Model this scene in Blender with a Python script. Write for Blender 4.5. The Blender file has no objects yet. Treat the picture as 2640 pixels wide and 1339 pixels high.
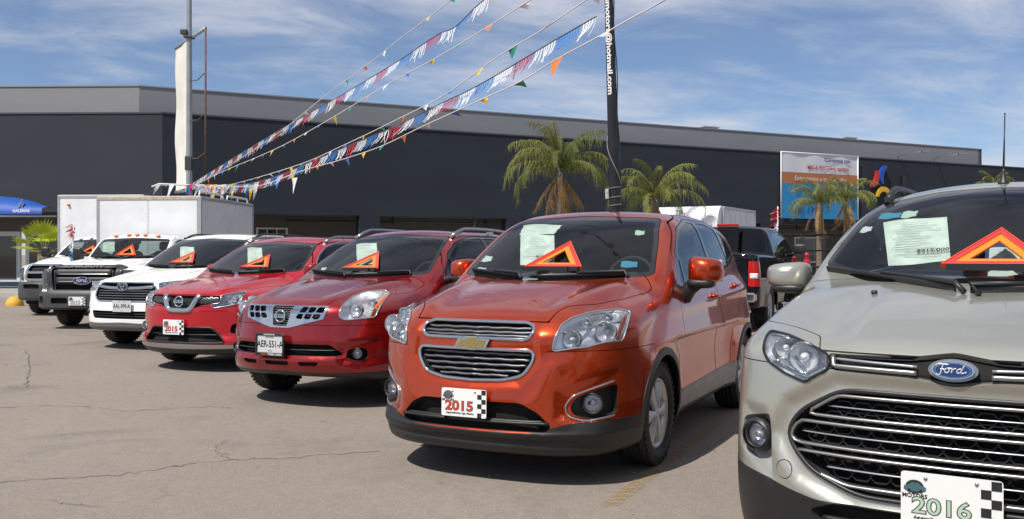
import bpy, bmesh, math, random
import numpy as np
from math import sin, cos, pi, radians, sqrt, atan2
from mathutils import Vector, Matrix
random.seed(7); rng = np.random.default_rng(7)
SC = bpy.context.scene
COL = SC.collection

# ------------------------------------------------------------------ camera, world, sun, exposure
CAM_H = 1.36; FPX = 2400.0; CX = 1320.0; HY = 656.0          # photo is 2640 x 1339
cam_d = bpy.data.cameras.new('camera'); cam = bpy.data.objects.new('camera', cam_d); COL.objects.link(cam)
cam.location = (0, 0, CAM_H); cam.rotation_euler = (radians(90), 0, 0)
cam_d.sensor_width = 36; cam_d.lens = 36 * FPX / 2640; cam_d.shift_y = -(669.5 - HY) / 2640
cam_d.clip_start = 0.05; cam_d.clip_end = 4000
SC.camera = cam
SUN_EL = radians(56); SUN_AZ = radians(222)
world = bpy.data.worlds.new('World'); SC.world = world; world.use_nodes = True
def build_world():
    nt = world.node_tree; nt.nodes.clear(); N = nt.nodes.new; L = nt.links.new
    out = N('ShaderNodeOutputWorld'); bg = N('ShaderNodeBackground')
    sky = N('ShaderNodeTexSky'); sky.sky_type = 'NISHITA'; sky.sun_disc = False
    sky.sun_elevation = SUN_EL; sky.sun_rotation = SUN_AZ; sky.altitude = 1800; sky.air_density = 1.0; sky.dust_density = 0.6; sky.ozone_density = 1.6
    tc = N('ShaderNodeTexCoord'); sep = N('ShaderNodeSeparateXYZ'); L(tc.outputs['Generated'], sep.inputs[0])
    def math_(op, a, b=None, c=None, clamp=False):
        m = N('ShaderNodeMath'); m.operation = op; m.use_clamp = clamp
        for i, v in enumerate((a, b, c)):
            if v is None: continue
            if isinstance(v, (int, float)): m.inputs[i].default_value = v
            else: L(v, m.inputs[i])
        return m.outputs[0]
    zz = math_('ADD', math_('MAXIMUM', sep.outputs['Z'], 0.0), 0.16)
    u = math_('DIVIDE', sep.outputs['X'], zz); v = math_('DIVIDE', sep.outputs['Y'], zz)
    def comb(x, y, z=0.0):
        c = N('ShaderNodeCombineXYZ')
        for i, q in enumerate((x, y, z)):
            if isinstance(q, (int, float)): c.inputs[i].default_value = q
            else: L(q, c.inputs[i])
        return c.outputs[0]
    # streaky cirrus: rotated and stretched coordinates
    a = radians(17)
    u2 = math_('ADD', math_('MULTIPLY', u, cos(a)), math_('MULTIPLY', v, sin(a)))
    v2 = math_('SUBTRACT', math_('MULTIPLY', v, cos(a)), math_('MULTIPLY', u, sin(a)))
    def noise(vec, scale, det, rough, dist=0.0):
        n = N('ShaderNodeTexNoise'); n.inputs['Scale'].default_value = scale; n.inputs['Detail'].default_value = det
        n.inputs['Roughness'].default_value = rough; n.inputs['Distortion'].default_value = dist; L(vec, n.inputs['Vector']); return n.outputs['Fac']
    n1 = noise(comb(math_('MULTIPLY', u2, 0.55), math_('MULTIPLY', v2, 0.8), 3.7), 0.9, 7, 0.58, 0.3)
    n2 = noise(comb(math_('MULTIPLY', u2, 0.9), math_('MULTIPLY', v2, 1.5), 9.1), 2.1, 10, 0.60, 0.5)
    s = math_('ADD', math_('MULTIPLY', n1, 0.68), math_('MULTIPLY', n2, 0.42))
    mr = N('ShaderNodeMapRange'); mr.interpolation_type = 'SMOOTHSTEP'; L(s, mr.inputs[0])
    mr.inputs[1].default_value = 0.45; mr.inputs[2].default_value = 0.70; mr.inputs[3].default_value = 0.06; mr.inputs[4].default_value = 0.85
    cc = N('ShaderNodeMix'); cc.data_type = 'RGBA'; L(mr.outputs[0], cc.inputs[0])
    g = N('ShaderNodeMix'); g.data_type = 'RGBA'; g.blend_type = 'MULTIPLY'; g.inputs[0].default_value = 1.0
    L(sky.outputs[0], g.inputs[6]); g.inputs[7].default_value = (0.95, 1.05, 1.18, 1)
    L(g.outputs[2], cc.inputs[6]); cc.inputs[7].default_value = (8.0, 8.2, 8.9, 1)
    L(cc.outputs[2], bg.inputs[0]); bg.inputs[1].default_value = 0.080
    L(bg.outputs[0], out.inputs[0])
build_world()
sun_d = bpy.data.lights.new('sun', 'SUN'); sun_d.energy = 4.9; sun_d.angle = radians(0.53); sun_d.color = (1.0, 0.955, 0.88)
sun = bpy.data.objects.new('sun', sun_d); COL.objects.link(sun)
_sd = Vector((sin(SUN_AZ) * cos(SUN_EL), cos(SUN_AZ) * cos(SUN_EL), sin(SUN_EL)))
sun.rotation_euler = (-_sd).to_track_quat('-Z', 'Y').to_euler(); sun.location = (0, 0, 30)
vs = SC.view_settings
vs.view_transform = 'Standard'; vs.look = 'None'; vs.gamma = 1.0; vs.use_curve_mapping = False; vs.exposure = 0.14

def at(px, py, d):
    """point of the place seen at photo pixel (px, py) at depth d metres"""
    return Vector(((px - CX) * d / FPX, d, CAM_H - (py - HY) * d / FPX))
# ------------------------------------------------------------------ materials
MATS = {}
def _nodes(m):
    m.use_nodes = True; nt = m.node_tree; nt.nodes.clear()
    o = nt.nodes.new('ShaderNodeOutputMaterial'); return nt, o
def setin(node, **kw):
    for k, v in kw.items():
        node.inputs[k.replace('_', ' ')].default_value = v
def ramp(nt, fac, lo, hi, a, b):
    mr = nt.nodes.new('ShaderNodeMapRange'); nt.links.new(fac, mr.inputs[0])
    for i, v in zip((1, 2, 3, 4), (lo, hi, a, b)): mr.inputs[i].default_value = v
    return mr.outputs[0]
def nz(nt, scale, detail=4, rough=0.5, coord='Object', stretch=None, dist=0.0):
    tc = nt.nodes.new('ShaderNodeTexCoord'); src = tc.outputs[coord]
    if stretch:
        mp = nt.nodes.new('ShaderNodeMapping'); nt.links.new(src, mp.inputs[0]); mp.inputs['Scale'].default_value = stretch; src = mp.outputs[0]
    n = nt.nodes.new('ShaderNodeTexNoise'); nt.links.new(src, n.inputs['Vector'])
    n.inputs['Scale'].default_value = scale; n.inputs['Detail'].default_value = detail; n.inputs['Roughness'].default_value = rough; n.inputs['Distortion'].default_value = dist
    return n.outputs['Fac']
def colmix(nt, fac, a, b, blend='MIX'):
    m = nt.nodes.new('ShaderNodeMix'); m.data_type = 'RGBA'; m.blend_type = blend
    if isinstance(fac, (int, float)): m.inputs[0].default_value = fac
    else: nt.links.new(fac, m.inputs[0])
    for i, c in ((6, a), (7, b)):
        if isinstance(c, (tuple, list)): m.inputs[i].default_value = (*c[:3], 1)
        else: nt.links.new(c, m.inputs[i])
    return m.outputs[2]
def bump(nt, h, strength, distance=0.01):
    b = nt.nodes.new('ShaderNodeBump'); b.inputs['Strength'].default_value = strength; b.inputs['Distance'].default_value = distance
    nt.links.new(h, b.inputs['Height']); return b.outputs[0]
def mat(name, col=(0.5, 0.5, 0.5), rough=0.5, metal=0.0, var=0.0, vscale=6, bmp=0.0, bscale=200, coat=0.0, spec=0.5, trans=0.0, emit=None, estr=0.0, rvar=0.0, sss=0.0):
    if name in MATS: return MATS[name]
    m = bpy.data.materials.new(name); nt, o = _nodes(m)
    p = nt.nodes.new('ShaderNodeBsdfPrincipled'); nt.links.new(p.outputs[0], o.inputs[0])
    p.inputs['Base Color'].default_value = (*col, 1); p.inputs['Roughness'].default_value = rough; p.inputs['Metallic'].default_value = metal
    p.inputs['Coat Weight'].default_value = coat; p.inputs['Specular IOR Level'].default_value = spec
    p.inputs['Transmission Weight'].default_value = trans
    if sss: p.inputs['Subsurface Weight'].default_value = sss; p.inputs['Subsurface Scale'].default_value = 0.02
    if var > 0:
        f = nz(nt, vscale, 5, 0.6)
        c = colmix(nt, ramp(nt, f, 0.3, 0.7, 0, 1), tuple(max(0, x * (1 - var)) for x in col), tuple(min(1, x * (1 + var)) for x in col))
        nt.links.new(c, p.inputs['Base Color'])
    if rvar > 0:
        f2 = nz(nt, vscale * 1.7, 4, 0.6); nt.links.new(ramp(nt, f2, 0.3, 0.7, max(0.02, rough - rvar), rough + rvar), p.inputs['Roughness'])
    if bmp > 0:
        nt.links.new(bump(nt, nz(nt, bscale, 3, 0.6), bmp, 0.004), p.inputs['Normal'])
    if emit: p.inputs['Emission Color'].default_value = (*emit, 1); p.inputs['Emission Strength'].default_value = estr
    MATS[name] = m; return m
def paint(name, base, metal=0.5, rough=0.34, flake=0.25, edge=None, dust=0.10):
    """metallic car paint: flake layer under a clear coat, faint dust"""
    if name in MATS: return MATS[name]
    m = bpy.data.materials.new(name); nt, o = _nodes(m)
    p = nt.nodes.new('ShaderNodeBsdfPrincipled'); nt.links.new(p.outputs[0], o.inputs[0])
    p.inputs['Metallic'].default_value = metal; p.inputs['Roughness'].default_value = rough
    p.inputs['Specular IOR Level'].default_value = 0.5 if metal > .05 else 0.0; p.inputs['Coat Weight'].default_value = 1.0; p.inputs['Coat Roughness'].default_value = 0.025; p.inputs['Coat IOR'].default_value = 1.5
    c = None
    if flake > 0:
        f = nz(nt, 900, 1, 0.5)
        c = colmix(nt, ramp(nt, f, 0.35, 0.65, 0, 1), tuple(x * (1 - flake) for x in base), tuple(min(1, x * (1 + flake)) for x in base))
    d = nz(nt, 3.0, 6, 0.65); d2 = ramp(nt, d, 0.42, 0.75, 0.0, dust)
    c = colmix(nt, d2, c if c is not None else base, (0.42, 0.38, 0.33)); nt.links.new(c, p.inputs['Base Color'])
    d3 = nz(nt, 14.0, 6, 0.7); nt.links.new(ramp(nt, d3, 0.4, 0.8, 0.004, 0.04), p.inputs['Coat Roughness'])
    MATS[name] = m; return m
def glass(name, tint=(0.6, 0.7, 0.68), rough=0.0, film=0.0, dusty=0.03):
    """thin glass sheet: tinted see-through with mirror reflection by Fresnel, a little dust"""
    if name in MATS: return MATS[name]
    m = bpy.data.materials.new(name); nt, o = _nodes(m); N = nt.nodes.new; L = nt.links.new
    tr = N('ShaderNodeBsdfTransparent'); tr.inputs[0].default_value = (*tint, 1)
    gl = N('ShaderNodeBsdfGlossy'); gl.inputs['Roughness'].default_value = rough; gl.inputs['Color'].default_value = (0.95, 0.97, 1, 1)
    fr = N('ShaderNodeFresnel'); fr.inputs[0].default_value = 1.45
    mx = N('ShaderNodeMixShader'); L(fr.outputs[0], mx.inputs[0]); L(tr.outputs[0], mx.inputs[1]); L(gl.outputs[0], mx.inputs[2])
    df = N('ShaderNodeBsdfDiffuse'); df.inputs[0].default_value = (0.45, 0.43, 0.40, 1)
    f = ramp(nt, nz(nt, 9, 6, 0.7), 0.35, 0.8, dusty * 0.3, dusty * 1.6)
    m2 = N('ShaderNodeMixShader'); L(f, m2.inputs[0]); L(mx.outputs[0], m2.inputs[1]); L(df.outputs[0], m2.inputs[2]); L(m2.outputs[0], o.inputs[0])
    MATS[name] = m; return m

CHROME = mat('chrome', (0.62, 0.65, 0.68), 0.07, 1.0, rvar=0.03)
SATIN = mat('satin_metal', (0.42, 0.43, 0.44), 0.28, 1.0)
BLACKP = mat('black_plastic', (0.018, 0.018, 0.019), 0.42, bmp=0.15, bscale=500, var=0.25, vscale=3)
CLAD = mat('dark_cladding', (0.016, 0.016, 0.017), 0.42, bmp=0.2, bscale=600, var=0.25, vscale=4)
GLOSSB = mat('gloss_black', (0.008, 0.008, 0.009), 0.06, coat=0.5)
VOID = mat('matte_black', (0.006, 0.006, 0.006), 0.9)
RUBBER = mat('tyre_rubber', (0.022, 0.021, 0.020), 0.68, bmp=0.3, bscale=120, var=0.35, vscale=7)
INTR = mat('interior_dark', (0.011, 0.018, 0.024), 0.8, var=0.2)
INTB = mat('interior_beige', (0.30, 0.28, 0.24), 0.8, var=0.15)
INTG = mat('interior_grey', (0.10, 0.105, 0.11), 0.85, var=0.15)
WSG = glass('windscreen_glass', (0.76, 0.83, 0.82), dusty=0.004)
SIDEG = glass('side_glass', (0.16, 0.19, 0.19), dusty=0.004)
DARKG = glass('privacy_glass', (0.05, 0.06, 0.07), dusty=0.004)
LENS = glass('lamp_lens', (0.97, 0.98, 0.99), dusty=0.015)
AMBER = mat('amber_reflector', (0.75, 0.16, 0.01), 0.18, coat=0.8)
REDL = mat('red_lamp', (0.45, 0.008, 0.008), 0.12, coat=1.0)
WHITEP = mat('white_plastic', (0.72, 0.73, 0.74), 0.35)
INKB = mat('black_ink', (0.015, 0.015, 0.016), 0.5)
BULB = mat('bulb_glass', (0.7, 0.72, 0.75), 0.1, 0.3)
REFL = mat('reflector_chrome', (0.86, 0.88, 0.92), 0.24, 0.72, bmp=0.5, bscale=38)
LAMPG = mat('lamp_grey', (0.42, 0.43, 0.45), 0.25, 0.6)

# ------------------------------------------------------------------ object helpers
def empty(name, loc=(0, 0, 0), rz=0.0, label=None, cat=None, group=None):
    o = bpy.data.objects.new(name, None); COL.objects.link(o); o.empty_display_size = 0.2
    o.location = loc; o.rotation_euler = (0, 0, rz)
    if label: o['label'] = label
    if cat: o['category'] = cat
    if group: o['group'] = group
    return o
def tag(o, label=None, cat=None, group=None, kind=None):
    for k, v in (('label', label), ('category', cat), ('group', group), ('kind', kind)):
        if v: o[k] = v
    return o
def mesh_obj(name, V, F, m, parent=None, smooth=False, N=None, loc=None, rot=None):
    me = bpy.data.meshes.new(name)
    V = np.asarray(V, dtype=float).reshape(-1, 3)
    if isinstance(F, np.ndarray): F = F.tolist()
    me.from_pydata(V.tolist(), [], F); me.update()
    mats = m if isinstance(m, (list, tuple)) else [m]
    for q in mats: me.materials.append(q)
    if smooth or N is not None:
        me.polygons.foreach_set('use_smooth', [True] * len(me.polygons))
    if N is not None:
        me.normals_split_custom_set_from_vertices(np.asarray(N, dtype=float).tolist())
    o = bpy.data.objects.new(name, me); COL.objects.link(o)
    if parent: o.parent = parent
    if loc is not None: o.location = loc
    if rot is not None: o.rotation_euler = rot
    return o
class MB:
    """mesh builder: collects primitive shapes into one mesh"""
    def __init__(s): s.V = []; s.F = []; s.S = []; s.M = []
    def add(s, V, F, smooth=False, mi=0):
        b = len(s.V); s.V.extend([tuple(v) for v in V]); s.F.extend([tuple(i + b for i in f) for f in F]); s.S.extend([smooth] * len(F)); s.M.extend([mi] * len(F)); return s
    def box(s, c, d, R=None, mi=0, bev=0.0):
        x, y, z = (k / 2 for k in d)
        if bev > 0:
            b = min(bev, x * .9, y * .9, z * .9); V = []; 
            for sx in (-1, 1):
                for sy in (-1, 1):
                    for sz in (-1, 1):
                        V += [(sx * x, sy * (y - b), sz * (z - b)), (sx * (x - b), sy * y, sz * (z - b)), (sx * (x - b), sy * (y - b), sz * z)]
            bm = bmesh.new()
            for v in V: bm.verts.new(v)
            r = bmesh.ops.convex_hull(bm, input=bm.verts[:])
            bmesh.ops.dissolve_limit(bm, angle_limit=0.02, verts=bm.verts[:], edges=bm.edges[:])
            bm.verts.index_update(); V = [v.co.copy() for v in bm.verts]; F = [[v.index for v in f.verts] for f in bm.faces]; bm.free()
        else:
            V = [Vector((i * x, j * y, k * z)) for i in (-1, 1) for j in (-1, 1) for k in (-1, 1)]
            F = [(0, 1, 3, 2), (4, 6, 7, 5), (0, 4, 5, 1), (2, 3, 7, 6), (0, 2, 6, 4), (1, 5, 7, 3)]
        V = [Vector(v) for v in V]
        if R is not None: V = [R @ v for v in V]
        c = Vector(c); return s.add([v + c for v in V], F, False, mi)
    def tube(s, pts, r, n=8, caps=True, mi=0, smooth=True):
        pts = [Vector(p) for p in pts]; rr = r if isinstance(r, (list, tuple)) else [r] * len(pts)
        V = []; F = []; prev = None
        for i, p in enumerate(pts):
            t = (pts[min(i + 1, len(pts) - 1)] - pts[max(i - 1, 0)]).normalized()
            if prev is None:
                u = t.cross(Vector((0, 0, 1)));
                if u.length < 0.05: u = t.cross(Vector((1, 0, 0)))
            else: u = prev - t * prev.dot(t)
            u.normalize(); prev = u; w = t.cross(u)
            for k in range(n):
                a = 2 * pi * k / n; V.append(p + (u * cos(a) + w * sin(a)) * rr[i])
        for i in range(len(pts) - 1):
            for k in range(n):
                k2 = (k + 1) % n; F.append((i * n + k, i * n + k2, (i + 1) * n + k2, (i + 1) * n + k))
        if caps: F.append(tuple(range(n - 1, -1, -1))); F.append(tuple((len(pts) - 1) * n + k for k in range(n)))
        return s.add(V, F, smooth, mi)
    def lathe(s, prof, n=24, axis='x', c=(0, 0, 0), mi=0, smooth=True, close=False):
        V = []; F = []; m = len(prof); c = Vector(c)
        for k in range(n):
            a = 2 * pi * k / n
            for (h, r) in prof:
                if axis == 'x': v = Vector((h, r * cos(a), r * sin(a)))
                elif axis == 'y': v = Vector((r * cos(a), h, r * sin(a)))
                else: v = Vector((r * cos(a), r * sin(a), h))
                V.append(v + c)
        for k in range(n):
            k2 = (k + 1) % n
            for i in range(m - 1 + (1 if close else 0)):
                j = (i + 1) % m; F.append((k * m + i, k * m + j, k2 * m + j, k2 * m + i))
        return s.add(V, F, smooth, mi)
    def prism(s, poly, d0, d1, plane='xz', mi=0, f=None):
        """polygon extruded between d0 and d1 along the missing axis"""
        n = len(poly); V = []
        for d in (d0, d1):
            for (a, b) in poly:
                V.append({'xz': (a, d, b), 'yz': (d, a, b), 'xy': (a, b, d)}[plane])
        if f: V = [f(Vector(v)) for v in V]
        F = [tuple(range(n)), tuple(range(2 * n - 1, n - 1, -1))] + [(i, n + i, n + (i + 1) % n, (i + 1) % n) for i in range(n)]
        return s.add(V, F, False, mi)
    def grid(s, P, mi=0, smooth=True):
        a, b = len(P), len(P[0]); V = [p for r in P for p in r]
        F = [(i * b + j, i * b + j + 1, (i + 1) * b + j + 1, (i + 1) * b + j) for i in range(a - 1) for j in range(b - 1)]
        return s.add(V, F, smooth, mi)
    def build(s, name, m, parent=None, loc=None, rot=None):
        me = bpy.data.meshes.new(name); me.from_pydata([tuple(v) for v in s.V], [], s.F); me.update()
        for q in (m if isinstance(m, (list, tuple)) else [m]): me.materials.append(q)
        me.polygons.foreach_set('use_smooth', s.S); me.polygons.foreach_set('material_index', s.M)
        bm = bmesh.new(); bm.from_mesh(me); bmesh.ops.recalc_face_normals(bm, faces=bm.faces[:]); bm.to_mesh(me); bm.free()
        if any(s.S) and not all(s.S): pass
        o = bpy.data.objects.new(name, me); COL.objects.link(o)
        if parent: o.parent = parent
        if loc is not None: o.location = loc
        if rot is not None: o.rotation_euler = rot
        return o
def sbox(c, d, e=4.0, n=14, R=None):
    """superellipsoid box (soft cushion shape): vertices and faces"""
    V = []; F = []; m = n
    for i in range(m + 1):
        t = -pi / 2 + pi * i / m
        for k in range(2 * m):
            a = 2 * pi * k / (2 * m)
            q = lambda w: math.copysign(abs(w) ** (2 / e), w)
            v = Vector((q(cos(t)) * q(cos(a)) * d[0] / 2, q(cos(t)) * q(sin(a)) * d[1] / 2, q(sin(t)) * d[2] / 2))
            if R is not None: v = R @ v
            V.append(v + Vector(c))
    for i in range(m):
        for k in range(2 * m):
            k2 = (k + 1) % (2 * m); F.append((i * 2 * m + k, i * 2 * m + k2, (i + 1) * 2 * m + k2, (i + 1) * 2 * m + k))
    return V, F
def text_mesh(s, size=0.1, ext=0.002, bold=0.0, align='CENTER', sx=1.0):
    cu = bpy.data.curves.new('text', 'FONT'); cu.body = s; cu.size = size; cu.extrude = ext; cu.offset = bold; cu.align_x = align; cu.align_y = 'CENTER'; cu.resolution_u = 3
    o = bpy.data.objects.new('text', cu); COL.objects.link(o)
    dg = bpy.context.evaluated_depsgraph_get(); dg.update(); me = bpy.data.meshes.new_from_object(o.evaluated_get(dg))
    COL.objects.unlink(o); bpy.data.objects.remove(o)
    V = np.array([v.co[:] for v in me.vertices]).reshape(-1, 3); V[:, 0] *= sx; F = [tuple(p.vertices) for p in me.polygons]; bpy.data.meshes.remove(me)
    return V, F
def letters(name, s, M4, size, m, parent=None, ext=0.001, bold=0.0, align='CENTER', sx=1.0):
    """lettering in the local x/z plane of matrix M4 (x right, y up in the text becomes local x, z)"""
    V, F = text_mesh(s, size, ext, bold, align, sx)
    P = [M4 @ Vector((v[0], -v[2], v[1])) for v in V]
    return mesh_obj(name, [tuple(p) for p in P], F, m, parent)

# ------------------------------------------------------------------ numeric shape tools (implicit car bodies)
def pch(pts):
    xs = np.array([p[0] for p in pts], float); ys = np.array([p[1] for p in pts], float)
    h = np.diff(xs); d = np.diff(ys) / h; m = np.zeros_like(ys)
    for i in range(1, len(xs) - 1):
        if d[i - 1] * d[i] > 0:
            w1 = 2 * h[i] + h[i - 1]; w2 = h[i] + 2 * h[i - 1]; m[i] = (w1 + w2) / (w1 / d[i - 1] + w2 / d[i])
    m[0] = d[0]; m[-1] = d[-1]
    def f(x):
        x = np.asarray(x, float); i = np.clip(np.searchsorted(xs, x, 'right') - 1, 0, len(xs) - 2)
        xc = np.clip(x, xs[0], xs[-1]); t = (xc - xs[i]) / h[i]; t2 = t * t; t3 = t2 * t
        return (2 * t3 - 3 * t2 + 1) * ys[i] + (t3 - 2 * t2 + t) * h[i] * m[i] + (-2 * t3 + 3 * t2) * ys[i + 1] + (t3 - t2) * h[i] * m[i + 1]
    return f
def sst(e0, e1, x):
    t = np.clip((x - e0) / (e1 - e0), 0, 1); return t * t * (3 - 2 * t)
def smax(a, b, k):
    h = np.maximum(k - np.abs(a - b), 0) / k; return np.maximum(a, b) + h * h * k * 0.25
def smin(a, b, k): return -smax(-a, -b, k)
def gs(x, c, w): return np.exp(-((x - c) / w) ** 2)
def rnd(poly, r=0.02, n=4):
    """round the corners of a polygon with fillets of radius about r"""
    out = []; m = len(poly)
    for i in range(m):
        p0, p1, p2 = (np.array(poly[(i + k) % m], float)[:2] for k in (-1, 0, 1)); rr = poly[i][2] if len(poly[i]) > 2 else r
        a = p0 - p1; b = p2 - p1; la = np.linalg.norm(a); lb = np.linalg.norm(b); t = min(rr, la * 0.45, lb * 0.45)
        if t < 1e-4: out.append(tuple(p1)); continue
        A = p1 + a / la * t; B = p1 + b / lb * t
        for k in range(n + 1):
            s = k / n; out.append(tuple((1 - s) ** 2 * A + 2 * s * (1 - s) * p1 + s * s * B))
    return out
def mir(poly): return [(-p[0], *p[1:]) for p in poly][::-1]
def psdf(u, v, poly):
    """signed distance to a polygon (negative inside), broadcasting"""
    P = np.array([p[:2] for p in poly], float); n = len(P); u, v = np.broadcast_arrays(np.asarray(u, float), np.asarray(v, float))
    d = np.full(u.shape, 1e9); ins = np.zeros(u.shape, bool)
    for i in range(n):
        a = P[i]; b = P[(i + 1) % n]; e = b - a; wx = u - a[0]; wy = v - a[1]
        t = np.clip((wx * e[0] + wy * e[1]) / max(e @ e, 1e-12), 0, 1)
        d = np.minimum(d, (wx - e[0] * t) ** 2 + (wy - e[1] * t) ** 2)
        if a[1] != b[1]:
            c = ((a[1] > v) != (b[1] > v)) & (u < (b[0] - a[0]) * (v - a[1]) / (b[1] - a[1]) + a[0]); ins ^= c
    d = np.sqrt(d); return np.where(ins, -d, d)
def surface_nets(F, lo, hi, h):
    ax = [np.arange(lo[k], hi[k] + h, h) for k in range(3)]
    X, Y, Z = ax[0][:, None, None], ax[1][None, :, None], ax[2][None, None, :]
    f = np.broadcast_to(F(X, Y, Z), (len(ax[0]), len(ax[1]), len(ax[2]))); s = f < 0
    c = s[:-1, :-1, :-1].astype(np.int8); cnt = c.copy() * 0
    for i in (0, 1):
        for j in (0, 1):
            for k in (0, 1):
                cnt = cnt + s[i:s.shape[0] - 1 + i, j:s.shape[1] - 1 + j, k:s.shape[2] - 1 + k]
    act = (cnt > 0) & (cnt < 8); I = np.argwhere(act); idx = np.full(act.shape, -1, np.int64); idx[act] = np.arange(len(I))
    acc = np.zeros((len(I), 3)); n = np.zeros(len(I))
    crn = [(0, 0, 0), (1, 0, 0), (0, 1, 0), (1, 1, 0), (0, 0, 1), (1, 0, 1), (0, 1, 1), (1, 1, 1)]
    fv = [f[I[:, 0] + a, I[:, 1] + b, I[:, 2] + cc] for a, b, cc in crn]
    for a in range(8):
        for b in range(a + 1, 8):
            if bin(a ^ b).count('1') != 1: continue
            m = (fv[a] < 0) != (fv[b] < 0); t = np.where(m, fv[a] / np.where(m, fv[a] - fv[b], 1), 0)[:, None]
            pa = np.array(crn[a]); pb = np.array(crn[b]); acc += np.where(m[:, None], pa + t * (pb - pa), 0); n += m
    V = (I + acc / n[:, None]) * h + np.array(lo)
    Q = []
    for d in range(3):
        e1, e2 = [(1, 2), (2, 0), (0, 1)][d]
        sl0 = [slice(1, -1)] * 3; sl0[d] = slice(0, -1); sl1 = list(sl0); sl1[d] = slice(1, None)
        a = s[tuple(sl0)]; b = s[tuple(sl1)]; W = np.argwhere(a != b)
        if not len(W): continue
        fl = a[tuple(W.T)]; base = W.copy(); base[:, e1] += 1; base[:, e2] += 1   # vertex index of the edge start in full grid
        def cell(o1, o2):
            q = base.copy(); q[:, e1] -= o1; q[:, e2] -= o2; return idx[q[:, 0], q[:, 1], q[:, 2]]
        q = np.stack([cell(1, 1), cell(0, 1), cell(0, 0), cell(1, 0)], 1)
        q = np.where(fl[:, None], q, q[:, ::-1]); Q.append(q)
    Q = np.concatenate(Q); T = np.concatenate([Q[:, [0, 1, 2]], Q[:, [0, 2, 3]]])
    return V, T
class Surf:
    """triangle surface on the zero set of F with exact normals; can be cut by scalar functions"""
    def __init__(s, V, T, F): s.V = V; s.T = T; s.F = F
    def compact(s):
        u, inv = np.unique(s.T.ravel(), return_inverse=True); return Surf(s.V[u], inv.reshape(-1, 3), s.F)
    def grad(s, V=None):
        V = s.V if V is None else V; e = 0.004; x, y, z = V.T
        g = np.stack([s.F(x + e, y, z) - s.F(x - e, y, z), s.F(x, y + e, z) - s.F(x, y - e, z), s.F(x, y, z + e) - s.F(x, y, z - e)], 1) / (2 * e)
        return g
    def project(s, it=4):
        for _ in range(it):
            g = s.grad(); f = s.F(*s.V.T); d = (f / np.maximum((g * g).sum(1), 0.05))[:, None] * g
            s.V = s.V - np.clip(d, -0.012, 0.012)
        return s
    def normals(s):
        g = s.grad(); return g / np.maximum(np.linalg.norm(g, axis=1), 1e-9)[:, None]
    def cut(s, g):
        """g: values per vertex -> (part where g<0, part where g>0)"""
        g = np.where(np.abs(g) < 1e-7, 1e-7, g); T = s.T; sg = g[T] < 0; c = sg.sum(1)
        inn = [T[c == 3]]; out = [T[c == 0]]; V = [s.V]; nv = len(s.V)
        M = T[(c == 1) | (c == 2)]
        if len(M):
            sm = g[M] < 0; one = sm.sum(1) == 1; lone = np.where(one, sm.argmax(1), (~sm).argmax(1)); r = np.arange(len(M))
            a, b, cc = M[r, lone], M[r, (lone + 1) % 3], M[r, (lone + 2) % 3]
            def ev(p, q):
                lo = np.minimum(p, q); hi = np.maximum(p, q); return lo * nv + hi
            k1 = ev(a, b); k2 = ev(a, cc); u, inv = np.unique(np.concatenate([k1, k2]), return_inverse=True)
            lo, hi = u // nv, u % nv; t = (g[lo] / (g[lo] - g[hi]))[:, None]; V.append(s.V[lo] * (1 - t) + s.V[hi] * t)
            e1 = inv[:len(M)] + nv; e2 = inv[len(M):] + nv
            tip = np.stack([a, e1, e2], 1); q1 = np.stack([e1, b, cc], 1); q2 = np.stack([e1, cc, e2], 1)
            inn += [tip[one], q1[~one], q2[~one]]; out += [tip[~one], q1[one], q2[one]]
        V = np.concatenate(V)
        A = Surf(V, np.concatenate(inn), s.F); B = Surf(V, np.concatenate(out), s.F)
        return A.compact(), B.compact()
    def border(s):
        """boundary loops as lists of vertex indices"""
        T = s.T; E = np.concatenate([T[:, [0, 1]], T[:, [1, 2]], T[:, [2, 0]]]); n = len(s.V)
        key = E[:, 0] * n + E[:, 1]; rk = E[:, 1] * n + E[:, 0]; B = E[~np.isin(key, rk)]
        return B
    def build(s, name, m, parent, off=0.0, edge=0.0, N=None):
        if len(s.T) == 0: return None
        Nn = s.normals(); V = s.V + Nn * off; T = s.T
        if edge > 0:
            B = s.border(); n = len(V); V2 = V - Nn * edge; used = np.unique(B); mp = np.full(n, -1); mp[used] = n + 2 * len(used) * 0 + np.arange(len(used))
            # separate rim vertices so that the fold keeps its own normal
            rim0 = V[used]; rim1 = V2[used]; m0 = np.full(n, -1); m0[used] = n + np.arange(len(used)); m1 = m0 + len(used)
            # outward in-surface direction for the rim normal
            t = V[B[:, 1]] - V[B[:, 0]]; o = np.cross(t, Nn[B[:, 0]]); on = np.zeros((n, 3)); np.add.at(on, B[:, 0], o); np.add.at(on, B[:, 1], o)
            on = on[used]; on /= np.maximum(np.linalg.norm(on, axis=1), 1e-9)[:, None]
            Q = np.concatenate([np.stack([m0[B[:, 0]], m1[B[:, 0]], m1[B[:, 1]]], 1), np.stack([m0[B[:, 0]], m1[B[:, 1]], m0[B[:, 1]]], 1)])
            V = np.concatenate([V, rim0, rim1]); Nn = np.concatenate([Nn, on, on]); T = np.concatenate([T, Q])
        return mesh_obj(name, V, T, m, parent, True, Nn)
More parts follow.
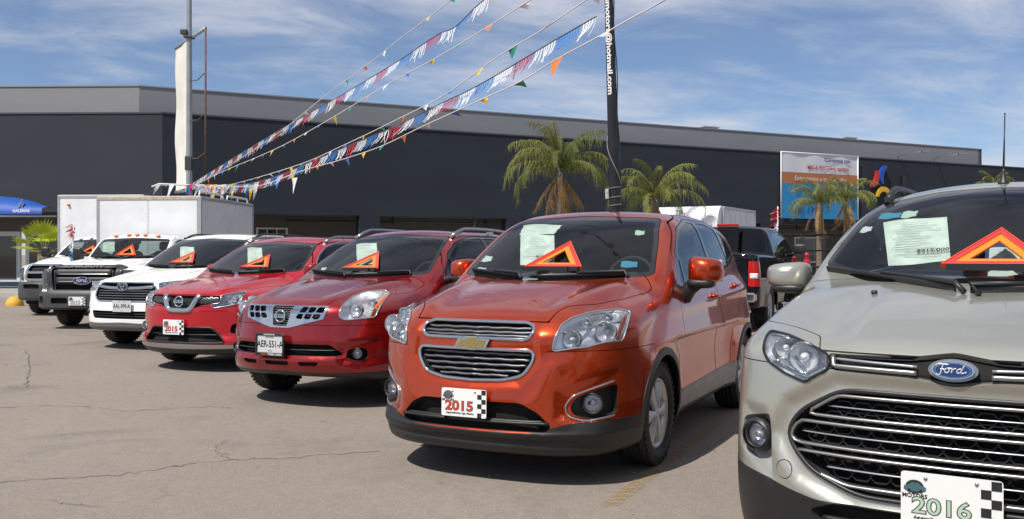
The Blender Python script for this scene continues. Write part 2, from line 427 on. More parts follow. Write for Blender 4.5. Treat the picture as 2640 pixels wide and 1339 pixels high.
def cast(F, O, D, tmax=2.5, step=0.01):
    """first hit of rays O + t D with F<0, vectorised"""
    O = np.asarray(O, float).reshape(-1, 3); D = np.asarray(D, float); D = D / np.linalg.norm(D)
    t = np.arange(0, tmax, step); P = O[:, None, :] + t[None, :, None] * D; f = F(P[..., 0], P[..., 1], P[..., 2]); neg = f < 0
    i = np.where(neg.any(1), neg.argmax(1), 1); i = np.maximum(i, 1); r = np.arange(len(O)); f0 = f[r, i - 1]; f1 = f[r, i]
    tt = t[i - 1] + step * np.clip(f0 / np.where(abs(f0 - f1) < 1e-9, 1, f0 - f1), 0, 1); return O + tt[:, None] * D
def nrm(F, P):
    return Surf(P, None, F).normals()
def resample(pts, n, closed=True):
    P = np.asarray(pts, float); P2 = np.vstack([P, P[:1]]) if closed else P
    d = np.r_[0, np.cumsum(np.linalg.norm(np.diff(P2, axis=0), axis=1))]; t = np.linspace(0, d[-1], n + (1 if closed else 0))
    if closed: t = t[:-1]
    return np.stack([np.interp(t, d, P2[:, k]) for k in range(P2.shape[1])], 1)
def sweep(P, N, w, h, closed=False, lift=0.0, rnd_=True):
    """strip of width w and height h following points P with surface normals N; returns V, F"""
    P = np.asarray(P, float); N = np.asarray(N, float); n = len(P)
    if closed: T = np.roll(P, -1, 0) - np.roll(P, 1, 0)
    else: T = np.gradient(P, axis=0)
    T /= np.maximum(np.linalg.norm(T, axis=1), 1e-9)[:, None]; B = np.cross(T, N); B /= np.maximum(np.linalg.norm(B, axis=1), 1e-9)[:, None]
    N2 = np.cross(B, T); w = np.broadcast_to(np.asarray(w, float), (n,))[:, None]; h = np.broadcast_to(np.asarray(h, float), (n,))[:, None]
    prof = [(-.5, -.3), (-.5, .55), (-.28, 1), (.28, 1), (.5, .55), (.5, -.3)]
    V = np.stack([P + N2 * lift + B * w * a + N2 * h * b for a, b in prof], 1).reshape(-1, 3); m = len(prof); F = []
    for i in range(n if closed else n - 1):
        j = (i + 1) % n
        for k in range(m): F.append((i * m + k, j * m + k, j * m + (k + 1) % m, i * m + (k + 1) % m))
    if not closed: F.append(tuple(range(m))); F.append(tuple((n - 1) * m + k for k in range(m - 1, -1, -1)))
    return V, F
def swept(name, P, N, w, h, m, parent, closed=False, lift=0.0):
    V, F = sweep(P, N, w, h, closed, lift); return mesh_obj(name, V, F, m, parent, True)
# ------------------------------------------------------------------ car body field and car class
def make_field(sp):
    g = sp.get
    def F(x, y, z):
        a = np.abs(x)
        zt = sp['hood'](y) - sp['drop'](a, y)
        fl = 0.0
        xs = sp['wy'](y) - sp['sz'](z)
        for yw in sp['axles']:
            r = np.sqrt((y - yw) ** 2 + (z - sp['R']) ** 2); fl = fl + sp['flare'] * (1 - sst(sp['Rarch'], sp['Rarch'] + sp.get('flare_w', .24), r)) * sst(-0.1, .25, z)
        xs = xs + fl
        if 'side_add' in sp: xs = xs + sp['side_add'](y, z)
        yf = sp['fx'](a) + sp['fz'](z)
        if 'front_add' in sp: yf = yf + sp['front_add'](x, z)
        yr = sp['L'] - sp['rx'](a) - sp['rz'](z)
        top = (z - zt) * sp.get('ktop', .97); side = (a - xs); fr = (yf - y) * sp.get('kfr', .92); re = (y - yr) * .95; bo = (sp['zb'](y) - z)
        f = smax(side, fr, sp.get('r_fs', .16)); f = smax(f, re, .22); f = smax(f, top, sp.get('r_top', .10)); f = smax(f, bo, .05)
        if 'cut' in sp: f = sp['cut'](f, x, y, z)
        if 'roof' in sp:
            ws, wz, sl = sp['ws_y'], sp['ws_z'], sp['ws_slope']
            yw = ws + (z - wz) * sl + sp['ws_curve'] * a * a + sp.get('ws_zc', 0.0) * (z - wz) ** 2
            w = (yw - y) / sqrt(1 + sl * sl)
            ro = (z - (sp['roof'](y) - sp['roof_drop'] * (a / .6) ** 2.2)) * .98
            xg = sp['gw'](y) - sp['tum'] * (z - wz) - sp.get('tum2', 0) * np.maximum(z - wz, 0) ** 2
            gsd = (a - xg) * .96
            rs = sp['rs_slope']; rr = (y - (sp['rs_y'] - (z - wz) * rs - sp.get('rs_curve', .12) * a * a)) / sqrt(1 + rs * rs)
            q = smax(w, gsd, sp.get('r_ap', .10)); q = smax(q, rr, .16); q = smax(q, ro, sp.get('r_roof', .11)); q = smax(q, sp.get('g_floor', .8) - z, .02)
            f = smin(f, q, sp.get('r_join', .05))
        return f
    return F
class Car:
    def __init__(s, name, sp, pos, yaw, label, cat='car', group=None, h=0.025):
        s.sp = sp; s.root = empty(name, (pos[0], pos[1], pos[2] if len(pos) > 2 else 0), -radians(yaw), label, cat, group)
        s.F = make_field(sp); W = sp['W'] / 2 + .12
        V, T = surface_nets(s.F, (-W, -.16, sp['zlo']), (W, sp['L'] + .1, sp['H'] + .08), h)
        s.S = Surf(V, T, s.F).project(5); s.parts = {}
    def g(s, view, poly, S=None, lim=None):
        V = (S or s.S).V; x, y, z = V.T
        if view == 'front': return np.maximum(psdf(x, z, poly), y - (lim if lim is not None else s.sp['ycut_front']))
        if view == 'ws': return np.maximum(psdf(x, z, poly), y - (lim if lim is not None else s.sp['ws_y'] + 1.4))
        if view == 'rear': return np.maximum(psdf(x, z, poly), (s.sp['L'] - .9 if lim is None else lim) - y)
        if view == 'L': return np.maximum(psdf(y, z, poly), (lim or .3) - x)
        if view == 'R': return np.maximum(psdf(y, z, poly), (lim or .3) + x)
        if view == 'top': return np.maximum(psdf(x, y, poly), (lim if lim is not None else .7) - z)
    def take(s, view, poly, gap=0.0, lim=None, g=None):
        if g is None: g = s.g(view, poly, lim=lim)
        if gap == 0: a, s.S = s.S.cut(g); return a
        a, o = s.S.cut(g + gap / 2); g2 = None
        # recompute distance on the outer part for the other side of the gap
        if view is not None:
            _, s.S = o.cut(s.g(view, poly, o, lim) - gap / 2)
        else: s.S = o
        return a
    def take_dir(s, P, gap=0.0, back=.30, n0=None):
        """cut out the region bounded by surface points P, looking along their mean normal"""
        P = np.asarray(P, float); d = nrm(s.F, P).mean(0) if n0 is None else np.array(n0, float); d /= np.linalg.norm(d)
        r = np.cross((0, 0, 1), d); r /= np.linalg.norm(r); u = np.cross(d, r); poly = rnd(list(zip((P @ r).tolist(), (P @ u).tolist())), .012); lim = float((P @ d).min()) - back
        g = lambda S: np.maximum(psdf(S.V @ r, S.V @ u, poly), lim - S.V @ d)
        a, o = s.S.cut(g(s.S) + gap / 2)
        if gap: _, o = o.cut(g(o) - gap / 2)
        s.S = o; return a
    def panel(s, name, view, poly, m, gap=0.006, lim=None, edge=0.015, off=0.0, label=None):
        a = s.take(view, poly, gap, lim); o = a.build(name, m, s.root, off, edge)
        if o is not None and label: o['label'] = label
        return o
    def front_pts(s, xz, n=None, closed=False):
        P = np.array(xz, float)[:, :2]
        if n: P = resample(P, n, closed)
        Q = cast(s.F, np.stack([P[:, 0], np.full(len(P), -.3), P[:, 1]], 1), (0, 1, 0), 1.8); return Q, nrm(s.F, Q)
    def side_pts(s, yz, sx=1, n=None, closed=False):
        P = np.array(yz, float)[:, :2]
        if n: P = resample(P, n, closed)
        Q = cast(s.F, np.stack([np.full(len(P), 1.3 * sx), P[:, 0], P[:, 1]], 1), (-sx, 0, 0), 1.2); return Q, nrm(s.F, Q)
    def top_pts(s, xy, n=None, closed=False):
        P = np.array(xy, float)[:, :2]
        if n: P = resample(P, n, closed)
        Q = cast(s.F, np.stack([P[:, 0], P[:, 1], np.full(len(P), 2.4)], 1), (0, 0, -1), 2.2); return Q, nrm(s.F, Q)
    def pix(s, pts):
        """photo pixels -> points of the body surface in the car's own frame"""
        th = -s.root.rotation_euler[2]; ox, oy, oz = s.root.location; out = []
        ct, st = cos(th), sin(th); O = []; D = []
        for px, py in pts:
            d = np.array([(px - CX) / FPX, 1.0, -(py - HY) / FPX]); o = -np.array([ox, oy, oz - CAM_H])
            O.append([o[0] * ct - o[1] * st, o[0] * st + o[1] * ct, o[2]]); D.append([d[0] * ct - d[1] * st, d[0] * st + d[1] * ct, d[2]])
        for o, d in zip(O, D):
            o = np.array(o); d = np.array(d) / np.linalg.norm(d); t0 = max(0, np.linalg.norm(o[:2]) - 2.0)
            out.append(cast(s.F, [o + d * t0], d, 5.0)[0])
        return np.array(out)
    def pixf(s, pts, f=None):
        P = s.pix([(f(*p) if f else p) for p in pts]); return [(float(p[0]), float(p[2])) for p in P]
    def world(s, P):
        th = -s.root.rotation_euler[2]; o = s.root.location; return [Vector((o[0] + p[0] * cos(th) + p[1] * sin(th), o[1] - p[0] * sin(th) + p[1] * cos(th), o[2] + p[2])) for p in P]
    def block(s, poly, slats, m, nm, fr=.020, fm=CHROME, depth=.05, sh=.015, wave=.0, view='front', lim=None, back=VOID, lift=-.026):
        a = s.take(view, poly, .0, lim)
        if len(a.T) == 0: return None
        g = mesh_obj(nm, *bucket(a, depth), back, s.root)
        if fm is not None: rim_sweep(a, 'surround', fr, .012, fm, g, 110)
        for sl in slats:
            z, x0 = sl[0], sl[1]; x1 = sl[2] if len(sl) > 2 else -x0; bow = sl[3] if len(sl) > 3 else 0
            xs = np.linspace(x1, x0, 41); zz = z + wave * np.sign(np.sin(xs * 46 + z * 60)) * np.minimum(1, abs(np.sin(xs * 46 + z * 60)) * 3) + bow * (xs / max(abs(x0), .01)) ** 2
            B, Nn = s.front_pts(np.stack([xs, zz], 1)); swept('slat', B, Nn, sh, .016, m, g, False, lift=lift)
        return g
    def wheels(s, style, rim_m, w=.21, rimr=.215, xo=None):
        sp = s.sp; R = sp['R']; xo = xo or (sp['W'] / 2 - .015)
        proto = None
        for yw in sp['axles']:
            for sx in (1, -1):
                if proto is None:
                    wh = make_wheel(R, w, rimr, style, rim_m); wh.parent = s.root; proto = wh
                else:
                    wh = copy_tree(proto); wh.parent = s.root
                wh.location = (sx * (xo - w / 2), yw, R); wh.rotation_euler = (rng.uniform(0, 6.28), 0, 0 if sx > 0 else pi)
    def arches(s, m=None, depth=.5):
        """wheel openings cut out of the body with a dark liner inside"""
        sp = s.sp; x, y, z = s.S.V.T
        for yw in sp['axles']:
            x, y, z = s.S.V.T; r = np.sqrt((y - yw) ** 2 + (z - sp['R']) ** 2) - sp['Rarch']
            a, s.S = s.S.cut(np.maximum(r, .45 - np.abs(x)))
        for yw in sp['axles']:
            for sx in (1, -1):
                P = []; mb = MB()
                for k in range(17):
                    t = radians(-25 + 230 * k / 16); yy = yw + (sp['Rarch'] + .012) * cos(t); zz = max(sp['R'] + (sp['Rarch'] + .012) * sin(t), sp['R'] - .12)
                    P.append([(sx * .35, yy, zz), (sx * (sp['W'] / 2 - .045), yy, zz)])
                mb.grid(P); V = [(sx * .35, p[0][1], p[0][2]) for p in P] + [(sx * .35, yw, sp['R'])]; n = len(P)
                b = len(mb.V) - 2 * n; mb.V.append((sx * .35, yw, sp['R'])); mb.F += [(b + 2 * k, b + 2 * k + 2, len(mb.V) - 1) for k in range(n - 1)]; mb.S += [False] * (n - 1); mb.M += [0] * (n - 1)
                mb.build('wheel_well', VOID, s.root)
    def lamp(s, name, view, poly, bowls, depth=.09, lim=None, frame=None, frame_w=.012, back=REFL, extras=None, lens=LENS, gap=.004, label=None):
        """recessed lamp: opening, reflector bucket, bowls with bulbs, clear lens"""
        a = s.take_dir(poly, gap) if view == 'dir' else s.take(view, poly, gap, lim)
        if len(a.T) == 0: return None
        root = mesh_obj(name, *bucket(a, depth), back, s.root)
        root.data.polygons.foreach_set('use_smooth', [False] * len(root.data.polygons))
        if label: root['label'] = label
        a.build('lens', lens, root, 0.001)
        sg = 1 if a.V[:, 0].mean() > 0 else -1
        for (bx, bz, br, bd, tilt) in bowls:
            P, Nn = s.front_pts([(bx, bz)]) ; c = Vector(P[0]) + Vector((0, bd, 0))
            prof = [(0.0, br), (-.004, br * 1.06), (0.0, br * 1.06), (.01, br * .95), (.03, br * .72), (.045, br * .35), (.05, .001)]
            mb = MB(); mb.lathe([(.004, br * .98), (-.006, br * 1.0), (-.006, br * 1.08), (.03, br * 1.08)], 24, 'y')
            ring = mb.build('bezel', CHROME, root, c)
            mb = MB(); mb.lathe([(0.0, br * .98), (.018, br * .86), (.035, br * .55), (.045, br * .2), (.046, .0005)], 24, 'y')
            mb.build('reflector_bowl', REFL, root, c)
            mb = MB(); mb.lathe([(-.004, .0005), (-.001, br * .22), (.012, br * .3), (.04, br * .3)], 14, 'y'); mb.build('bulb', BULB, root, c)
        if frame: rim_sweep(a, 'lamp_trim', frame_w, .008, frame, root)
        return root
def bucket(a, depth):
    """inset copy of the opening with side walls"""
    Nn = a.normals(); m = Nn.mean(0); m /= np.linalg.norm(m); c = a.V.mean(0)
    rel = a.V - c; rel = rel - np.outer(rel @ m, m); V2 = a.V - m * depth - rel * .10 ; B = a.border(); n = len(a.V)
    V = np.concatenate([V2, a.V - Nn * .002]); T = [tuple(t) for t in a.T]; T += [(int(p), int(q), int(q) + n) for p, q in B] + [(int(p), int(q) + n, int(p) + n) for p, q in B]
    return V, T
def rim_sweep(a, name, w, h, m, parent, n=96, lift=0.0):
    P = loop_pts(a, n)
    if P is None: return None
    return swept(name, P, nrm(a.F, P), w, h, m, parent, True, lift)
def loop_pts(a, n=96):
    """longest border loop of a surface piece, resampled"""
    B = a.border(); nx = {int(p): int(q) for p, q in B}; best = []
    while nx:
        st = next(iter(nx)); L = []; k = st
        while k in nx: L.append(k); k = nx.pop(k)
        if len(L) > len(best): best = L
    if len(best) < 6: return None
    P = resample(a.V[best], n); P = (np.roll(P, 1, 0) + 2 * P + np.roll(P, -1, 0)) / 4; return P
def copy_tree(o, parent=None):
    c = o.copy(); COL.objects.link(c); c.parent = parent
    for ch in list(o.children): copy_tree(ch, c)
    return c
def make_wheel(R, w, rr, style, rim_m):
    mb = MB(); h = w / 2
    prof = [(-h * .72, rr + .005), (-h * .95, rr + .02), (-h * 1.0, (R + rr) / 2), (-h * .94, R - .035), (-h * .80, R - .010), (-h * .6, R), 
            (-h * .36, R), (-h * .34, R - .009), (-h * .28, R - .009), (-h * .26, R), (-h * .05, R), (-h * .03, R - .009), (h * .03, R - .009), (h * .05, R),
            (h * .26, R), (h * .28, R - .009), (h * .34, R - .009), (h * .36, R), (h * .6, R), (h * .80, R - .010), (h * .94, R - .035), (h * 1.0, (R + rr) / 2), (h * .95, rr + .02), (h * .72, rr + .005)]
    mb.lathe(prof, 48, 'x')
    for k in range(48):        # shoulder blocks
        a = 2 * pi * k / 48; Rm = Matrix.Rotation(a, 4, 'X')
        for sx in (-1, 1):
            mb.box(Rm @ Vector((sx * h * .86, 0, R - .016)), (h * .16, .022, .022), Rm.to_3x3())
    wh = mb.build('wheel', RUBBER)
    mb = MB(); mb.lathe([(h * .70, rr + .006), (h * .80, rr), (h * .76, rr - .016), (h * .35, rr - .028), (-h * .6, rr - .03), (-h * .7, rr + .004)], 40, 'x'); rim = mb.build('rim', rim_m, wh)
    mb = MB(); mb.lathe([(h * .1, 0.001), (h * .1, rr - .03)], 32, 'x'); mb.build('brake_disc', mat('brake_disc', (.10, .10, .10), .5, .7), rim)
    n = style.get('n', 5); f = style.get('face', h * .72); tw = style.get('w', .06); tw2 = style.get('w2', .035); mb = MB()
    for k in range(n):
        a0 = 2 * pi * k / n
        for da in ((-style['split'], style['split']) if style.get('split') else (0,)):
            a = a0 + da; ca, sa = cos(a), sin(a)
            pr = [(.02, tw2 * .9), (rr * .35, tw2), (rr * .75, tw * .85), (rr - .012, tw)]
            G = []
            for (q, wv) in pr:
                row = []
                for e, dx in ((-1, -.022), (-.8, 0), (-.25, .006), (.25, .006), (.8, 0), (1, -.022)):
                    u = e * wv / 2; fx = f + dx - (q / rr) ** 2 * .008 + .004
                    row.append((fx, q * ca - u * sa, q * sa + u * ca))
                G.append(row)
            mb.grid(G, smooth=False)
    mb.build('spokes', rim_m, rim)
    mb = MB(); mb.lathe([(f + .012, .001), (f + .011, .02), (f + .004, .034), (f - .02, .037)], 20, 'x'); mb.build('centre_cap', rim_m if style.get('n') != 5 else rim_m, rim)
    return wh
def seat(parent, x, y, z, m, headrest=True, w=.52):
    mb = MB(); R = Matrix.Rotation(radians(-12), 3, 'X')
    V, F = sbox((x, y, z), (w, .52, .16), 5, 10); mb.add(V, F, True)
    V, F = sbox((x, y + .29, z + .33), (w - .02, .15, .62), 5, 10, R); mb.add(V, F, True); o = mb.build('seat', m, parent)
    if headrest:
        mb = MB(); V, F = sbox((x, y + .37, z + .73), (.27, .11, .19), 4, 9, R); mb.add(V, F, True)
        mb.tube([(x - .06, y + .35, z + .5), (x - .06, y + .37, z + .7)], .007, 6); mb.tube([(x + .06, y + .35, z + .5), (x + .06, y + .37, z + .7)], .007, 6)
        mb.build('headrest', m, o)
def interior(car, m, dash=(1.35, 1.0), seat_y=1.95, rear_y=2.85, zs=.62, sm=None, W=1.3, floor=.35, rear=True):
    root = car.root; sm = sm or m
    dy, dz = dash; mb = MB(); V, F = sbox((0, dy + .12, dz - .16), (W, .50, .34), 6, 12); mb.add(V, F, True)
    V, F = sbox((.36, dy + .28, dz + .01), (.40, .22, .12), 4, 10); mb.add(V, F, True)
    V, F = sbox((0, dy + .36, dz - .08), (.30, .08, .26), 5, 8); mb.add(V, F, True); d = mb.build('dashboard', m, root)
    mb = MB(); P = []
    for k in range(25):
        a = 2 * pi * k / 24; P.append((.36 + .18 * cos(a), dy + .46 + .07 * sin(a), dz + .01 + .165 * sin(a)))
    mb.tube(P, .015, 8, False); mb.box((.36, dy + .45, dz), (.30, .03, .035)); mb.box((.36, dy + .445, dz - .01), (.11, .04, .10), bev=.02); mb.tube([(.36, dy + .2, dz - .05), (.36, dy + .45, dz)], .03, 8)
    mb.build('steering_wheel', INTR, root)
    for x in (.36, -.36): seat(root, x, seat_y, zs, sm)
    if rear:
        for x in (.42, -.42): seat(root, x, rear_y, zs, sm, True, .60)
    mb = MB(); mb.box((0, (dy + rear_y) / 2 + .5, floor), (W + .1, rear_y - dy + 1.1, .06)); mb.build('cabin_floor', INTR, root)
def mirror_part(car, P, d, m, low=BLACKP, sx=1, arm=None, drop=0.0):
    """door mirror: P centre, d size"""
    mb = MB(); x, y, z = P; V = []; F = []; n = 12; q = lambda w, e: math.copysign(abs(w) ** (e * .85), w)
    rings = [(-.50, .30), (-.46, .62), (-.34, .86), (-.12, .99), (.12, 1.0), (.34, .97), (.48, .9), (.5, .84)]   # along depth: front to mirror glass
    for (t, sc) in rings:
        for k in range(20):
            a = 2 * pi * k / 20; ex = q(cos(a), .62) * d[0] / 2 * sc; ez = q(sin(a), .62) * d[2] / 2 * sc
            ez = ez * (1.0 - .16 * (ex * sx / (d[0] / 2)) * (1 if ez > 0 else -.2)) + (0.012 * ex * sx / (d[0] / 2) if ez < 0 else 0)
            V.append((x + ex, y + t * d[1] + .05 * abs(ex / (d[0] / 2)) ** 2, z + ez))
    for i in range(len(rings) - 1):
        for k in range(20):
            F.append((i * 20 + k, i * 20 + (k + 1) % 20, (i + 1) * 20 + (k + 1) % 20, (i + 1) * 20 + k))
    F.append(tuple(range(20)))
    mb.add(V, F, True); o = mb.build('mirror', m, car.root)
    mb = MB(); mb.add([(x + a * d[0] * .42, y + .47 * d[1] + .03, z + b * d[2] * .40) for a, b in ((-1, -1), (1, -1), (1, 1), (-1, 1))], [(0, 1, 2, 3)]); mb.build('mirror_glass', REFL, o)
    mb = MB(); V, F = sbox((x - sx * d[0] * .08, y, z - d[2] * .46), (d[0] * .80, d[1] * .90, d[2] * .38), 3, 10); mb.add(V, F, True)
    ax = arm or (x - sx * (d[0] * .5 + .06)); mb.tube([(x - sx * d[0] * .05, y + .0, z - d[2] * .42), (x - sx * d[0] * .42, y + .01, z - d[2] * .5 - drop * .35), (ax + sx * .02, y + .02, z - d[2] * .62 - drop), (ax - sx * .03, y + .02, z - d[2] * .62 - drop)], [.03, .045 + drop * .15, .045 + drop * .1, .03], 10)
    mb.build('mirror_arm', low, o); return o
def plate(parent, M4, w=.30, h=.15, style='dealer', text='2015', tcol=None, ccol=None, word='MOTORS', sub='Aguascalientes, Ags, Mexico', frame=None):
    """number plate in the local x/z plane of M4, facing local -y"""
    wp = mat('plate_white', (.74, .74, .73), .35, var=.04)
    mb = MB(); poly = rnd([(-w / 2, -h / 2), (w / 2, -h / 2), (w / 2, h / 2), (-w / 2, h / 2)], .012, 3); mb.prism(poly, -.002, .002, 'xz', f=lambda v: M4 @ v)
    if style == 'dealer':
        o = mb.build('number_plate', wp, parent); mbk = MB(); c = h / 6
        for i in range(6):
            for j in range(2 if w < .36 else 2):
                if (i + j) % 2 == 0:
                    x0 = w / 2 - .004 - (j + 1) * c; z0 = h / 2 - .003 - (i + 1) * c * .98; mbk.prism([(x0, z0), (x0 + c, z0), (x0 + c, z0 + c * .98), (x0, z0 + c * .98)], -.0035, -.002, 'xz', f=lambda v: M4 @ v)
        mbk.build('checker_pattern', INKB, o)
        cm = tcol or mat('plate_red_ink', (.55, .045, .02), .4)
        letters('year_outline', text, M4 @ Matrix.Translation((-.030, -.0028, -.022)), .078, INKB, o, .0003, .0034 if True else 0, sx=1.22)
        letters('year_numerals', text, M4 @ Matrix.Translation((-.030, -.0036, -.022)), .078, cm, o, .0003, .0006, sx=1.22)
        letters('plate_wording', sub, M4 @ Matrix.Translation((-.025, -.003, -.062)), .0165, INKB, o, .0003, .0004)
        letters('plate_wording', word, M4 @ Matrix.Translation((-w / 2 + .045, -.003, .012)), .020, INKB, o, .0003, .0006)
        mb = MB(); cx, cz = -w / 2 + .045, .044
        ell = [(cx + .030 * cos(t), cz + .024 * sin(t)) for t in np.linspace(0, 2 * pi, 25)[:-1]]; mb.prism(ell, -.003, -.002, 'xz', f=lambda v: M4 @ v); e = mb.build('round_emblem', ccol or mat('emblem_red', (.30, .02, .02), .4), o)
        mb = MB(); car = [(-.036, -.006), (-.034, .006), (-.020, .009), (-.010, .018), (.012, .018), (.024, .008), (.036, .005), (.037, -.006), (.026, -.012), (-.026, -.012)]
        mb.prism([(cx + a, cz + b - .004) for a, b in car], -.0042, -.003, 'xz', f=lambda v: M4 @ v); mb.build('car_emblem', mat('emblem_teal', (.05, .12, .14), .4), o)
        mb = MB()
        for a in (-.018, .020): mb.prism([(cx + a + .006 * cos(t), cz - .014 + .006 * sin(t)) for t in np.linspace(0, 2 * pi, 13)[:-1]], -.005, -.0042, 'xz', f=lambda v: M4 @ v)
        mb.build('car_emblem', INKB, o)
        mb = MB()
        for a in (-.075, .075): mb.lathe([(-.006, .001), (-.005, .006), (-.002, .007)], 10, 'y', (a * w / .30, 0, h * .40))
        mb.V = [M4 @ Vector(v) for v in mb.V]; mb.build('plate_bolt', SATIN, o)
    else:
        o = mb.build('number_plate', mat('plate_silver', (.52, .53, .54), .35, var=.06), parent)
        letters('plate_characters', text, M4 @ Matrix.Translation((0, -.0028, -.002)), .082, INKB, o, .0003, .0014, sx=.76)
        letters('plate_wording', sub, M4 @ Matrix.Translation((0, -.0028, h * .40)), .016, INKB, o, .0003, .0002)
        letters('plate_wording', 'MEXICO', M4 @ Matrix.Translation((0, -.0028, -h * .40)), .012, INKB, o, .0003, .0)
    if frame:
        mb = MB(); P = [M4 @ Vector((a, 0, b)) for a, b in resample(rnd([(-w / 2, -h / 2 - .012), (w / 2, -h / 2 - .012), (w / 2, h / 2 + .012), (-w / 2, h / 2 + .012)], .01, 2), 40)]
        nn = (M4.to_3x3() @ Vector((0, -1, 0))); V, F = sweep(P, [nn] * 40, .022, .012, True); mesh_obj('plate_frame', V, F, BLACKP, o)
        if frame is not True:
            letters('frame_wording', frame[0], M4 @ Matrix.Translation((0, -.0125, h / 2 + .010)), .015, WHITEP, o, .0003, .0003)
            letters('frame_wording', frame[1], M4 @ Matrix.Translation((-.065, -.0125, -h / 2 - .014)), .021, mat('plate_red_ink', (.55, .045, .02), .4), o, .0003, .0005)
            letters('frame_wording', frame[2], M4 @ Matrix.Translation((.060, -.0125, -h / 2 - .014)), .021, WHITEP, o, .0003, .0005)
            bx = MB(); bx.prism([(-w / 2 - .008, -h / 2 - .030), (w / 2 + .008, -h / 2 - .030), (w / 2 + .008, -h / 2 - .002), (-w / 2 - .008, -h / 2 - .002)], -.012, .002, 'xz', f=lambda v: M4 @ v); bx.build('frame_panel', BLACKP, o)
    return o
def oval_badge(parent, M4, w=.20, h=.085):
    """blue oval badge with silver script and rim"""
    E = lambda k, n=36: [(w / 2 * k * cos(t), h / 2 * k * sin(t)) for t in np.linspace(0, 2 * pi, n + 1)[:-1]]
    mb = MB(); mb.prism(E(1.0), -.010, .008, 'xz', f=lambda v: M4 @ v); o = mb.build('badge', CHROME, parent)
    mb = MB(); mb.prism(E(.90), -.0125, -.010, 'xz', f=lambda v: M4 @ v); mb.build('blue_field', mat('badge_blue', (.006, .022, .11), .15, coat=1.0), o)
    P = resample(E(.82, 48), 60); Q = [M4 @ Vector((a, -.0125, b)) for a, b in P]; nn = M4.to_3x3() @ Vector((0, -1, 0)); V, F = sweep(Q, [nn] * 60, .0022, .0012, True); mesh_obj('badge_line', V, F, CHROME, o)
    sc = w / .20; lm = mat('badge_silver', (.75, .76, .78), .25, .6)
    # script wording drawn as slanted strokes
    S = [[(-.074, .022), (-.066, .030), (-.030, .028), (-.022, .031)], [(-.046, .028), (-.052, .004), (-.058, -.020), (-.068, -.025), (-.076, -.018)], [(-.058, .004), (-.040, .004)],
         [(-.026, .010), (-.037, .004), (-.039, -.008), (-.031, -.013), (-.021, -.006), (-.020, .006), (-.026, .010)], [(-.026, .010), (-.014, .009), (-.006, .010)], [(-.006, .010), (-.010, -.012)], [(-.008, .000), (.002, .009), (.010, .008)],
         [(.030, .008), (.018, .006), (.013, -.006), (.020, -.013), (.030, -.005)], [(.046, .030), (.036, .010), (.030, -.008), (.036, -.013), (.046, -.008), (.054, -.006)]]
    V = []; F = []
    for st in S:
        Pq = resample(np.array(pchain(st)), 14, False); Q = [M4 @ Vector((a * sc * 1.08 + .006 * sc, -.0128, b * sc)) for a, b in Pq]; v, f = sweep(Q, [nn] * 14, .0058 * sc, .0012)
        b = len(V); V += [tuple(q) for q in v]; F += [tuple(i + b for i in ff) for ff in f]
    mesh_obj('badge_script', V, F, lm, o); return o
def pchain(P, n=6):
    """smooth curve through points (Catmull-Rom)"""
    P = [np.array(p, float) for p in P]; out = []
    for i in range(len(P) - 1):
        p0, p1, p2, p3 = P[max(i - 1, 0)], P[i], P[i + 1], P[min(i + 2, len(P) - 1)]
        for k in range(n):
            t = k / n; out.append(.5 * ((2 * p1) + (-p0 + p2) * t + (2 * p0 - 5 * p1 + 4 * p2 - p3) * t * t + (-p0 + 3 * p1 - 3 * p2 + p3) * t ** 3))
    out.append(P[-1]); return [tuple(o) for o in out]
def frame_at(P, n, up=(0, 0, 1)):
    """matrix at P whose local -y points along n (outwards) and local z as near up as possible"""
    n = Vector(n).normalized(); y = -n; up = Vector(up); z = (up - n * up.dot(n)).normalized(); x = y.cross(z)
    M4 = Matrix((x, y, z)).transposed().to_4x4(); M4.translation = Vector(P); return M4
def blob(F, P): pass

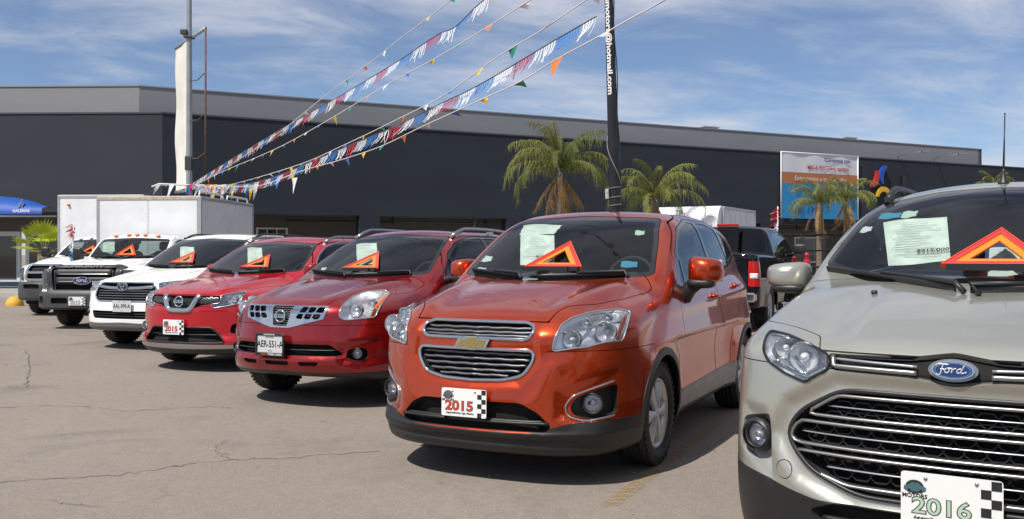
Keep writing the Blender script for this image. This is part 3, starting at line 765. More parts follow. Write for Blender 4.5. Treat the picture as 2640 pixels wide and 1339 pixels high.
def side_polys(ya, yb, yc, yd, belt, top, y0=None, ydoor=None):
    S = lambda f, a, b, n=7: [(float(y), float(f(y))) for y in np.linspace(a, b, n)]
    dlo = S(belt, yd, ya, 8) + S(top, ya + .02, yd, 12)
    bt = lambda y: belt(y) + .028; tp = lambda y: top(y) - .028
    panes = [S(bt, yb - .05, ya + .24) + S(tp, ya + .24, yb - .03), S(bt, ya + .20, ya + .09, 3) + S(tp, ya + .12, ya + .20, 3),
             S(bt, yc - .01, yb + .04) + S(tp, yb + .05, yc - .07), S(bt, yd - .08, yc + .05) + S(tp, yc - .01, yd - .10, 5)]
    return dlo, panes
def std_body(c, PA, wsp, ya, yb, yc, yd, belt, top, hood, hz, arch=None, arch_m=None, low=None, low_m=None, sill=.30, gm=(SIDEG, SIDEG, DARKG, DARKG), y_fd=None, bump=None, handles=True, lining=INTR, trim=GLOSSB, rear=True):
    """glass, doors, bonnet, bumper and body shell shared by the passenger cars"""
    R = c.root; sp = c.sp
    glass_unit(c, 'windscreen', 'ws', wsp, WSG, frit=.03)
    dlo, panes = side_polys(ya, yb, yc, yd, belt, top)
    for vw in ('L', 'R'):
        d = c.take(vw, rnd(dlo, .02), .004, .35); gl = []
        for i, pn in enumerate(panes):
            w, d = d.cut(psdf(d.V[:, 1], d.V[:, 2], rnd(pn, .02))); gl.append((w, gm[i]))
        if trim is CHROME:
            rim_sweep(d, 'chrome_window_line', .014, .006, CHROME, R)
        tr = d.build('window_trim', GLOSSB, R, 0, .01)
        for w, m in gl: w.build('window', m, tr, -.004)
    if rear:
        H = sp['H']; rg = rnd([(-.58, H - .50), (-.50, H - .18), (.50, H - .18), (.58, H - .50)], .05); w = c.take('rear', rg, .004, sp['L'] - .9); w.build('rear_window', DARKG, R, -.003)
    shell(c, lining)
    if low is not None:
        x, y, z = c.S.V.T; cl, c.S = c.S.cut(np.maximum(z - low(np.abs(x)), y - sp['axles'][0] + .2)); cl.build('bumper_cladding', low_m, R, .001, .01)
    if arch:
        for yw in sp['axles']:
            x, y, z = c.S.V.T; r = np.sqrt((y - yw) ** 2 + (z - sp['R']) ** 2) - arch; ar, c.S = c.S.cut(np.maximum(r, .5 - np.abs(x)))
            x, y, z = ar.V.T; l, rr = ar.cut(-x); l.build('arch_cladding', arch_m, R, .006, .012); rr.build('arch_cladding', arch_m, R, .006, .012)
    x, y, z = c.S.V.T; lo, c.S = c.S.cut(z - sill); lo.build('sill', CLAD, R, 0, .01)
    g = np.maximum(c.g('top', hood), hz - c.S.V[:, 2]); a, _ = c.S.cut(g + .003); _, c.S = c.S.cut(g - .003); a.build('bonnet', PA, R, 0, .02)
    yf = y_fd or ya - .15
    for vw, sx in (('L', 1), ('R', -1)):
        fd = [(yf, sill), (yf + .03, .8), (ya - .02, float(belt(ya)) - .03)] + [(y, float(top(y)) + .045) for y in np.linspace(ya + .05, yb, 7)] + [(yb, .8), (yb - .02, sill)]
        ye = sp['axles'][1]; ra = sp['Rarch'] + .05
        rd = [(yb, sill), (yb + .02, .8), (yb + .02, float(top(yb)) + .045)] + [(y, float(top(y)) + .045) for y in np.linspace(yb + .1, yc - .05, 6)] + [(yc + .06, float(belt(yc))), (yc + .02, .95), (ye - ra * .72, .80), (ye - ra, .55), (ye - ra - .01, sill)]
        d1 = c.panel('front_door', vw, rnd(fd, .03), PA, .007, .4); d2 = c.panel('rear_door', vw, rnd(rd, .03), PA, .007, .4)
        if handles:
            for d, yy in ((d1, yb - .16), (d2, yc - .1)):
                if d is not None: handle(c, d, yy, float(belt(yy)) - .15, sx, PA)
    if bump:
        x, y, z = c.S.V.T; gb = bump(np.abs(x), y, z); a, _ = c.S.cut(gb + .002); _, c.S = c.S.cut(gb - .002); a.build('front_bumper', PA, R, 0, .012)
    c.S.build('body', PA, R, 0, .012)
def roof_rail(c, x, y0, y1, m, r=.016, hgt=.055, n=16):
    for sx in (1, -1):
        P, Nn = c.top_pts([(sx * x, y) for y in np.linspace(y0, y1, n)]); Q = []
        for i, p in enumerate(P):
            t = i / (n - 1); lift = hgt * min(1, math.sin(min(t, 1 - t) * pi * 3.2) if min(t, 1 - t) < .156 else 1); Q.append(Vector(p) + Vector((0, 0, lift + .004)))
        mb = MB(); mb.tube(Q, [r * (1.6 if i in (0, n - 1) else 1.15 if i in (1, n - 2) else 1) for i in range(n)], 8); mb.V = [Vector(v) for v in mb.V]
        for f in (.0, .5, 1.0):
            i = int(f * (n - 1)); p = Vector(P[i]); mb.box(p + Vector((0, .03 * (1 - 2 * f), hgt * .3)), (r * 2.2, .10, hgt * .8 if f == .5 else .03))
        mb.build('roof_rail', m, c.root)
def z_of(x0, y0, k):
    return lambda u, v: (x0 + u * k, y0 + v * k)
# ------------------------------------------------------------------ orange crossover
def build_orange():
    PA = paint('burnt_orange_paint', (.52, .048, .005), .76, .27, .22, dust=.0)
    sp = dict(L=4.25, W=1.77, H=1.72, R=.335, Rarch=.378, zlo=.10, axles=(.99, 3.50), flare=.035, ycut_front=1.2,
        hood=pch([(-.2, .89), (0, .925), (.10, .970), (.3, 1.045), (.7, 1.145), (1.15, 1.215), (1.5, 1.24), (2.5, 1.235), (3.6, 1.27), (4.2, 1.22)]),
        drop=lambda a, y: .085 * (a / .8) ** 2.6 * sst(-.2, .6, y) + .035 * (a / .8) ** 2 - .030 * gs(a, .44 + .13 * np.clip(y, 0, 1.2), .09) * sst(.0, .3, y) * sst(1.6, 1.0, y),
        wy=pch([(-.2, .845), (.3, .865), (.9, .868), (1.6, .862), (2.6, .866), (3.4, .872), (4.0, .83), (4.3, .78)]),
        sz=pch([(.1, .08), (.22, .045), (.40, .012), (.62, .0), (.80, .004), (.95, .015), (1.08, .035), (1.2, .07), (1.3, .12)]),
        fx=pch([(0, 0), (.25, .012), (.45, .05), (.60, .12), (.72, .215), (.80, .32), (.87, .48), (.95, .9)]),
        fz=pch([(.1, .12), (.20, .045), (.32, .0), (.45, -.005), (.60, .012), (.78, .030), (.88, .042), (.95, .085), (1.05, .20), (1.2, .5)]),
        rx=pch([(0, 0), (.5, .04), (.75, .14), (.9, .4)]), rz=pch([(.1, .1), (.4, .0), (.8, .02), (1.1, .06), (1.3, .15)]),
        zb=pch([(-.2, .22), (.2, .18), (.6, .20), (1.5, .22), (3.2, .24), (4.2, .35)]),
        r_fs=.14, r_top=.09,
        roof=pch([(1.2, 1.56), (1.75, 1.665), (2.2, 1.70), (2.8, 1.705), (3.5, 1.66), (4.1, 1.57)]), roof_drop=.035,
        ws_y=1.08, ws_z=1.20, ws_slope=1.45, ws_curve=.34, ws_zc=.5,
        gw=pch([(1.0, .80), (1.4, .822), (2.2, .825), (3.2, .80), (4.2, .70)]), tum=.25, tum2=.22, rs_y=4.12, rs_slope=.62, r_roof=.13, r_ap=.09, r_join=.06)
    def front_add(x, z):
        a = np.abs(x)
        d = .0
        # fog lamp pocket, crease from lamp to lower grille
        d = d + .030 * sst(.06, -.03, psdf(a, z, [(.545, .435), (.56, .545), (.79, .66), (.80, .40), (.62, .385)]))
        d = d - .016 * gs(a, .46 + .10 * (z - .6) / .2, .06) * sst(.40, .52, z) * sst(.80, .70, z)
        d = d + .018 * sst(.05, -.02, psdf(a, z, [(0, .60), (0, .965), (.37, .955), (.40, .74), (.30, .62)]))
        d = d + .020 * gs(z, .268, .022) * sst(.80, .60, a) - .012 * gs(z, .318, .016)
        return d
    sp['front_add'] = front_add
    def side_add(y, z):
        # sculpted door: shoulder crease and scooped lower door
        return .016 * gs(z, .99 + .03 * (y - 1.5), .045) * sst(1.0, 1.5, y) - .022 * gs(z, .60 + .05 * (y - 2.2), .13) * sst(1.25, 1.6, y) * sst(3.1, 2.8, y)
    sp['side_add'] = side_add
    c = Car('orange_crossover', sp, (-.254, 5.50), 26, 'burnt orange compact crossover with two stacked chrome edged grilles, second vehicle from the right', 'car', 'cars parked nose out in the row', h=.02)
    R = c.root
    c.arches()
    # openings
    ug = rnd([(-.375, .925), (-.375, .905, .03), (-.345, .862, .03), (.345, .862, .03), (.375, .905, .03), (.375, .925, .03), (.33, .955, .04), (-.33, .955, .04)], .02)
    lg = rnd([(-.385, .80), (-.385, .74), (-.33, .655), (-.20, .622), (0, .615), (.20, .622), (.33, .655), (.385, .74), (.385, .80)], .03)
    li = rnd([(-.50, .37), (-.42, .455), (-.33, .50), (.33, .50), (.42, .455), (.50, .37), (.48, .335), (-.48, .335)], .03)
    grille_block = c.block
    sl = mat('grille_slat_grey', (.14, .14, .15), .35, .5)
    grille_block(ug, [(.933, .355), (.908, .37), (.884, .355)], sl, 'upper_grille', wave=.0012)
    grille_block(lg, [(.775, .365), (.742, .36), (.709, .34), (.676, .30), (.648, .23)], sl, 'lower_grille', wave=.0012)
    gi = grille_block(li, [(.385, .46)], BLACKP, 'lower_intake', fm=None, sh=.03)
    mb = MB()
    # fog lamps
    for sx in (1, -1):
        fp = rnd([(sx * a, b) for a, b in [(.60, .435), (.585, .485), (.62, .535), (.80, .605), (.80, .42), (.68, .405)]][::sx], .03)
        a = c.take('front', fp, .0); g = mesh_obj('fog_lamp_housing', *bucket(a, .05), CLAD, R)
        B, Nn = c.front_pts(rnd([(sx * p, q) for p, q in [(.80, .625), (.60, .545), (.56, .485), (.575, .425), (.66, .395), (.80, .42)]], .03)[3:-3], 60, False); swept('chrome_trim', B, Nn, .012, .008, CHROME, g)
        P, Nn = c.front_pts([(sx * .70, .495)]); M4 = frame_at(P[0] - Nn[0] * .012, (sx * .25, -1, 0)); fog_lamp(g, M4, .052)
    # head lamps
    Z = z_of(980, 660, .4439)
    HL = c.pix([Z(*p) for p in [(994, 562), (1010, 480), (1050, 402), (1110, 362), (1250, 325), (1370, 311), (1455, 324), (1436, 400), (1406, 497), (1200, 533)]])
    BW = c.pix([Z(1100, 492), Z(1300, 447), Z(1190, 392), Z(1310, 362)])
    for sx in (1, -1):
        M_ = np.array([sx, 1, 1]); h = c.lamp('headlight', 'dir', (HL * M_)[::sx], [(sx * BW[0][0], BW[0][2], .052, .03, 0), (sx * BW[1][0], BW[1][2], .060, .03, 0), (sx * BW[2][0], BW[2][2], .026, .02, 0), (sx * BW[3][0], BW[3][2], .026, .02, 0)], .085, None, LAMPG, .008)
        for pts, w, m, lf in (([(1428, 345), (1412, 400), (1388, 480)], .026, AMBER, -.016), ([(1060, 440), (1160, 425), (1260, 395), (1400, 375)], .012, CHROME, -.022), ([(1140, 525), (1190, 470), (1225, 410)], .018, CHROME, -.026)):
            Q = c.pix([Z(*p) for p in pts]) * M_; Q = resample(Q, 14, False); swept('turn_signal' if m is AMBER else 'lamp_divider', Q, nrm(c.F, Q), w, .012, m, h, lift=lf)
    # windscreen
    wsp = rnd([(-.735, 1.215), (-.66, 1.45), (-.575, 1.632), (0, 1.655), (.575, 1.632), (.66, 1.45), (.735, 1.215), (.4, 1.19), (0, 1.18), (-.4, 1.19)], .04)
    glass_unit(c, 'windscreen', 'ws', wsp, WSG, frit=.03)
    # side windows: gloss black surround with three panes
    for vw, sx in (('L', 1), ('R', -1)):
        dlo = rnd([(1.50, 1.13), (1.62, 1.36), (1.93, 1.56), (2.30, 1.635), (2.9, 1.635), (3.35, 1.575), (3.60, 1.44), (3.68, 1.34), (3.3, 1.265), (2.5, 1.19)], .05)
        d = c.take(vw, dlo, .004, .35)
        F0 = d
        panes = [[(1.72, 1.165), (1.72, 1.38), (1.98, 1.545), (2.32, 1.61), (2.50, 1.612), (2.50, 1.225)], [(1.58, 1.155), (1.69, 1.36), (1.69, 1.16)],
                 [(2.58, 1.23), (2.57, 1.61), (2.9, 1.612), (3.18, 1.575), (3.28, 1.29)], [(3.33, 1.30), (3.24, 1.56), (3.38, 1.53), (3.56, 1.415), (3.62, 1.355)]]
        gl = [];
        for i, pn in enumerate(panes):
            pn = rnd(pn, .025); g = psdf(d.V[:, 1], d.V[:, 2], pn); w, d = d.cut(g); gl.append((w, SIDEG if i < 2 else DARKG))
        tr = d.build('window_trim', GLOSSB, R, 0, .01)
        for w, m in gl: w.build('window', m, tr, -.004)
    # rear glass
    rg = rnd([(-.58, 1.22), (-.50, 1.50), (.50, 1.50), (.58, 1.22)], .05); w = c.take('rear', rg, .004, 3.3); w.build('rear_window', DARKG, R, -.003)
    c.inner = c.S
    shell(c, INTR)
    # cladding
    x, y, z = c.S.V.T; lim = pch([(0, .325), (.36, .33), (.50, .36), (.60, .385), (.80, .395), (.9, .40)])
    lowfront = np.maximum(z - lim(np.abs(x)), y - .74); cl, c.S = c.S.cut(lowfront)
    bl = cl.build('bumper_cladding', CLAD, R, .001, .01)
    for yw in sp['axles']:
        x, y, z = c.S.V.T; r = np.sqrt((y - yw) ** 2 + (z - .335) ** 2) - .425; g = np.maximum(np.maximum(r, .5 - np.abs(x)), z - 1.0); ar, c.S = c.S.cut(g); lft, rgt = ar.cut(-ar.V[:, 0]); lft.build('arch_cladding', CLAD, R, .006, .012); rgt.build('arch_cladding', CLAD, R, .006, .012)
    x, y, z = c.S.V.T; g = np.maximum(z - (.40 + .035 * (y - 1.3)), np.maximum(y - 3.2, .6 - np.abs(x))); dn, c.S = c.S.cut(g)
    x, y, z = dn.V.T; lowd, dn = dn.cut(z - .285); ssm = mat('sill_silver', (.28, .275, .265), .45, .3, var=.2); dl, dr = dn.cut(-dn.V[:, 0]); dl.build('sill_trim', ssm, R, .006, .012); dr.build('sill_trim', ssm, R, .006, .012); lowd.build('sill', CLAD, R, 0, .01)
    # shut lines: bonnet, doors, bumper
    hood = rnd([(-.40, -.1), (-.46, .25), (-.60, .50), (-.70, .80), (-.76, 1.16), (-.68, 1.26), (-.3, 1.10), (.3, 1.10), (.68, 1.26), (.76, 1.16), (.70, .80), (.60, .50), (.46, .25), (.40, -.1)], .04)
    x, y, z = c.S.V.T; g = np.maximum(c.g('top', hood), .962 - z + .05 * (np.abs(x) > 9)); 
    gap = .0035; a, _ = c.S.cut(g + gap); _, c.S = c.S.cut(g - gap); a.build('bonnet', PA, R, 0, .02)
    for vw, sx in (('L', 1), ('R', -1)):
        fd = rnd([(1.36, .30), (1.40, .80), (1.46, 1.12), (1.60, 1.38), (1.93, 1.60), (2.30, 1.675), (2.55, 1.68), (2.54, 1.1), (2.50, .30)], .04)
        rd = rnd([(2.51, .30), (2.55, 1.1), (2.56, 1.68), (2.9, 1.68), (3.25, 1.63), (3.42, 1.33), (3.36, 1.0), (3.10, .82), (2.98, .60), (2.96, .30)], .04)
        d1 = c.panel('front_door', vw, fd, PA, .007, .4); d2 = c.panel('rear_door', vw, rd, PA, .007, .4)
        for d, yy, zz in ((d1, 2.38, 1.035), (d2, 3.24, 1.09)): handle(c, d, yy, zz, sx, PA)
    # bumper split from wings
    x, y, z = c.S.V.T; g = np.maximum(np.maximum(z - (.80 + .0 * y), y - .80), 0.0 - np.abs(x)); gb = np.where(np.abs(x) < .46, np.maximum(y - .8, z - .962), g)
    a, _ = c.S.cut(gb + .002); _, c.S = c.S.cut(gb - .002); a.build('front_bumper', PA, R, 0, .012)
    c.S.build('body', PA, R, 0, .012)
    bowtie(c)
    P, Nn = c.front_pts([(0, .485)]); M4 = frame_at(P[0] + Nn[0] * .004 + np.array([0, -.02, 0]), (0, -1, .02)); plate(R, M4 @ Matrix.Translation((-.02, 0, 0)), .30, .165)
    c.wheels(dict(n=6, w=.125, w2=.05), mat('wheel_cover_silver', (.52, .52, .525), .36, .5), .215, .222, .872)
    for sx in (1, -1): mirror_part(c, (sx * (1.0 if sx > 0 else .93), 1.58, 1.245), (.245 if sx > 0 else .2, .17, .19 if sx > 0 else .15), PA, BLACKP, sx, sx * .84, .07)
    interior(c, INTR, (1.42, 1.16), 2.0, 2.85, .74, INTG)
    wipers(c, [((-.66, 1.235), (-.14, 1.195)), ((.0, 1.195), (.56, 1.21))])
    # tow cover outline, washer strips on the intake
    for x0, x1 in ((-.49, -.16), (.12, .49)):
        B, Nn = c.front_pts(np.stack([np.linspace(x0, x1, 12), np.full(12, .385)], 1)); swept('intake_bar', B, Nn, .018, .02, CLAD, R, lift=-.01)
    return c
def fog_lamp(parent, M4, r, rim=BLACKP):
    mb = MB(); mb.lathe([(-.012, r * 1.18), (-.016, r * 1.08), (-.012, r), (.01, r * .97)], 28, 'y'); mb.V = [M4 @ Vector(v) for v in mb.V]; o = mb.build('fog_lamp', rim, parent)
    mb = MB(); mb.lathe([(.004, r), (.02, r * .8), (.035, r * .4), (.038, .0005)], 24, 'y'); mb.V = [M4 @ Vector(v) for v in mb.V]; mb.build('reflector_bowl', REFL, o)
    mb = MB(); mb.lathe([(-.012, .0005), (-.010, r * .5), (-.004, r * .9), (.0, r)], 24, 'y'); mb.V = [M4 @ Vector(v) for v in mb.V]; mb.build('lens', LENS, o)
    mb = MB(); mb.lathe([(.0, .0005), (.0, r * .28), (.03, r * .3)], 12, 'y'); mb.V = [M4 @ Vector(v) for v in mb.V]; mb.build('bulb', BULB, o); return o
def glass_unit(c, name, view, poly, m, frit=.03, lim=None):
    a = c.take(view, poly, .004, lim); g = c.g(view, poly, a, lim); inner, band = a.cut(g + frit)
    o = inner.build(name, m, c.root, -.002); band.build('black_border', GLOSSB, o, -.002)
    return o
def shell(c, m, off=-.022):
    """inner lining so that nothing shows through the panel gaps"""
    c.S.build('inner_lining', m, c.root, off)
def handle(c, parent, y, z, sx, m, ln=.17):
    P, Nn = c.side_pts([(y, z)], sx); mb = MB(); p = P[0]; n = Nn[0]
    mb.lathe([(0, .001), (0, .034)], 16, 'x'); mb.V = [Vector((p[0] + sx * .0015, p[1] + v[1] * 1.3, p[2] + v[2])) for v in mb.V]; cup = mb.build('handle_recess', m, parent)
    Q = [Vector((p[0] + sx * d, p[1] + t * ln, p[2] + .004)) for t, d in ((-.5, .0), (-.42, .028), (0, .036), (.42, .028), (.5, .0))]
    mb = MB(); mb.tube(Q, [.010, .013, .014, .013, .010], 8); mb.build('handle', m, parent)
def wipers(c, segs, arm=BLACKP):
    for (a, b) in segs:
        P, Nn = ws_pts(c, np.stack([np.linspace(a[0], b[0], 14), np.linspace(a[1], b[1], 14)], 1)); o = swept('wiper', P, Nn, .012, .024, arm, c.root, lift=.006)
        q0 = P[-1] + Nn[-1] * .02; q1 = P[6] + Nn[6] * .035; mb = MB(); mb.tube([Vector(q0) + Vector((.04, -.06, -.02)), Vector(q0) + Vector((0, -.02, .02)), Vector(q1)], [.013, .011, .007], 8); mb.build('wiper_arm', arm, o)
def ws_pts(c, xz):
    P = np.asarray(xz, float); Q = cast(c.F, np.stack([P[:, 0], np.full(len(P), c.sp['ws_y'] - .35), P[:, 1]], 1), (0, 1, 0), 2.0); return Q, nrm(c.F, Q)
def bowtie(c):
    P, Nn = c.front_pts([(0, .832)]); M4 = frame_at(P[0] + Nn[0] * .006, (0, -1, .05))
    def cross(k, w=.105, h=.022, v=.036, vw=.030, sl=.012):
        w, h, v, vw = w * k, h * k, v * k, vw * k
        return [(-w + sl * 0, -h + 0), (-w + sl * 2, h), (-vw - .004, h), (-vw, v), (vw, v), (vw + .004, h), (w, h), (w - sl * 2, -h), (vw - .004, -h), (vw - .006, -v), (-vw + .002, -v), (-vw - .0, -h)]
    mb = MB(); mb.prism(cross(1.12), -.012, .004, 'xz', f=lambda v: M4 @ v); o = mb.build('badge', CHROME, c.root)
    mb = MB(); mb.prism(cross(.93), -.0155, -.012, 'xz', f=lambda v: M4 @ v); mb.build('gold_inlay', mat('badge_gold', (.36, .27, .11), .32, .6), o)

# ------------------------------------------------------------------ silver-beige crossover, right edge of the photo
def build_silver():
    PA = paint('silver_beige_paint', (.40, .395, .345), .55, .33, .08, dust=.0)
    sp = dict(L=4.10, W=1.77, H=1.74, R=.335, Rarch=.385, zlo=.10, axles=(.83, 3.35), flare=.02, ycut_front=1.0,
        hood=pch([(-.2, .99), (0, 1.005), (.12, 1.03), (.4, 1.115), (.8, 1.205), (1.15, 1.255), (1.5, 1.265), (2.5, 1.25), (3.6, 1.27), (4.1, 1.22)]),
        drop=lambda a, y: .045 * (a / .8) ** 3 * sst(-.1, .5, y) + .022 * (a / .8) ** 2 + .018 * sst(.34, .48, a) * sst(.0, .3, y) * sst(1.0, .5, y),
        wy=pch([(-.2, .86), (.3, .875), (.9, .873), (1.6, .87), (2.6, .872), (3.4, .87), (4.0, .82), (4.2, .78)]),
        sz=pch([(.1, .07), (.22, .035), (.40, .006), (.62, .0), (.80, .004), (.95, .014), (1.08, .035), (1.2, .075), (1.3, .14)]),
        fx=pch([(0, 0), (.25, .012), (.45, .045), (.60, .095), (.72, .155), (.80, .22), (.87, .32), (.95, .6)]),
        fz=pch([(.1, .12), (.20, .05), (.32, .01), (.48, -.01), (.60, -.012), (.74, .0), (.86, .02), (.95, .045), (1.03, .09), (1.12, .22), (1.3, .6)]),
        rx=pch([(0, 0), (.5, .04), (.75, .14), (.9, .4)]), rz=pch([(.1, .1), (.4, .0), (.8, .02), (1.1, .04), (1.3, .1)]),
        zb=pch([(-.2, .22), (.2, .19), (.6, .20), (1.5, .24), (3.2, .26), (4.2, .35)]),
        r_fs=.10, r_top=.075,
        roof=pch([(1.2, 1.64), (1.75, 1.72), (2.2, 1.755), (2.8, 1.77), (3.5, 1.75), (4.1, 1.67)]), roof_drop=.085,
        ws_y=1.10, ws_z=1.24, ws_slope=1.62, ws_curve=.30, ws_zc=.4,
        gw=pch([(1.0, .80), (1.4, .825), (2.2, .83), (3.2, .81), (4.2, .72)]), tum=.30, tum2=.25, rs_y=4.0, rs_slope=.35, r_roof=.14, r_ap=.08, r_join=.07)
    gp = [(-.60, .665), (-.545, .76), (-.38, .855), (.38, .855), (.545, .76), (.60, .665), (.50, .545), (.32, .475), (-.32, .475), (-.50, .545)]
    def front_add(x, z):
        a = np.abs(x); d = .035 * sst(.07, -.01, psdf(a, z, [(0, .46), (0, .87), (.40, .87), (.57, .77), (.62, .665), (.52, .53), (.33, .46)]))
        d = d + .03 * sst(.04, -.03, psdf(a, z, [(.66, .62), (.70, .73), (.78, .74), (.80, .60), (.66, .50)]))
        return d
    sp['front_add'] = front_add
    c = Car('silver_crossover', sp, (1.5137, 3.206), 32, 'silver-beige crossover with wide many-barred grille and blue oval badge, cropped by the right edge', 'car', 'cars parked nose out in the row', h=.018)
    R = c.root; c.arches(); Z = z_of(1860, 640, .535)
    gsil = mat('grille_satin_silver', (.36, .36, .355), .38, .9)
    # main grille
    g = c.block(rnd(gp, .05), [], BLACKP, 'grille', fm=BLACKP, fr=.016, depth=.06)
    # honeycomb mesh behind the bars
    mb = MB(); 
    for i in range(-9, 10):
        for j in range(9):
            cx = i * .070 + (.035 if j % 2 else 0); cz = .50 + j * .042
            if psdf(np.array([cx]), np.array([cz]), gp)[0] > -.035: continue
            hx = [(cx + .038 * cos(t) , cz + .022 * sin(t)) for t in np.linspace(0, 2 * pi, 7)[:-1]]
            Q, Nn = c.front_pts(hx); V, F = sweep(Q, Nn, .007, .012, True, lift=-.042); mb.add(V, F)
    o = mb.build('honeycomb_mesh', BLACKP, g); o['kind'] = 'stuff'
    def bar(pts, w=.0125, h=.02, lift=-.012, n=60, closed=False, m=gsil):
        B, Nn = c.front_pts(pts, n, closed); swept('bar', B, Nn, w, h, m, g, closed, lift=lift)
    def loopbar(x0, x1, zt, zb, xl, zl):
        """one C-shaped double bar that turns back at both ends"""
        bar(rnd([(-x0, zt), (x0, zt), (x1, zl), (xl, zb), (-xl, zb), (-x1, zl)], .02), n=90, closed=True)
    loopbar(.40, .505, .832, .752, .50, .765)
    loopbar(.545, .585, .725, .640, .56, .665)
    loopbar(.565, .50, .612, .505, .36, .545)
    for z, x in ((.790, .44), (.683, .54), (.560, .44)): bar([(-x, z), (x, z)], .006, .012, -.026, m=LAMPG)
    # slim upper grille under the bonnet edge
    ug = rnd([(-.44, .985), (-.425, .925), (-.15, .918), (0, .895), (.15, .918), (.425, .925), (.44, .985), (.15, .99), (0, 1.012), (-.15, .99)], .015)
    u = c.block(ug, [], BLACKP, 'upper_grille', fm=None, depth=.03)
    for x0, x1 in ((-.42, -.12), (.12, .42)):
        s_ = -1 if x0 < 0 else 1; xe = x0 if s_ < 0 else x1; xi = x1 if s_ < 0 else x0
        B, Nn = c.front_pts([(xe, .978), (xe * .985, .943), (xi, .938)], 30); swept('bar', B, Nn, .017, .02, gsil, u, lift=-.014)
        B, Nn = c.front_pts([(xe * .97, .972), (xi, .962)], 16); swept('bar', B, Nn, .010, .012, LAMPG, u, lift=-.016)
    P, Nn = c.front_pts([(0, .953)]); M4 = frame_at(P[0] + Nn[0] * .004, (0, -1, .12)); 
    mb = MB(); mb.prism([(.080 * cos(t), .040 * sin(t)) for t in np.linspace(0, 2 * pi, 37)[:-1]], -.004, .03, 'xz', f=lambda v: M4 @ v); mb.build('badge_surround', gsil, u)
    oval_badge(u, M4 @ Matrix.Translation((0, -.006, 0)), .138, .062)
    # head lamps
    HL = c.pix([Z(*p) for p in [(238, 398), (212, 436), (202, 500), (228, 550), (300, 602), (400, 650), (520, 585), (525, 540), (515, 510), (430, 466), (330, 420)]])
    HL = HL[(HL[:, 1] > -.2) & (HL[:, 2] > .8)]
    BW = c.pix([Z(385, 530), Z(290, 485)])
    for sx in (-1, 1):
        M_ = np.array([-sx, 1, 1]); h = c.lamp('headlight', 'dir', (HL * M_)[::-sx], [(-sx * BW[0][0], BW[0][2], .056, .035, 0), (-sx * BW[1][0], BW[1][2], .040, .05, 0)], .10, None, GLOSSB, .009)
        for pts, w, m, lf in (([(235, 540), (330, 590), (400, 620), (495, 570)], .014, CHROME, -.03), ([(330, 430), (345, 520), (390, 610)], .012, CHROME, -.04), ([(262, 420), (232, 470), (250, 530)], .016, CHROME, -.04)):
            Q = c.pix([Z(*p) for p in pts]) * M_; Q = resample(Q, 14, False); swept('lamp_divider', Q, nrm(c.F, Q), w, .014, m, h, lift=lf)
    # fog lamps in their triangular pockets
    for sx in (-1, 1):
        fp = rnd([(sx * a, b) for a, b in [(.665, .735), (.80, .70), (.81, .57), (.655, .475)]][::-sx], .02)
        a = c.take('front', fp, 0, .7); g2 = mesh_obj('fog_lamp_housing', *bucket(a, .035), mat('pocket_grey', (.24, .24, .23), .5, var=.1), R)
        P, Nn = c.front_pts([(sx * .735, .635)]); M4 = frame_at(P[0] - Nn[0] * .004, (sx * .35, -1, 0)); fog_lamp(g2, M4, .046); 
        mb = MB(); mb.lathe([(-.020, .056), (-.012, .068), (.02, .07)], 28, 'y'); mb.V = [M4 @ Vector(v) for v in mb.V]; mb.build('lamp_ring', BLACKP, g2)
    # tow-eye cover: fine round groove
    P = [(-.60 + .032 * cos(t), .53 + .036 * sin(t)) for t in np.linspace(0, 2 * pi, 25)[:-1]]
    a = c.take('front', P, .003); a.build('tow_eye_cover', PA, R, 0, .01)
    # lower intake
    li = rnd([(-.50, .40), (-.40, .44), (.40, .44), (.50, .40), (.42, .30), (-.42, .30)], .03); c.block(li, [(.37, .45)], BLACKP, 'lower_intake', fm=None, sh=.02)
    wsp = rnd([(-.755, 1.30), (-.69, 1.47), (-.615, 1.635), (-.3, 1.70), (0, 1.715), (.3, 1.70), (.615, 1.635), (.69, 1.47), (.755, 1.30), (.5, 1.235), (-.5, 1.235)], .05)
    hood = rnd([(-.43, -.1), (-.50, .25), (-.80, .55), (-.82, .9), (-.80, 1.25), (-.5, 1.13), (.5, 1.13), (.80, 1.25), (.82, .9), (.80, .55), (.50, .25), (.43, -.1)], .03)
    low = pch([(0, .44), (.45, .44), (.55, .455), (.70, .49), (.9, .52)])
    belt = pch([(1.4, 1.20), (2.5, 1.24), (3.5, 1.28)]); top = pch([(1.45, 1.22), (1.6, 1.42), (1.9, 1.575), (2.3, 1.625), (2.9, 1.62), (3.4, 1.56), (3.6, 1.45)])
    std_body(c, PA, wsp, 1.48, 2.35, 3.1, 3.55, belt, top, hood, .992, .425, CLAD, low, CLAD, lining=INTB, gm=(WSG, WSG, SIDEG, SIDEG),
             bump=lambda a, y, z: np.maximum(np.maximum(z - .93, y - .55), -z))
    P, Nn = c.front_pts([(.0, .55)]); M4 = frame_at(P[0] + Nn[0] * .004 + np.array([-.0, -.035, 0]), (0, -1, .0)); plate(R, M4 @ Matrix.Translation((0, 0, -.045)), .32, .19, text='2016', tcol=mat('plate_pale_green_ink', (.40, .52, .40), .4), ccol=mat('emblem_green', (.02, .03, .03), .4))
    c.wheels(dict(n=5, w=.09, w2=.05), mat('alloy_silver', (.42, .42, .42), .3, .8), .215, .21, .872)
    for sx in (-1, 1): mirror_part(c, (sx * .975, 1.47, 1.245), (.23, .18, .14), PA, BLACKP, sx, sx * .82, .03)
    interior(c, INTG, (1.50, 1.19), 2.1, 2.95, .76, INTG)
    wipers(c, [((-.72, 1.275), (-.08, 1.205)), ((.50, 1.215), (-.02, 1.20)),])
    roof_rail(c, .56, 2.02, 3.7, SATIN if 0 else BLACKP, .017, .06)
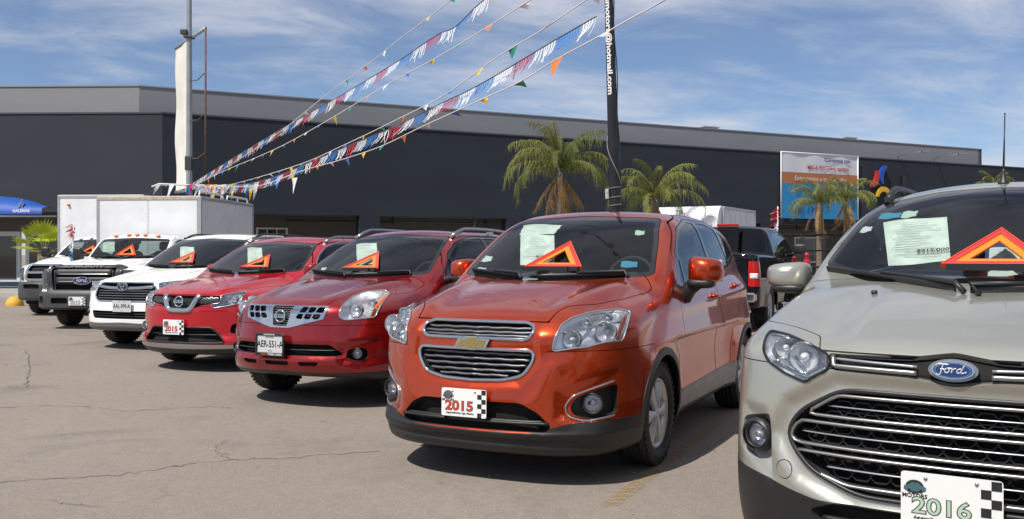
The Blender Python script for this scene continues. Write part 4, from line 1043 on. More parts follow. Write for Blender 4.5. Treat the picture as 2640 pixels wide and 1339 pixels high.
    P, Nn = c.top_pts([(0, 2.18)]); p = Vector(P[0]); mb = MB(); mb.lathe([(0, .030), (.006, .028), (.02, .016), (.06, .009), (.075, .007), (.08, .0001)], 16, 'z', p); an = mb.build('antenna_base', BLACKP, R)
    mb = MB(); mb.tube([p + Vector((0, 0, .07)), p + Vector((0, .05, .24)), p + Vector((0, .09, .385))], [.006, .004, .003], 8); mb.tube([p + Vector((0, .09, .385)), p + Vector((0, .0905, .392))], .004, 8); mb.build('antenna', BLACKP, an)
    for (x, y) in ((-.40, .78), (.40, .78)):
        P, Nn = c.top_pts([(x, y)]); mb = MB(); V, F = sbox(Vector(P[0]) + Vector((0, 0, .006)), (.026, .034, .020), 3, 8); mb.add(V, F, True); mb.build('washer_nozzle', BLACKP, R)
    return c
def base_spec(**k):
    d = dict(zlo=.12, flare=.025, ycut_front=1.2,
        sz=pch([(.1, .08), (.22, .045), (.40, .012), (.62, .0), (.80, .004), (.95, .018), (1.08, .045), (1.2, .10), (1.3, .16)]),
        rx=pch([(0, 0), (.5, .04), (.75, .14), (.9, .4)]), rz=pch([(.1, .1), (.4, .0), (.8, .02), (1.1, .06), (1.3, .15)]), r_fs=.14, r_top=.09, r_roof=.12, r_ap=.09, r_join=.055)
    d.update(k); return d
def build_maroon():
    PA = paint('dark_red_paint', (.28, .006, .008), .62, .28, .22, dust=.0)
    sp = base_spec(L=4.60, W=1.80, H=1.70, R=.35, Rarch=.395, axles=(.93, 3.62),
        hood=pch([(-.2, .855), (0, .895), (.12, .935), (.4, 1.01), (.8, 1.095), (1.2, 1.155), (1.6, 1.18), (2.6, 1.19), (3.6, 1.22), (4.5, 1.15)]),
        drop=lambda a, y: .10 * (a / .8) ** 2.5 * sst(-.2, .5, y) + .03 * (a / .8) ** 2 - .022 * gs(a, .34 + .20 * np.clip(y, 0, 1.2), .09) * sst(.0, .3, y) * sst(1.6, 1.0, y),
        wy=pch([(-.2, .86), (.3, .88), (.9, .885), (1.6, .875), (2.6, .88), (3.5, .89), (4.2, .85), (4.6, .80)]),
        fx=pch([(0, 0), (.25, .015), (.45, .065), (.60, .145), (.72, .25), (.80, .36), (.88, .55), (.96, 1.0)]),
        fz=pch([(.15, .16), (.26, .08), (.34, .02), (.42, -.015), (.52, -.01), (.65, .02), (.78, .05), (.88, .075), (.95, .13), (1.05, .28), (1.2, .6)]),
        zb=pch([(-.2, .31), (.2, .28), (.6, .24), (1.5, .24), (3.2, .26), (4.6, .38)]),
        roof=pch([(1.2, 1.52), (1.8, 1.59), (2.3, 1.625), (2.9, 1.63), (3.7, 1.59), (4.4, 1.51)]), roof_drop=.04,
        ws_y=1.14, ws_z=1.15, ws_slope=1.70, ws_curve=.34, ws_zc=.5, gw=pch([(1.0, .80), (1.5, .83), (2.4, .835), (3.4, .81), (4.6, .70)]), tum=.33, tum2=.25, rs_y=4.45, rs_slope=.65)
    def front_add(x, z):
        a = np.abs(x); d = .035 * sst(.05, -.03, psdf(a, z, [(.60, .42), (.58, .56), (.80, .60), (.82, .44), (.70, .38)]))
        d = d + .020 * sst(.04, -.02, psdf(a, z, [(0, .47), (0, .575), (.50, .575), (.60, .50), (.52, .47)]))
        return d
    sp['front_add'] = front_add
    c = Car('dark_red_crossover', sp, (-2.07, 8.20), 26, 'dark red crossover with chrome waffle grille wings and a black framed number plate', 'car', 'cars parked nose out in the row', h=.024)
    R = c.root; c.arches(); Z = z_of(560, 540, .398)
    # grille: V of chrome with a mesh centre
    rg = c.pixf([(735, 628), (690, 697), (440, 768)], Z); xr, zt = rg[0]; xm, zm = rg[1]; xb, zb_ = rg[2]; zt = max(zt, .86); cz = min(zb_, .73); zm -= .022
    gp = [(-xr, zt), (-xm, zm), (-.10, cz), (.10, cz), (xm, zm), (xr, zt)]
    a = c.take('front', rnd(gp, .012), 0); g = mesh_obj('grille', *bucket(a, .05), VOID, R)
    x, z = a.V[:, 0], a.V[:, 2]; holes = []
    top = lambda q: zt - .014; bot = lambda q: np.interp(abs(q), [.10, xm, xr], [cz, zm, zt])
    fr = a
    for sx in (1, -1):
        for row in (0, 1):
            for k in range(3):
                f0 = .185 + k * (xm + .0 - .185) / 3; f1 = f0 + (xm - .185) / 3 - .011; sl = .018
                h_ = (zt - zm) if k == 2 else (zt - float(bot(f0)) ) ; H0 = zt - .012 - row * .056; H1 = H0 - .046
                if H1 < bot((f0 + f1) / 2) + .006: H1 = float(bot((f0 + f1) / 2)) + .006
                if H0 - H1 < .015: continue
                sh = -.030 * row
                hp = [(sx * (f0 + sh + .02), H0), (sx * (f1 + sh + .02), H0), (sx * (f1 + sh), H1), (sx * (f0 + sh), H1)]
                _, fr = fr.cut(psdf(fr.V[:, 0], fr.V[:, 2], rnd(hp, .004)))
    cen = [(-.115, zt - .004), (-.075, cz + .016), (.075, cz + .016), (.115, zt - .004)]; _, fr = fr.cut(psdf(fr.V[:, 0], fr.V[:, 2], cen))
    fr.build('chrome_frame', CHROME, g, .006, .03)
    for i in range(9):
        zz = zt - .012 - i * (zt - cz - .02) / 9; B, Nn = c.front_pts([(-.105, zz), (.105, zz)], 8); swept('mesh_bar', B, Nn, .004, .006, LAMPG, g, lift=-.012)
    ring_badge(c, g, (0, (zt + cz) / 2 + .003), .052, 'NISSAN')
    # head lamps
    HL = c.pix([Z(*p) for p in [(782, 700), (800, 640), (880, 562), (960, 532), (1085, 522), (1120, 545), (1052, 640), (1022, 704), (920, 712), (830, 722)]]); BW = c.pix([Z(885, 655), Z(985, 610)])
    for sx in (1, -1):
        M_ = np.array([sx, 1, 1]); h = c.lamp('headlight', 'dir', (HL * M_)[::sx], [(sx * BW[0][0], BW[0][2], .058, .035, 0), (sx * BW[1][0], BW[1][2], .038, .04, 0)], .09, None, LAMPG, .009)
        for pts, w, m, lf in (([(1100, 552), (1058, 592), (1028, 640), (1006, 698)], .034, AMBER, -.008), ([(830, 620), (920, 590), (1040, 560)], .014, CHROME, -.03)):
            Q = c.pix([Z(*p) for p in pts]) * M_; Q = resample(Q, 14, False); swept('turn_signal' if m is AMBER else 'lamp_divider', Q, nrm(c.F, Q), w, .012, m, h, lift=lf)
    for sx in (1, -1):
        fp = rnd([(sx * a_, b_) for a_, b_ in [(.61, .46), (.62, .535), (.74, .545), (.76, .45), (.68, .425)]][::sx], .03); a = c.take('front', fp, 0, .9); g2 = mesh_obj('fog_lamp_housing', *bucket(a, .05), VOID, R)
        P, Nn = c.front_pts([(sx * .69, .495)]); fog_lamp(g2, frame_at(P[0] - Nn[0] * .01, (sx * .3, -1, 0)), .040)
    li = rnd([(-.50, .575), (.50, .575), (.60, .49), (.56, .475), (-.56, .475), (-.60, .49)], .02); c.block(li, [(.525, .55)], BLACKP, 'lower_intake', fm=None, sh=.012)
    for x0, x1 in ((-.42, -.22), (-.14, .14), (.22, .42)):
        c.block(rnd([(x0, .425), (x1, .425), (x1 - .02, .385), (x0 + .02, .385)], .012), [], BLACKP, 'bumper_slot', fm=None, depth=.03)
    wsp = rnd([(-.74, 1.17), (-.66, 1.40), (-.58, 1.545), (0, 1.575), (.58, 1.545), (.66, 1.40), (.74, 1.17), (.4, 1.145), (0, 1.135), (-.4, 1.145)], .04)
    hood = rnd([(-.34, -.1), (-.44, .25), (-.62, .55), (-.76, .9), (-.78, 1.22), (-.66, 1.26), (-.3, 1.14), (.3, 1.14), (.66, 1.26), (.78, 1.22), (.76, .9), (.62, .55), (.44, .25), (.34, -.1)], .03)
    belt = pch([(1.4, 1.12), (2.6, 1.17), (3.9, 1.26)]); top = pch([(1.5, 1.15), (1.7, 1.34), (2.05, 1.50), (2.5, 1.56), (3.1, 1.555), (3.6, 1.48), (4.0, 1.34)])
    std_body(c, PA, wsp, 1.52, 2.60, 3.55, 3.95, belt, top, hood, .885, None, None, pch([(0, .335), (.5, .325), (.9, .33)]), BLACKP, .27, y_fd=1.40,
             bump=lambda a, y, z: np.maximum(np.maximum(z - .74, y - .65), -z))
    P, Nn = c.front_pts([(-.02, .60)]); M4 = frame_at(P[0] + Nn[0] * .004 + np.array([-.03, -.04, -.03]), (0, -1, .0)); plate(R, M4, .30, .15, 'silver', 'AER-551-A', sub='DELANTERA', frame=('AGUASCALIENTES', 'NISSAN', 'TORRES CORZO'))
    c.wheels(dict(n=6, w=.07, w2=.05), mat('alloy_silver'), .225, .215, .875)
    for sx in (1, -1): mirror_part(c, (sx * (.99 if sx > 0 else .90), 1.50 + (.12 if sx < 0 else 0), 1.19), (.20, .15, .14), PA, BLACKP, sx, sx * .80)
    interior(c, INTR, (1.50, 1.10), 2.1, 2.95, .70, INTR)
    wipers(c, [((-.66, 1.185), (-.05, 1.145)), ((.02, 1.145), (.58, 1.165))]); roof_rail(c, .60, 2.05, 3.9, SATIN, .017, .06)
    P, Nn = c.top_pts([(0, 3.6)]); p = Vector(P[0]); mb = MB(); mb.tube([p, p + Vector((0, .12, .22))], [.005, .003], 6); mb.build('antenna', BLACKP, R)
    return c
def ring_badge(c, parent, xz, r, word, tube=.008):
    P, Nn = c.front_pts([xz]); M4 = frame_at(P[0] + Nn[0] * .01, (0, -1, .06)); mb = MB()
    mb.tube([(r * cos(t), -.004, r * sin(t)) for t in np.linspace(0, 2 * pi, 37)], tube, 8, False); mb.V = [M4 @ Vector(v) for v in mb.V]; o = mb.build('badge', CHROME, parent)
    if word:
        mb = MB(); mb.prism([(-r * 1.15, -r * .26), (r * 1.15, -r * .26), (r * 1.15, r * .26), (-r * 1.15, r * .26)], -.014, .002, 'xz', f=lambda v: M4 @ v); mb.build('name_bar', CHROME, o)
        letters('badge_wording', word, M4 @ Matrix.Translation((0, -.0145, 0)), r * .56, mat('badge_blue', (.006, .022, .11), .15), o, .0004, .0006)
    return o
def build_red():
    PA = paint('bright_red_paint', (.50, .004, .014), .40, .28, .15, dust=.0)
    sp = base_spec(L=4.60, W=1.82, H=1.68, R=.355, Rarch=.40, axles=(.94, 3.64),
        hood=pch([(-.2, .86), (0, .89), (.12, .93), (.4, 1.00), (.8, 1.075), (1.2, 1.13), (1.6, 1.16), (2.6, 1.18), (3.6, 1.21), (4.5, 1.14)]),
        drop=lambda a, y: .09 * (a / .8) ** 2.5 * sst(-.2, .5, y) + .03 * (a / .8) ** 2 - .022 * gs(a, .40 + .18 * np.clip(y, 0, 1.2), .09) * sst(.0, .3, y) * sst(1.6, 1.0, y),
        wy=pch([(-.2, .87), (.3, .885), (.9, .895), (1.6, .885), (2.6, .89), (3.5, .90), (4.2, .86), (4.6, .80)]),
        fx=pch([(0, 0), (.25, .02), (.45, .075), (.60, .15), (.72, .24), (.80, .34), (.88, .5), (.96, .9)]),
        fz=pch([(.1, .14), (.20, .06), (.30, -.01), (.36, -.015), (.45, .02), (.60, .02), (.70, .02), (.80, .035), (.88, .06), (.95, .12), (1.05, .28), (1.2, .6)]),
        zb=pch([(-.2, .22), (.2, .20), (.6, .22), (1.5, .24), (3.2, .26), (4.6, .38)]),
        roof=pch([(1.2, 1.48), (1.8, 1.555), (2.3, 1.60), (2.9, 1.61), (3.7, 1.57), (4.4, 1.49)]), roof_drop=.04,
        ws_y=1.12, ws_z=1.125, ws_slope=1.75, ws_curve=.34, ws_zc=.5, gw=pch([(1.0, .81), (1.5, .84), (2.4, .845), (3.4, .82), (4.6, .72)]), tum=.34, tum2=.25, rs_y=4.45, rs_slope=.6)
    c = Car('bright_red_crossover', sp, (-3.854, 10.72), 22, 'bright red crossover with chrome V grille and silver lower bumper lip', 'car', 'cars parked nose out in the row', h=.028)
    R = c.root; c.arches(); Z = z_of(340, 560, .3061)
    # dark band between the lamps with chrome V
    band = rnd([(-.50, .885), (-.50, .80), (-.30, .775), (-.16, .72), (.16, .72), (.30, .775), (.50, .80), (.50, .885)], .02)
    g = c.block(band, [], BLACKP, 'grille', fm=None, depth=.04)
    mb = MB()
    for i in range(12):
        for j in range(4):
            for sx in (1, -1):
                x0 = .18 + i * .026; zz = .80 + j * .022 + (i % 2) * .011
                if psdf(np.array([x0]), np.array([zz]), band)[0] > -.012: continue
                Q, Nn = c.front_pts([(sx * (x0 - .011), zz), (sx * x0, zz + .006), (sx * (x0 + .011), zz)]); V, F = sweep(Q, Nn, .004, .006, False, lift=-.015); mb.add(V, F)
    mb.build('mesh_insert', LAMPG, g)['kind'] = 'stuff'
    V1 = [(-.30, .885), (-.215, .885), (-.135, .745), (.135, .745), (.215, .885), (.30, .885), (.175, .685), (-.175, .685)]
    A = []; O = []
    for t in np.linspace(0, 1, 40):
        pass
    inner = resample(pchain([(-.245, .885), (-.20, .80), (-.145, .725), (0, .715), (.145, .725), (.20, .80), (.245, .885)]), 50, False)
    B, Nn = c.front_pts(inner); swept('chrome_band', B, Nn, .060, .035, CHROME, g, lift=-.01)
    ring_badge(c, g, (0, .812), .058, 'NISSAN')
    HL = c.pix([Z(*p) for p in [(660, 745), (700, 702), (765, 657), (985, 629), (905, 730), (800, 752), (692, 769)]]); BW = c.pix([Z(760, 710), Z(850, 690)])
    for sx in (1, -1):
        M_ = np.array([sx, 1, 1]); h = c.lamp('headlight', 'dir', (HL * M_)[::sx], [(sx * BW[0][0], BW[0][2], .036, .03, 0), (sx * BW[1][0], BW[1][2], .040, .03, 0)], .08, None, LAMPG, .008)
        Q = c.pix([Z(*p) for p in [(690, 745), (790, 732), (890, 712)]]) * M_; Q = resample(Q, 14, False); swept('lamp_divider', Q, nrm(c.F, Q), .012, .01, mat('led_white', (.8, .82, .85), .3), h, lift=-.012)
    for sx in (1, -1):
        fp = rnd([(sx * a_, b_) for a_, b_ in [(.60, .46), (.62, .56), (.80, .58), (.82, .48), (.70, .44)]][::sx], .03); g2 = c.block(fp, [], BLACKP, 'fog_lamp_housing', fm=None, depth=.05, lim=.9)
        P, Nn = c.front_pts([(sx * .72, .51)]); fog_lamp(g2, frame_at(P[0] - Nn[0] * .005, (sx * .3, -1, 0)), .045, CHROME)
    li = rnd([(-.42, .52), (.42, .52), (.58, .36), (.54, .345), (-.54, .345), (-.58, .36)], .02); c.block(li, [(.44, .53)], BLACKP, 'lower_intake', fm=BLACKP, sh=.012, fr=.02)
    wsp = rnd([(-.75, 1.145), (-.67, 1.36), (-.58, 1.50), (0, 1.535), (.58, 1.50), (.67, 1.36), (.75, 1.145), (.4, 1.12), (0, 1.11), (-.4, 1.12)], .04)
    hood = rnd([(-.42, -.1), (-.48, .25), (-.66, .55), (-.77, .9), (-.79, 1.2), (-.66, 1.24), (-.3, 1.12), (.3, 1.12), (.66, 1.24), (.79, 1.2), (.77, .9), (.66, .55), (.48, .25), (.42, -.1)], .03)
    belt = pch([(1.4, 1.10), (2.6, 1.15), (3.9, 1.24)]); top = pch([(1.5, 1.13), (1.7, 1.31), (2.05, 1.47), (2.5, 1.53), (3.1, 1.53), (3.6, 1.46), (4.0, 1.32)])
    x, y, z = c.S.V.T; sk, c.S = c.S.cut(np.maximum(np.maximum(np.abs(z - .305) - .028 + .012 * np.abs(x), y - .50), -z)); sk.build('silver_lip', mat('lip_silver', (.45, .45, .45), .22, .9), R, .012, .014)
    std_body(c, PA, wsp, 1.52, 2.60, 3.55, 3.95, belt, top, hood, .892, .44, CLAD, pch([(0, .325), (.5, .325), (.9, .34)]), CLAD, .27, y_fd=1.40, trim=CHROME,
             bump=lambda a, y, z: np.maximum(np.maximum(z - .76, y - .6), -z))
    P, Nn = c.front_pts([(-.02, .52)]); M4 = frame_at(P[0] + np.array([-.03, -.03, -.0]), (0, -1, .0)); plate(R, M4, .30, .17)
    c.wheels(dict(n=5, w=.08, w2=.05), mat('alloy_silver'), .225, .215, .885)
    for sx in (1, -1): mirror_part(c, (sx * (.99 if sx > 0 else .88), 1.50 + (.16 if sx < 0 else 0), 1.16), (.20, .15, .13), PA, BLACKP, sx, sx * .80)
    interior(c, INTG, (1.50, 1.07), 2.1, 2.95, .68, INTB)
    wipers(c, [((-.66, 1.16), (-.05, 1.12)), ((.02, 1.12), (.58, 1.14))]); roof_rail(c, .62, 2.1, 3.9, SATIN, .016, .055)
    return c
def build_white():
    PA = paint('white_pearl_paint', (.80, .80, .77), .0, .35, .0, dust=.05)
    sp = base_spec(L=4.85, W=1.92, H=1.74, R=.37, Rarch=.42, axles=(.96, 3.75),
        hood=pch([(-.2, .93), (0, .955), (.12, .985), (.4, 1.04), (.8, 1.11), (1.2, 1.165), (1.6, 1.19), (2.6, 1.21), (3.6, 1.24), (4.8, 1.16)]),
        drop=lambda a, y: .08 * (a / .85) ** 2.6 * sst(-.2, .5, y) + .03 * (a / .8) ** 2 - .02 * gs(a, .46 + .16 * np.clip(y, 0, 1.2), .09) * sst(.0, .3, y) * sst(1.6, 1.0, y),
        wy=pch([(-.2, .91), (.3, .935), (.9, .945), (1.6, .94), (2.6, .945), (3.6, .95), (4.3, .91), (4.9, .84)]),
        fx=pch([(0, 0), (.25, .015), (.45, .05), (.62, .11), (.76, .20), (.85, .30), (.93, .48), (1.0, .9)]),
        fz=pch([(.1, .14), (.25, .06), (.34, .0), (.45, -.01), (.60, .0), (.75, .02), (.88, .035), (.97, .07), (1.05, .18), (1.2, .5)]),
        zb=pch([(-.2, .30), (.2, .27), (.6, .27), (1.5, .28), (3.2, .28), (4.9, .40)]),
        roof=pch([(1.2, 1.58), (1.85, 1.645), (2.4, 1.69), (3.1, 1.70), (3.9, 1.66), (4.7, 1.58)]), roof_drop=.035,
        ws_y=1.16, ws_z=1.16, ws_slope=1.58, ws_curve=.30, ws_zc=.5, gw=pch([(1.0, .86), (1.5, .89), (2.4, .895), (3.6, .87), (4.8, .78)]), tum=.32, tum2=.22, rs_y=4.7, rs_slope=.5)
    c = Car('white_crossover', sp, (-5.49, 13.1), 19, 'white crossover with chrome bar grille, between the bright red crossover and the white trucks', 'car', 'cars parked nose out in the row', h=.03)
    R = c.root; c.arches()
    gp = rnd([(-.44, .955), (-.50, .90), (-.56, .76), (-.48, .70), (.48, .70), (.56, .76), (.50, .90), (.44, .955)], .03)
    g = c.block(gp, [(.845, .50), (.81, .51), (.775, .52), (.74, .52)], CHROME, 'grille', fr=.022, sh=.010, depth=.05, lift=-.02)
    B, Nn = c.front_pts([(-.47, .905), (-.25, .885), (0, .880), (.25, .885), (.47, .905)], 30); swept('chrome_wing', B, Nn, .045, .03, CHROME, g, lift=-.01)
    P, Nn = c.front_pts([(0, .895)]); M4 = frame_at(P[0] + Nn[0] * .03, (0, -1, .06)); E = lambda a, b, cx=0, cz=0: [(cx + a * cos(t), -.004, cz + b * sin(t)) for t in np.linspace(0, 2 * pi, 33)]
    mb = MB(); mb.tube(E(.085, .060), .007, 6, False); mb.tube(E(.055, .026, 0, .026), .006, 6, False); mb.tube(E(.022, .052, 0, .004), .006, 6, False); mb.V = [M4 @ Vector(v) for v in mb.V]; mb.build('badge', CHROME, g)
    mb = MB(); mb.prism([(p[0], p[2]) for p in E(.083, .058)][:-1], .0, .02, 'xz', f=lambda v: M4 @ v); mb.build('badge_backing', GLOSSB, g)
    for sx in (1, -1):
        hp = rnd([(sx * a_, b_) for a_, b_ in [(.50, .955), (.56, .86), (.66, .835), (.98, .88), (.98, 1.03), (.70, .985)]][::sx], .015)
        c.lamp('headlight', 'front', hp, [(sx * .64, .90, .045, .04, 0), (sx * .76, .92, .045, .035, 0)], .09, .62, LAMPG, .010)
    li = rnd([(-.62, .56), (.62, .56), (.56, .45), (-.56, .45)], .03); c.block(li, [(.52, .58), (.485, .58)], BLACKP, 'lower_intake', fm=None, sh=.012)
    for sx in (1, -1):
        fp = rnd([(sx * a_, b_) for a_, b_ in [(.70, .50), (.72, .60), (.86, .62), (.87, .50)]][::sx], .03); g2 = c.block(fp, [], BLACKP, 'fog_lamp_housing', fm=None, depth=.04, lim=.9)
        P, Nn = c.front_pts([(sx * .78, .555)]); fog_lamp(g2, frame_at(P[0], (sx * .3, -1, 0)), .035)
    wsp = rnd([(-.80, 1.18), (-.72, 1.42), (-.64, 1.59), (0, 1.62), (.64, 1.59), (.72, 1.42), (.80, 1.18), (.4, 1.15), (0, 1.145), (-.4, 1.15)], .04)
    hood = rnd([(-.46, -.1), (-.52, .25), (-.72, .5), (-.84, .9), (-.86, 1.24), (-.70, 1.28), (-.3, 1.16), (.3, 1.16), (.70, 1.28), (.86, 1.24), (.84, .9), (.72, .5), (.52, .25), (.46, -.1)], .03)
    belt = pch([(1.4, 1.13), (2.7, 1.18), (4.2, 1.25)]); top = pch([(1.5, 1.16), (1.7, 1.36), (2.05, 1.54), (2.5, 1.61), (3.3, 1.62), (3.9, 1.56), (4.3, 1.40)])
    std_body(c, PA, wsp, 1.55, 2.70, 3.65, 4.2, belt, top, hood, .965, None, None, pch([(0, .40), (.5, .385), (1, .39)]), mat('bumper_grey', (.12, .12, .12), .5), .30, y_fd=1.45,
             bump=lambda a, y, z: np.maximum(np.maximum(z - .84, y - .65), -z))
    P, Nn = c.front_pts([(0, .63)]); M4 = frame_at(P[0] + np.array([0.02, -.03, -.0]), (0, -1, .0)); plate(R, M4, .32, .16, 'silver', 'AAL-999-A', sub='AGS          MEX', frame=None)
    c.wheels(dict(n=5, w=.08, w2=.05), mat('alloy_silver'), .235, .215, .935)
    for sx in (1, -1): mirror_part(c, (sx * (1.05 if sx > 0 else .92), 1.52 + (.16 if sx < 0 else 0), 1.19), (.20, .15, .13), PA, BLACKP, sx, sx * .85)
    interior(c, INTR, (1.52, 1.10), 2.15, 3.1, .72, INTR, W=1.45)
    wipers(c, [((-.70, 1.195), (-.05, 1.155)), ((.02, 1.155), (.62, 1.175))]); roof_rail(c, .66, 2.2, 4.2, BLACKP, .016, .06)
    return c
# ------------------------------------------------------------------ white trucks with box bodies
def truck_spec(**k):
    d = dict(W=1.84, L=3.05, H=1.80, R=.36, Rarch=.44, zlo=.15, axles=(1.0, 9.0), flare=.02, ycut_front=1.2,
        sz=pch([(.1, .03), (.30, .01), (.60, .0), (.9, .0), (1.1, .008), (1.25, .03), (1.4, .08)]),
        wy=pch([(-.2, .90), (.3, .905), (.9, .91), (1.6, .905), (2.6, .905), (3.2, .90)]),
        rx=pch([(0, 0), (.7, .01), (.9, .08)]), rz=pch([(.1, .0), (1.3, .0)]), r_fs=.10, r_top=.08, r_roof=.10, r_ap=.07, r_join=.04,
        zb=pch([(-.2, .36), (1, .36), (3, .36)]), rs_y=3.02, rs_slope=.06, rs_curve=.02, side_clip=0)
    d.update(k); return d
def box_body(parent, x0, x1, y0, y1, z0, z1, name='cargo_box', rack=False):
    wm = mat('box_panel_white', (.70, .71, .72), .32, .0, var=.09, vscale=1.6, rvar=.08, bmp=.9, bscale=2.2); tm = mat('box_trim_aluminium', (.50, .50, .51), .40, .7, var=.1); rust = mat('box_trim_rusty', (.42, .33, .24), .7, var=.3, vscale=9)
    mb = MB(); mb.box(((x0 + x1) / 2, (y0 + y1) / 2, (z0 + z1) / 2), (x1 - x0, y1 - y0, z1 - z0)); o = mb.build(name, VOID, parent)
    # front wall of riveted sheets
    n = 2; w = (x1 - x0 - .12) / n
    for i in range(n):
        mb = MB(); mb.box((x0 + .06 + w * (i + .5), y0 - .006, (z0 + z1) / 2), (w - .006, .012, z1 - z0 - .14), bev=.003); mb.build('panel', wm, o)
    m = 2; ln = (y1 - y0 - .12) / m
    for i in range(m):
        mb = MB(); mb.box((x1 + .006, y0 + .06 + ln * (i + .5), (z0 + z1) / 2), (.012, ln - .006, z1 - z0 - .14), bev=.003); mb.build('panel', wm, o)
    mb = MB(); mb.box(((x0 + x1) / 2, (y0 + y1) / 2, z1 + .008), (x1 - x0 - .02, y1 - y0 - .02, .016)); mb.build('box_roof', wm, o)
    for (cx, cy, cz, dx, dy, dz, mm, nm) in [(x0 + .03, y0 - .004, (z0 + z1) / 2, .07, .03, z1 - z0, tm, 'corner_post'), (x1 - .01, y0 - .004, (z0 + z1) / 2, .09, .05, z1 - z0, tm, 'corner_post'),
                                             ((x0 + x1) / 2, y0 - .010, z1 - .035, x1 - x0, .03, .07, rust if rack else tm, 'top_rail'), (x1 + .010, (y0 + y1) / 2, z1 - .035, .03, y1 - y0, .07, tm, 'top_rail'),
                                             (x1 + .010, y1 - .02, (z0 + z1) / 2, .03, .07, z1 - z0, tm, 'corner_post'), ((x0 + x1) / 2, y0 - .010, z0 + .03, x1 - x0, .03, .07, tm, 'bottom_rail'), (x1 + .010, (y0 + y1) / 2, z0 + .03, .03, y1 - y0, .07, tm, 'bottom_rail')]:
        mb = MB(); mb.box((cx, cy, cz), (dx, dy, dz), bev=.006); mb.build(nm, mm, o)
    mb = MB()
    for i in range(n + 1):
        for s_ in (-1, 1):
            xx = x0 + .06 + w * i + s_ * .022
            if not (x0 + .07 < xx < x1 - .07): continue
            for k in range(22): mb.box((xx, y0 - .014, z0 + .10 + k * (z1 - z0 - .2) / 21), (.012, .006, .012), bev=.002)
    for i in range(m + 1):
        for s_ in (-1, 1):
            yy = y0 + .06 + ln * i + s_ * .022
            if not (y0 + .07 < yy < y1 - .07): continue
            for k in range(22): mb.box((x1 + .014, yy, z0 + .10 + k * (z1 - z0 - .2) / 21), (.006, .012, .012), bev=.002)
    mb.build('rivets', tm, o)['kind'] = 'stuff'
    return o
def chassis(c, ys=3.3, y1=6.4, ax=5.2, w=.74):
    mb = MB(); 
    for x in (-.38, .38):
        mb = MB(); mb.box((x, (ys + y1) / 2 - .2, .55), (.09, y1 - ys + .8, .18)); mb.build('chassis_rail', BLACKP, c.root)
    p = None
    for ch in c.root.children:
        if ch.name.startswith('wheel') and not ch.name.startswith('wheel_'): p = ch; break
    for sx in (1, -1):
        for k in (0, 1):
            wh = copy_tree(p); wh.parent = c.root; wh.location = (sx * (w + .02 - k * .24), ax, c.sp['R']); wh.rotation_euler = (0, 0, 0 if sx > 0 else pi)
def cab_lights(c, xs, y, z, m, base=WHITEP):
    for x in xs:
        P, Nn = c.top_pts([(x, y)]); mb = MB(); V, F = sbox(Vector(P[0]) + Vector((0, 0, .018)), (.085, .10, .055), 2.6, 10); mb.add(V, F, True); mb.build('cab_light', m, c.root)
def cab(c, PA, wsp, win, hood, hz, door, gm=SIDEG):
    R = c.root; glass_unit(c, 'windscreen', 'ws', wsp, glass('truck_glass', (.62, .72, .70)), frit=.025)
    for vw in ('L', 'R'):
        d = c.take(vw, rnd(win, .03), .004, .35); x, y, z = d.V.T; w, fr = d.cut(psdf(y, z, rnd(win, .03)) + .025); fr.build('window_trim', BLACKP, R, 0, .01); w.build('window', gm, R, -.004)
    rg = rnd([(-.66, 1.31), (-.64, 1.64), (.64, 1.64), (.66, 1.31)], .04); w = c.take('rear', rg, .004, 2.6); w.build('rear_window', glass('truck_glass'), R, -.003)
    shell(c, INTG)
    g = np.maximum(c.g('top', hood), hz - c.S.V[:, 2]); a, _ = c.S.cut(g + .003); _, c.S = c.S.cut(g - .003); a.build('bonnet', PA, R, 0, .02)
    for vw, sx in (('L', 1), ('R', -1)):
        d = c.panel('door', vw, rnd(door, .03), PA, .007, .4); handle(c, d, door[-1][0] - .14 if 0 else 2.72, 1.16, sx, PA)
    c.S.build('body', PA, R, 0, .012)
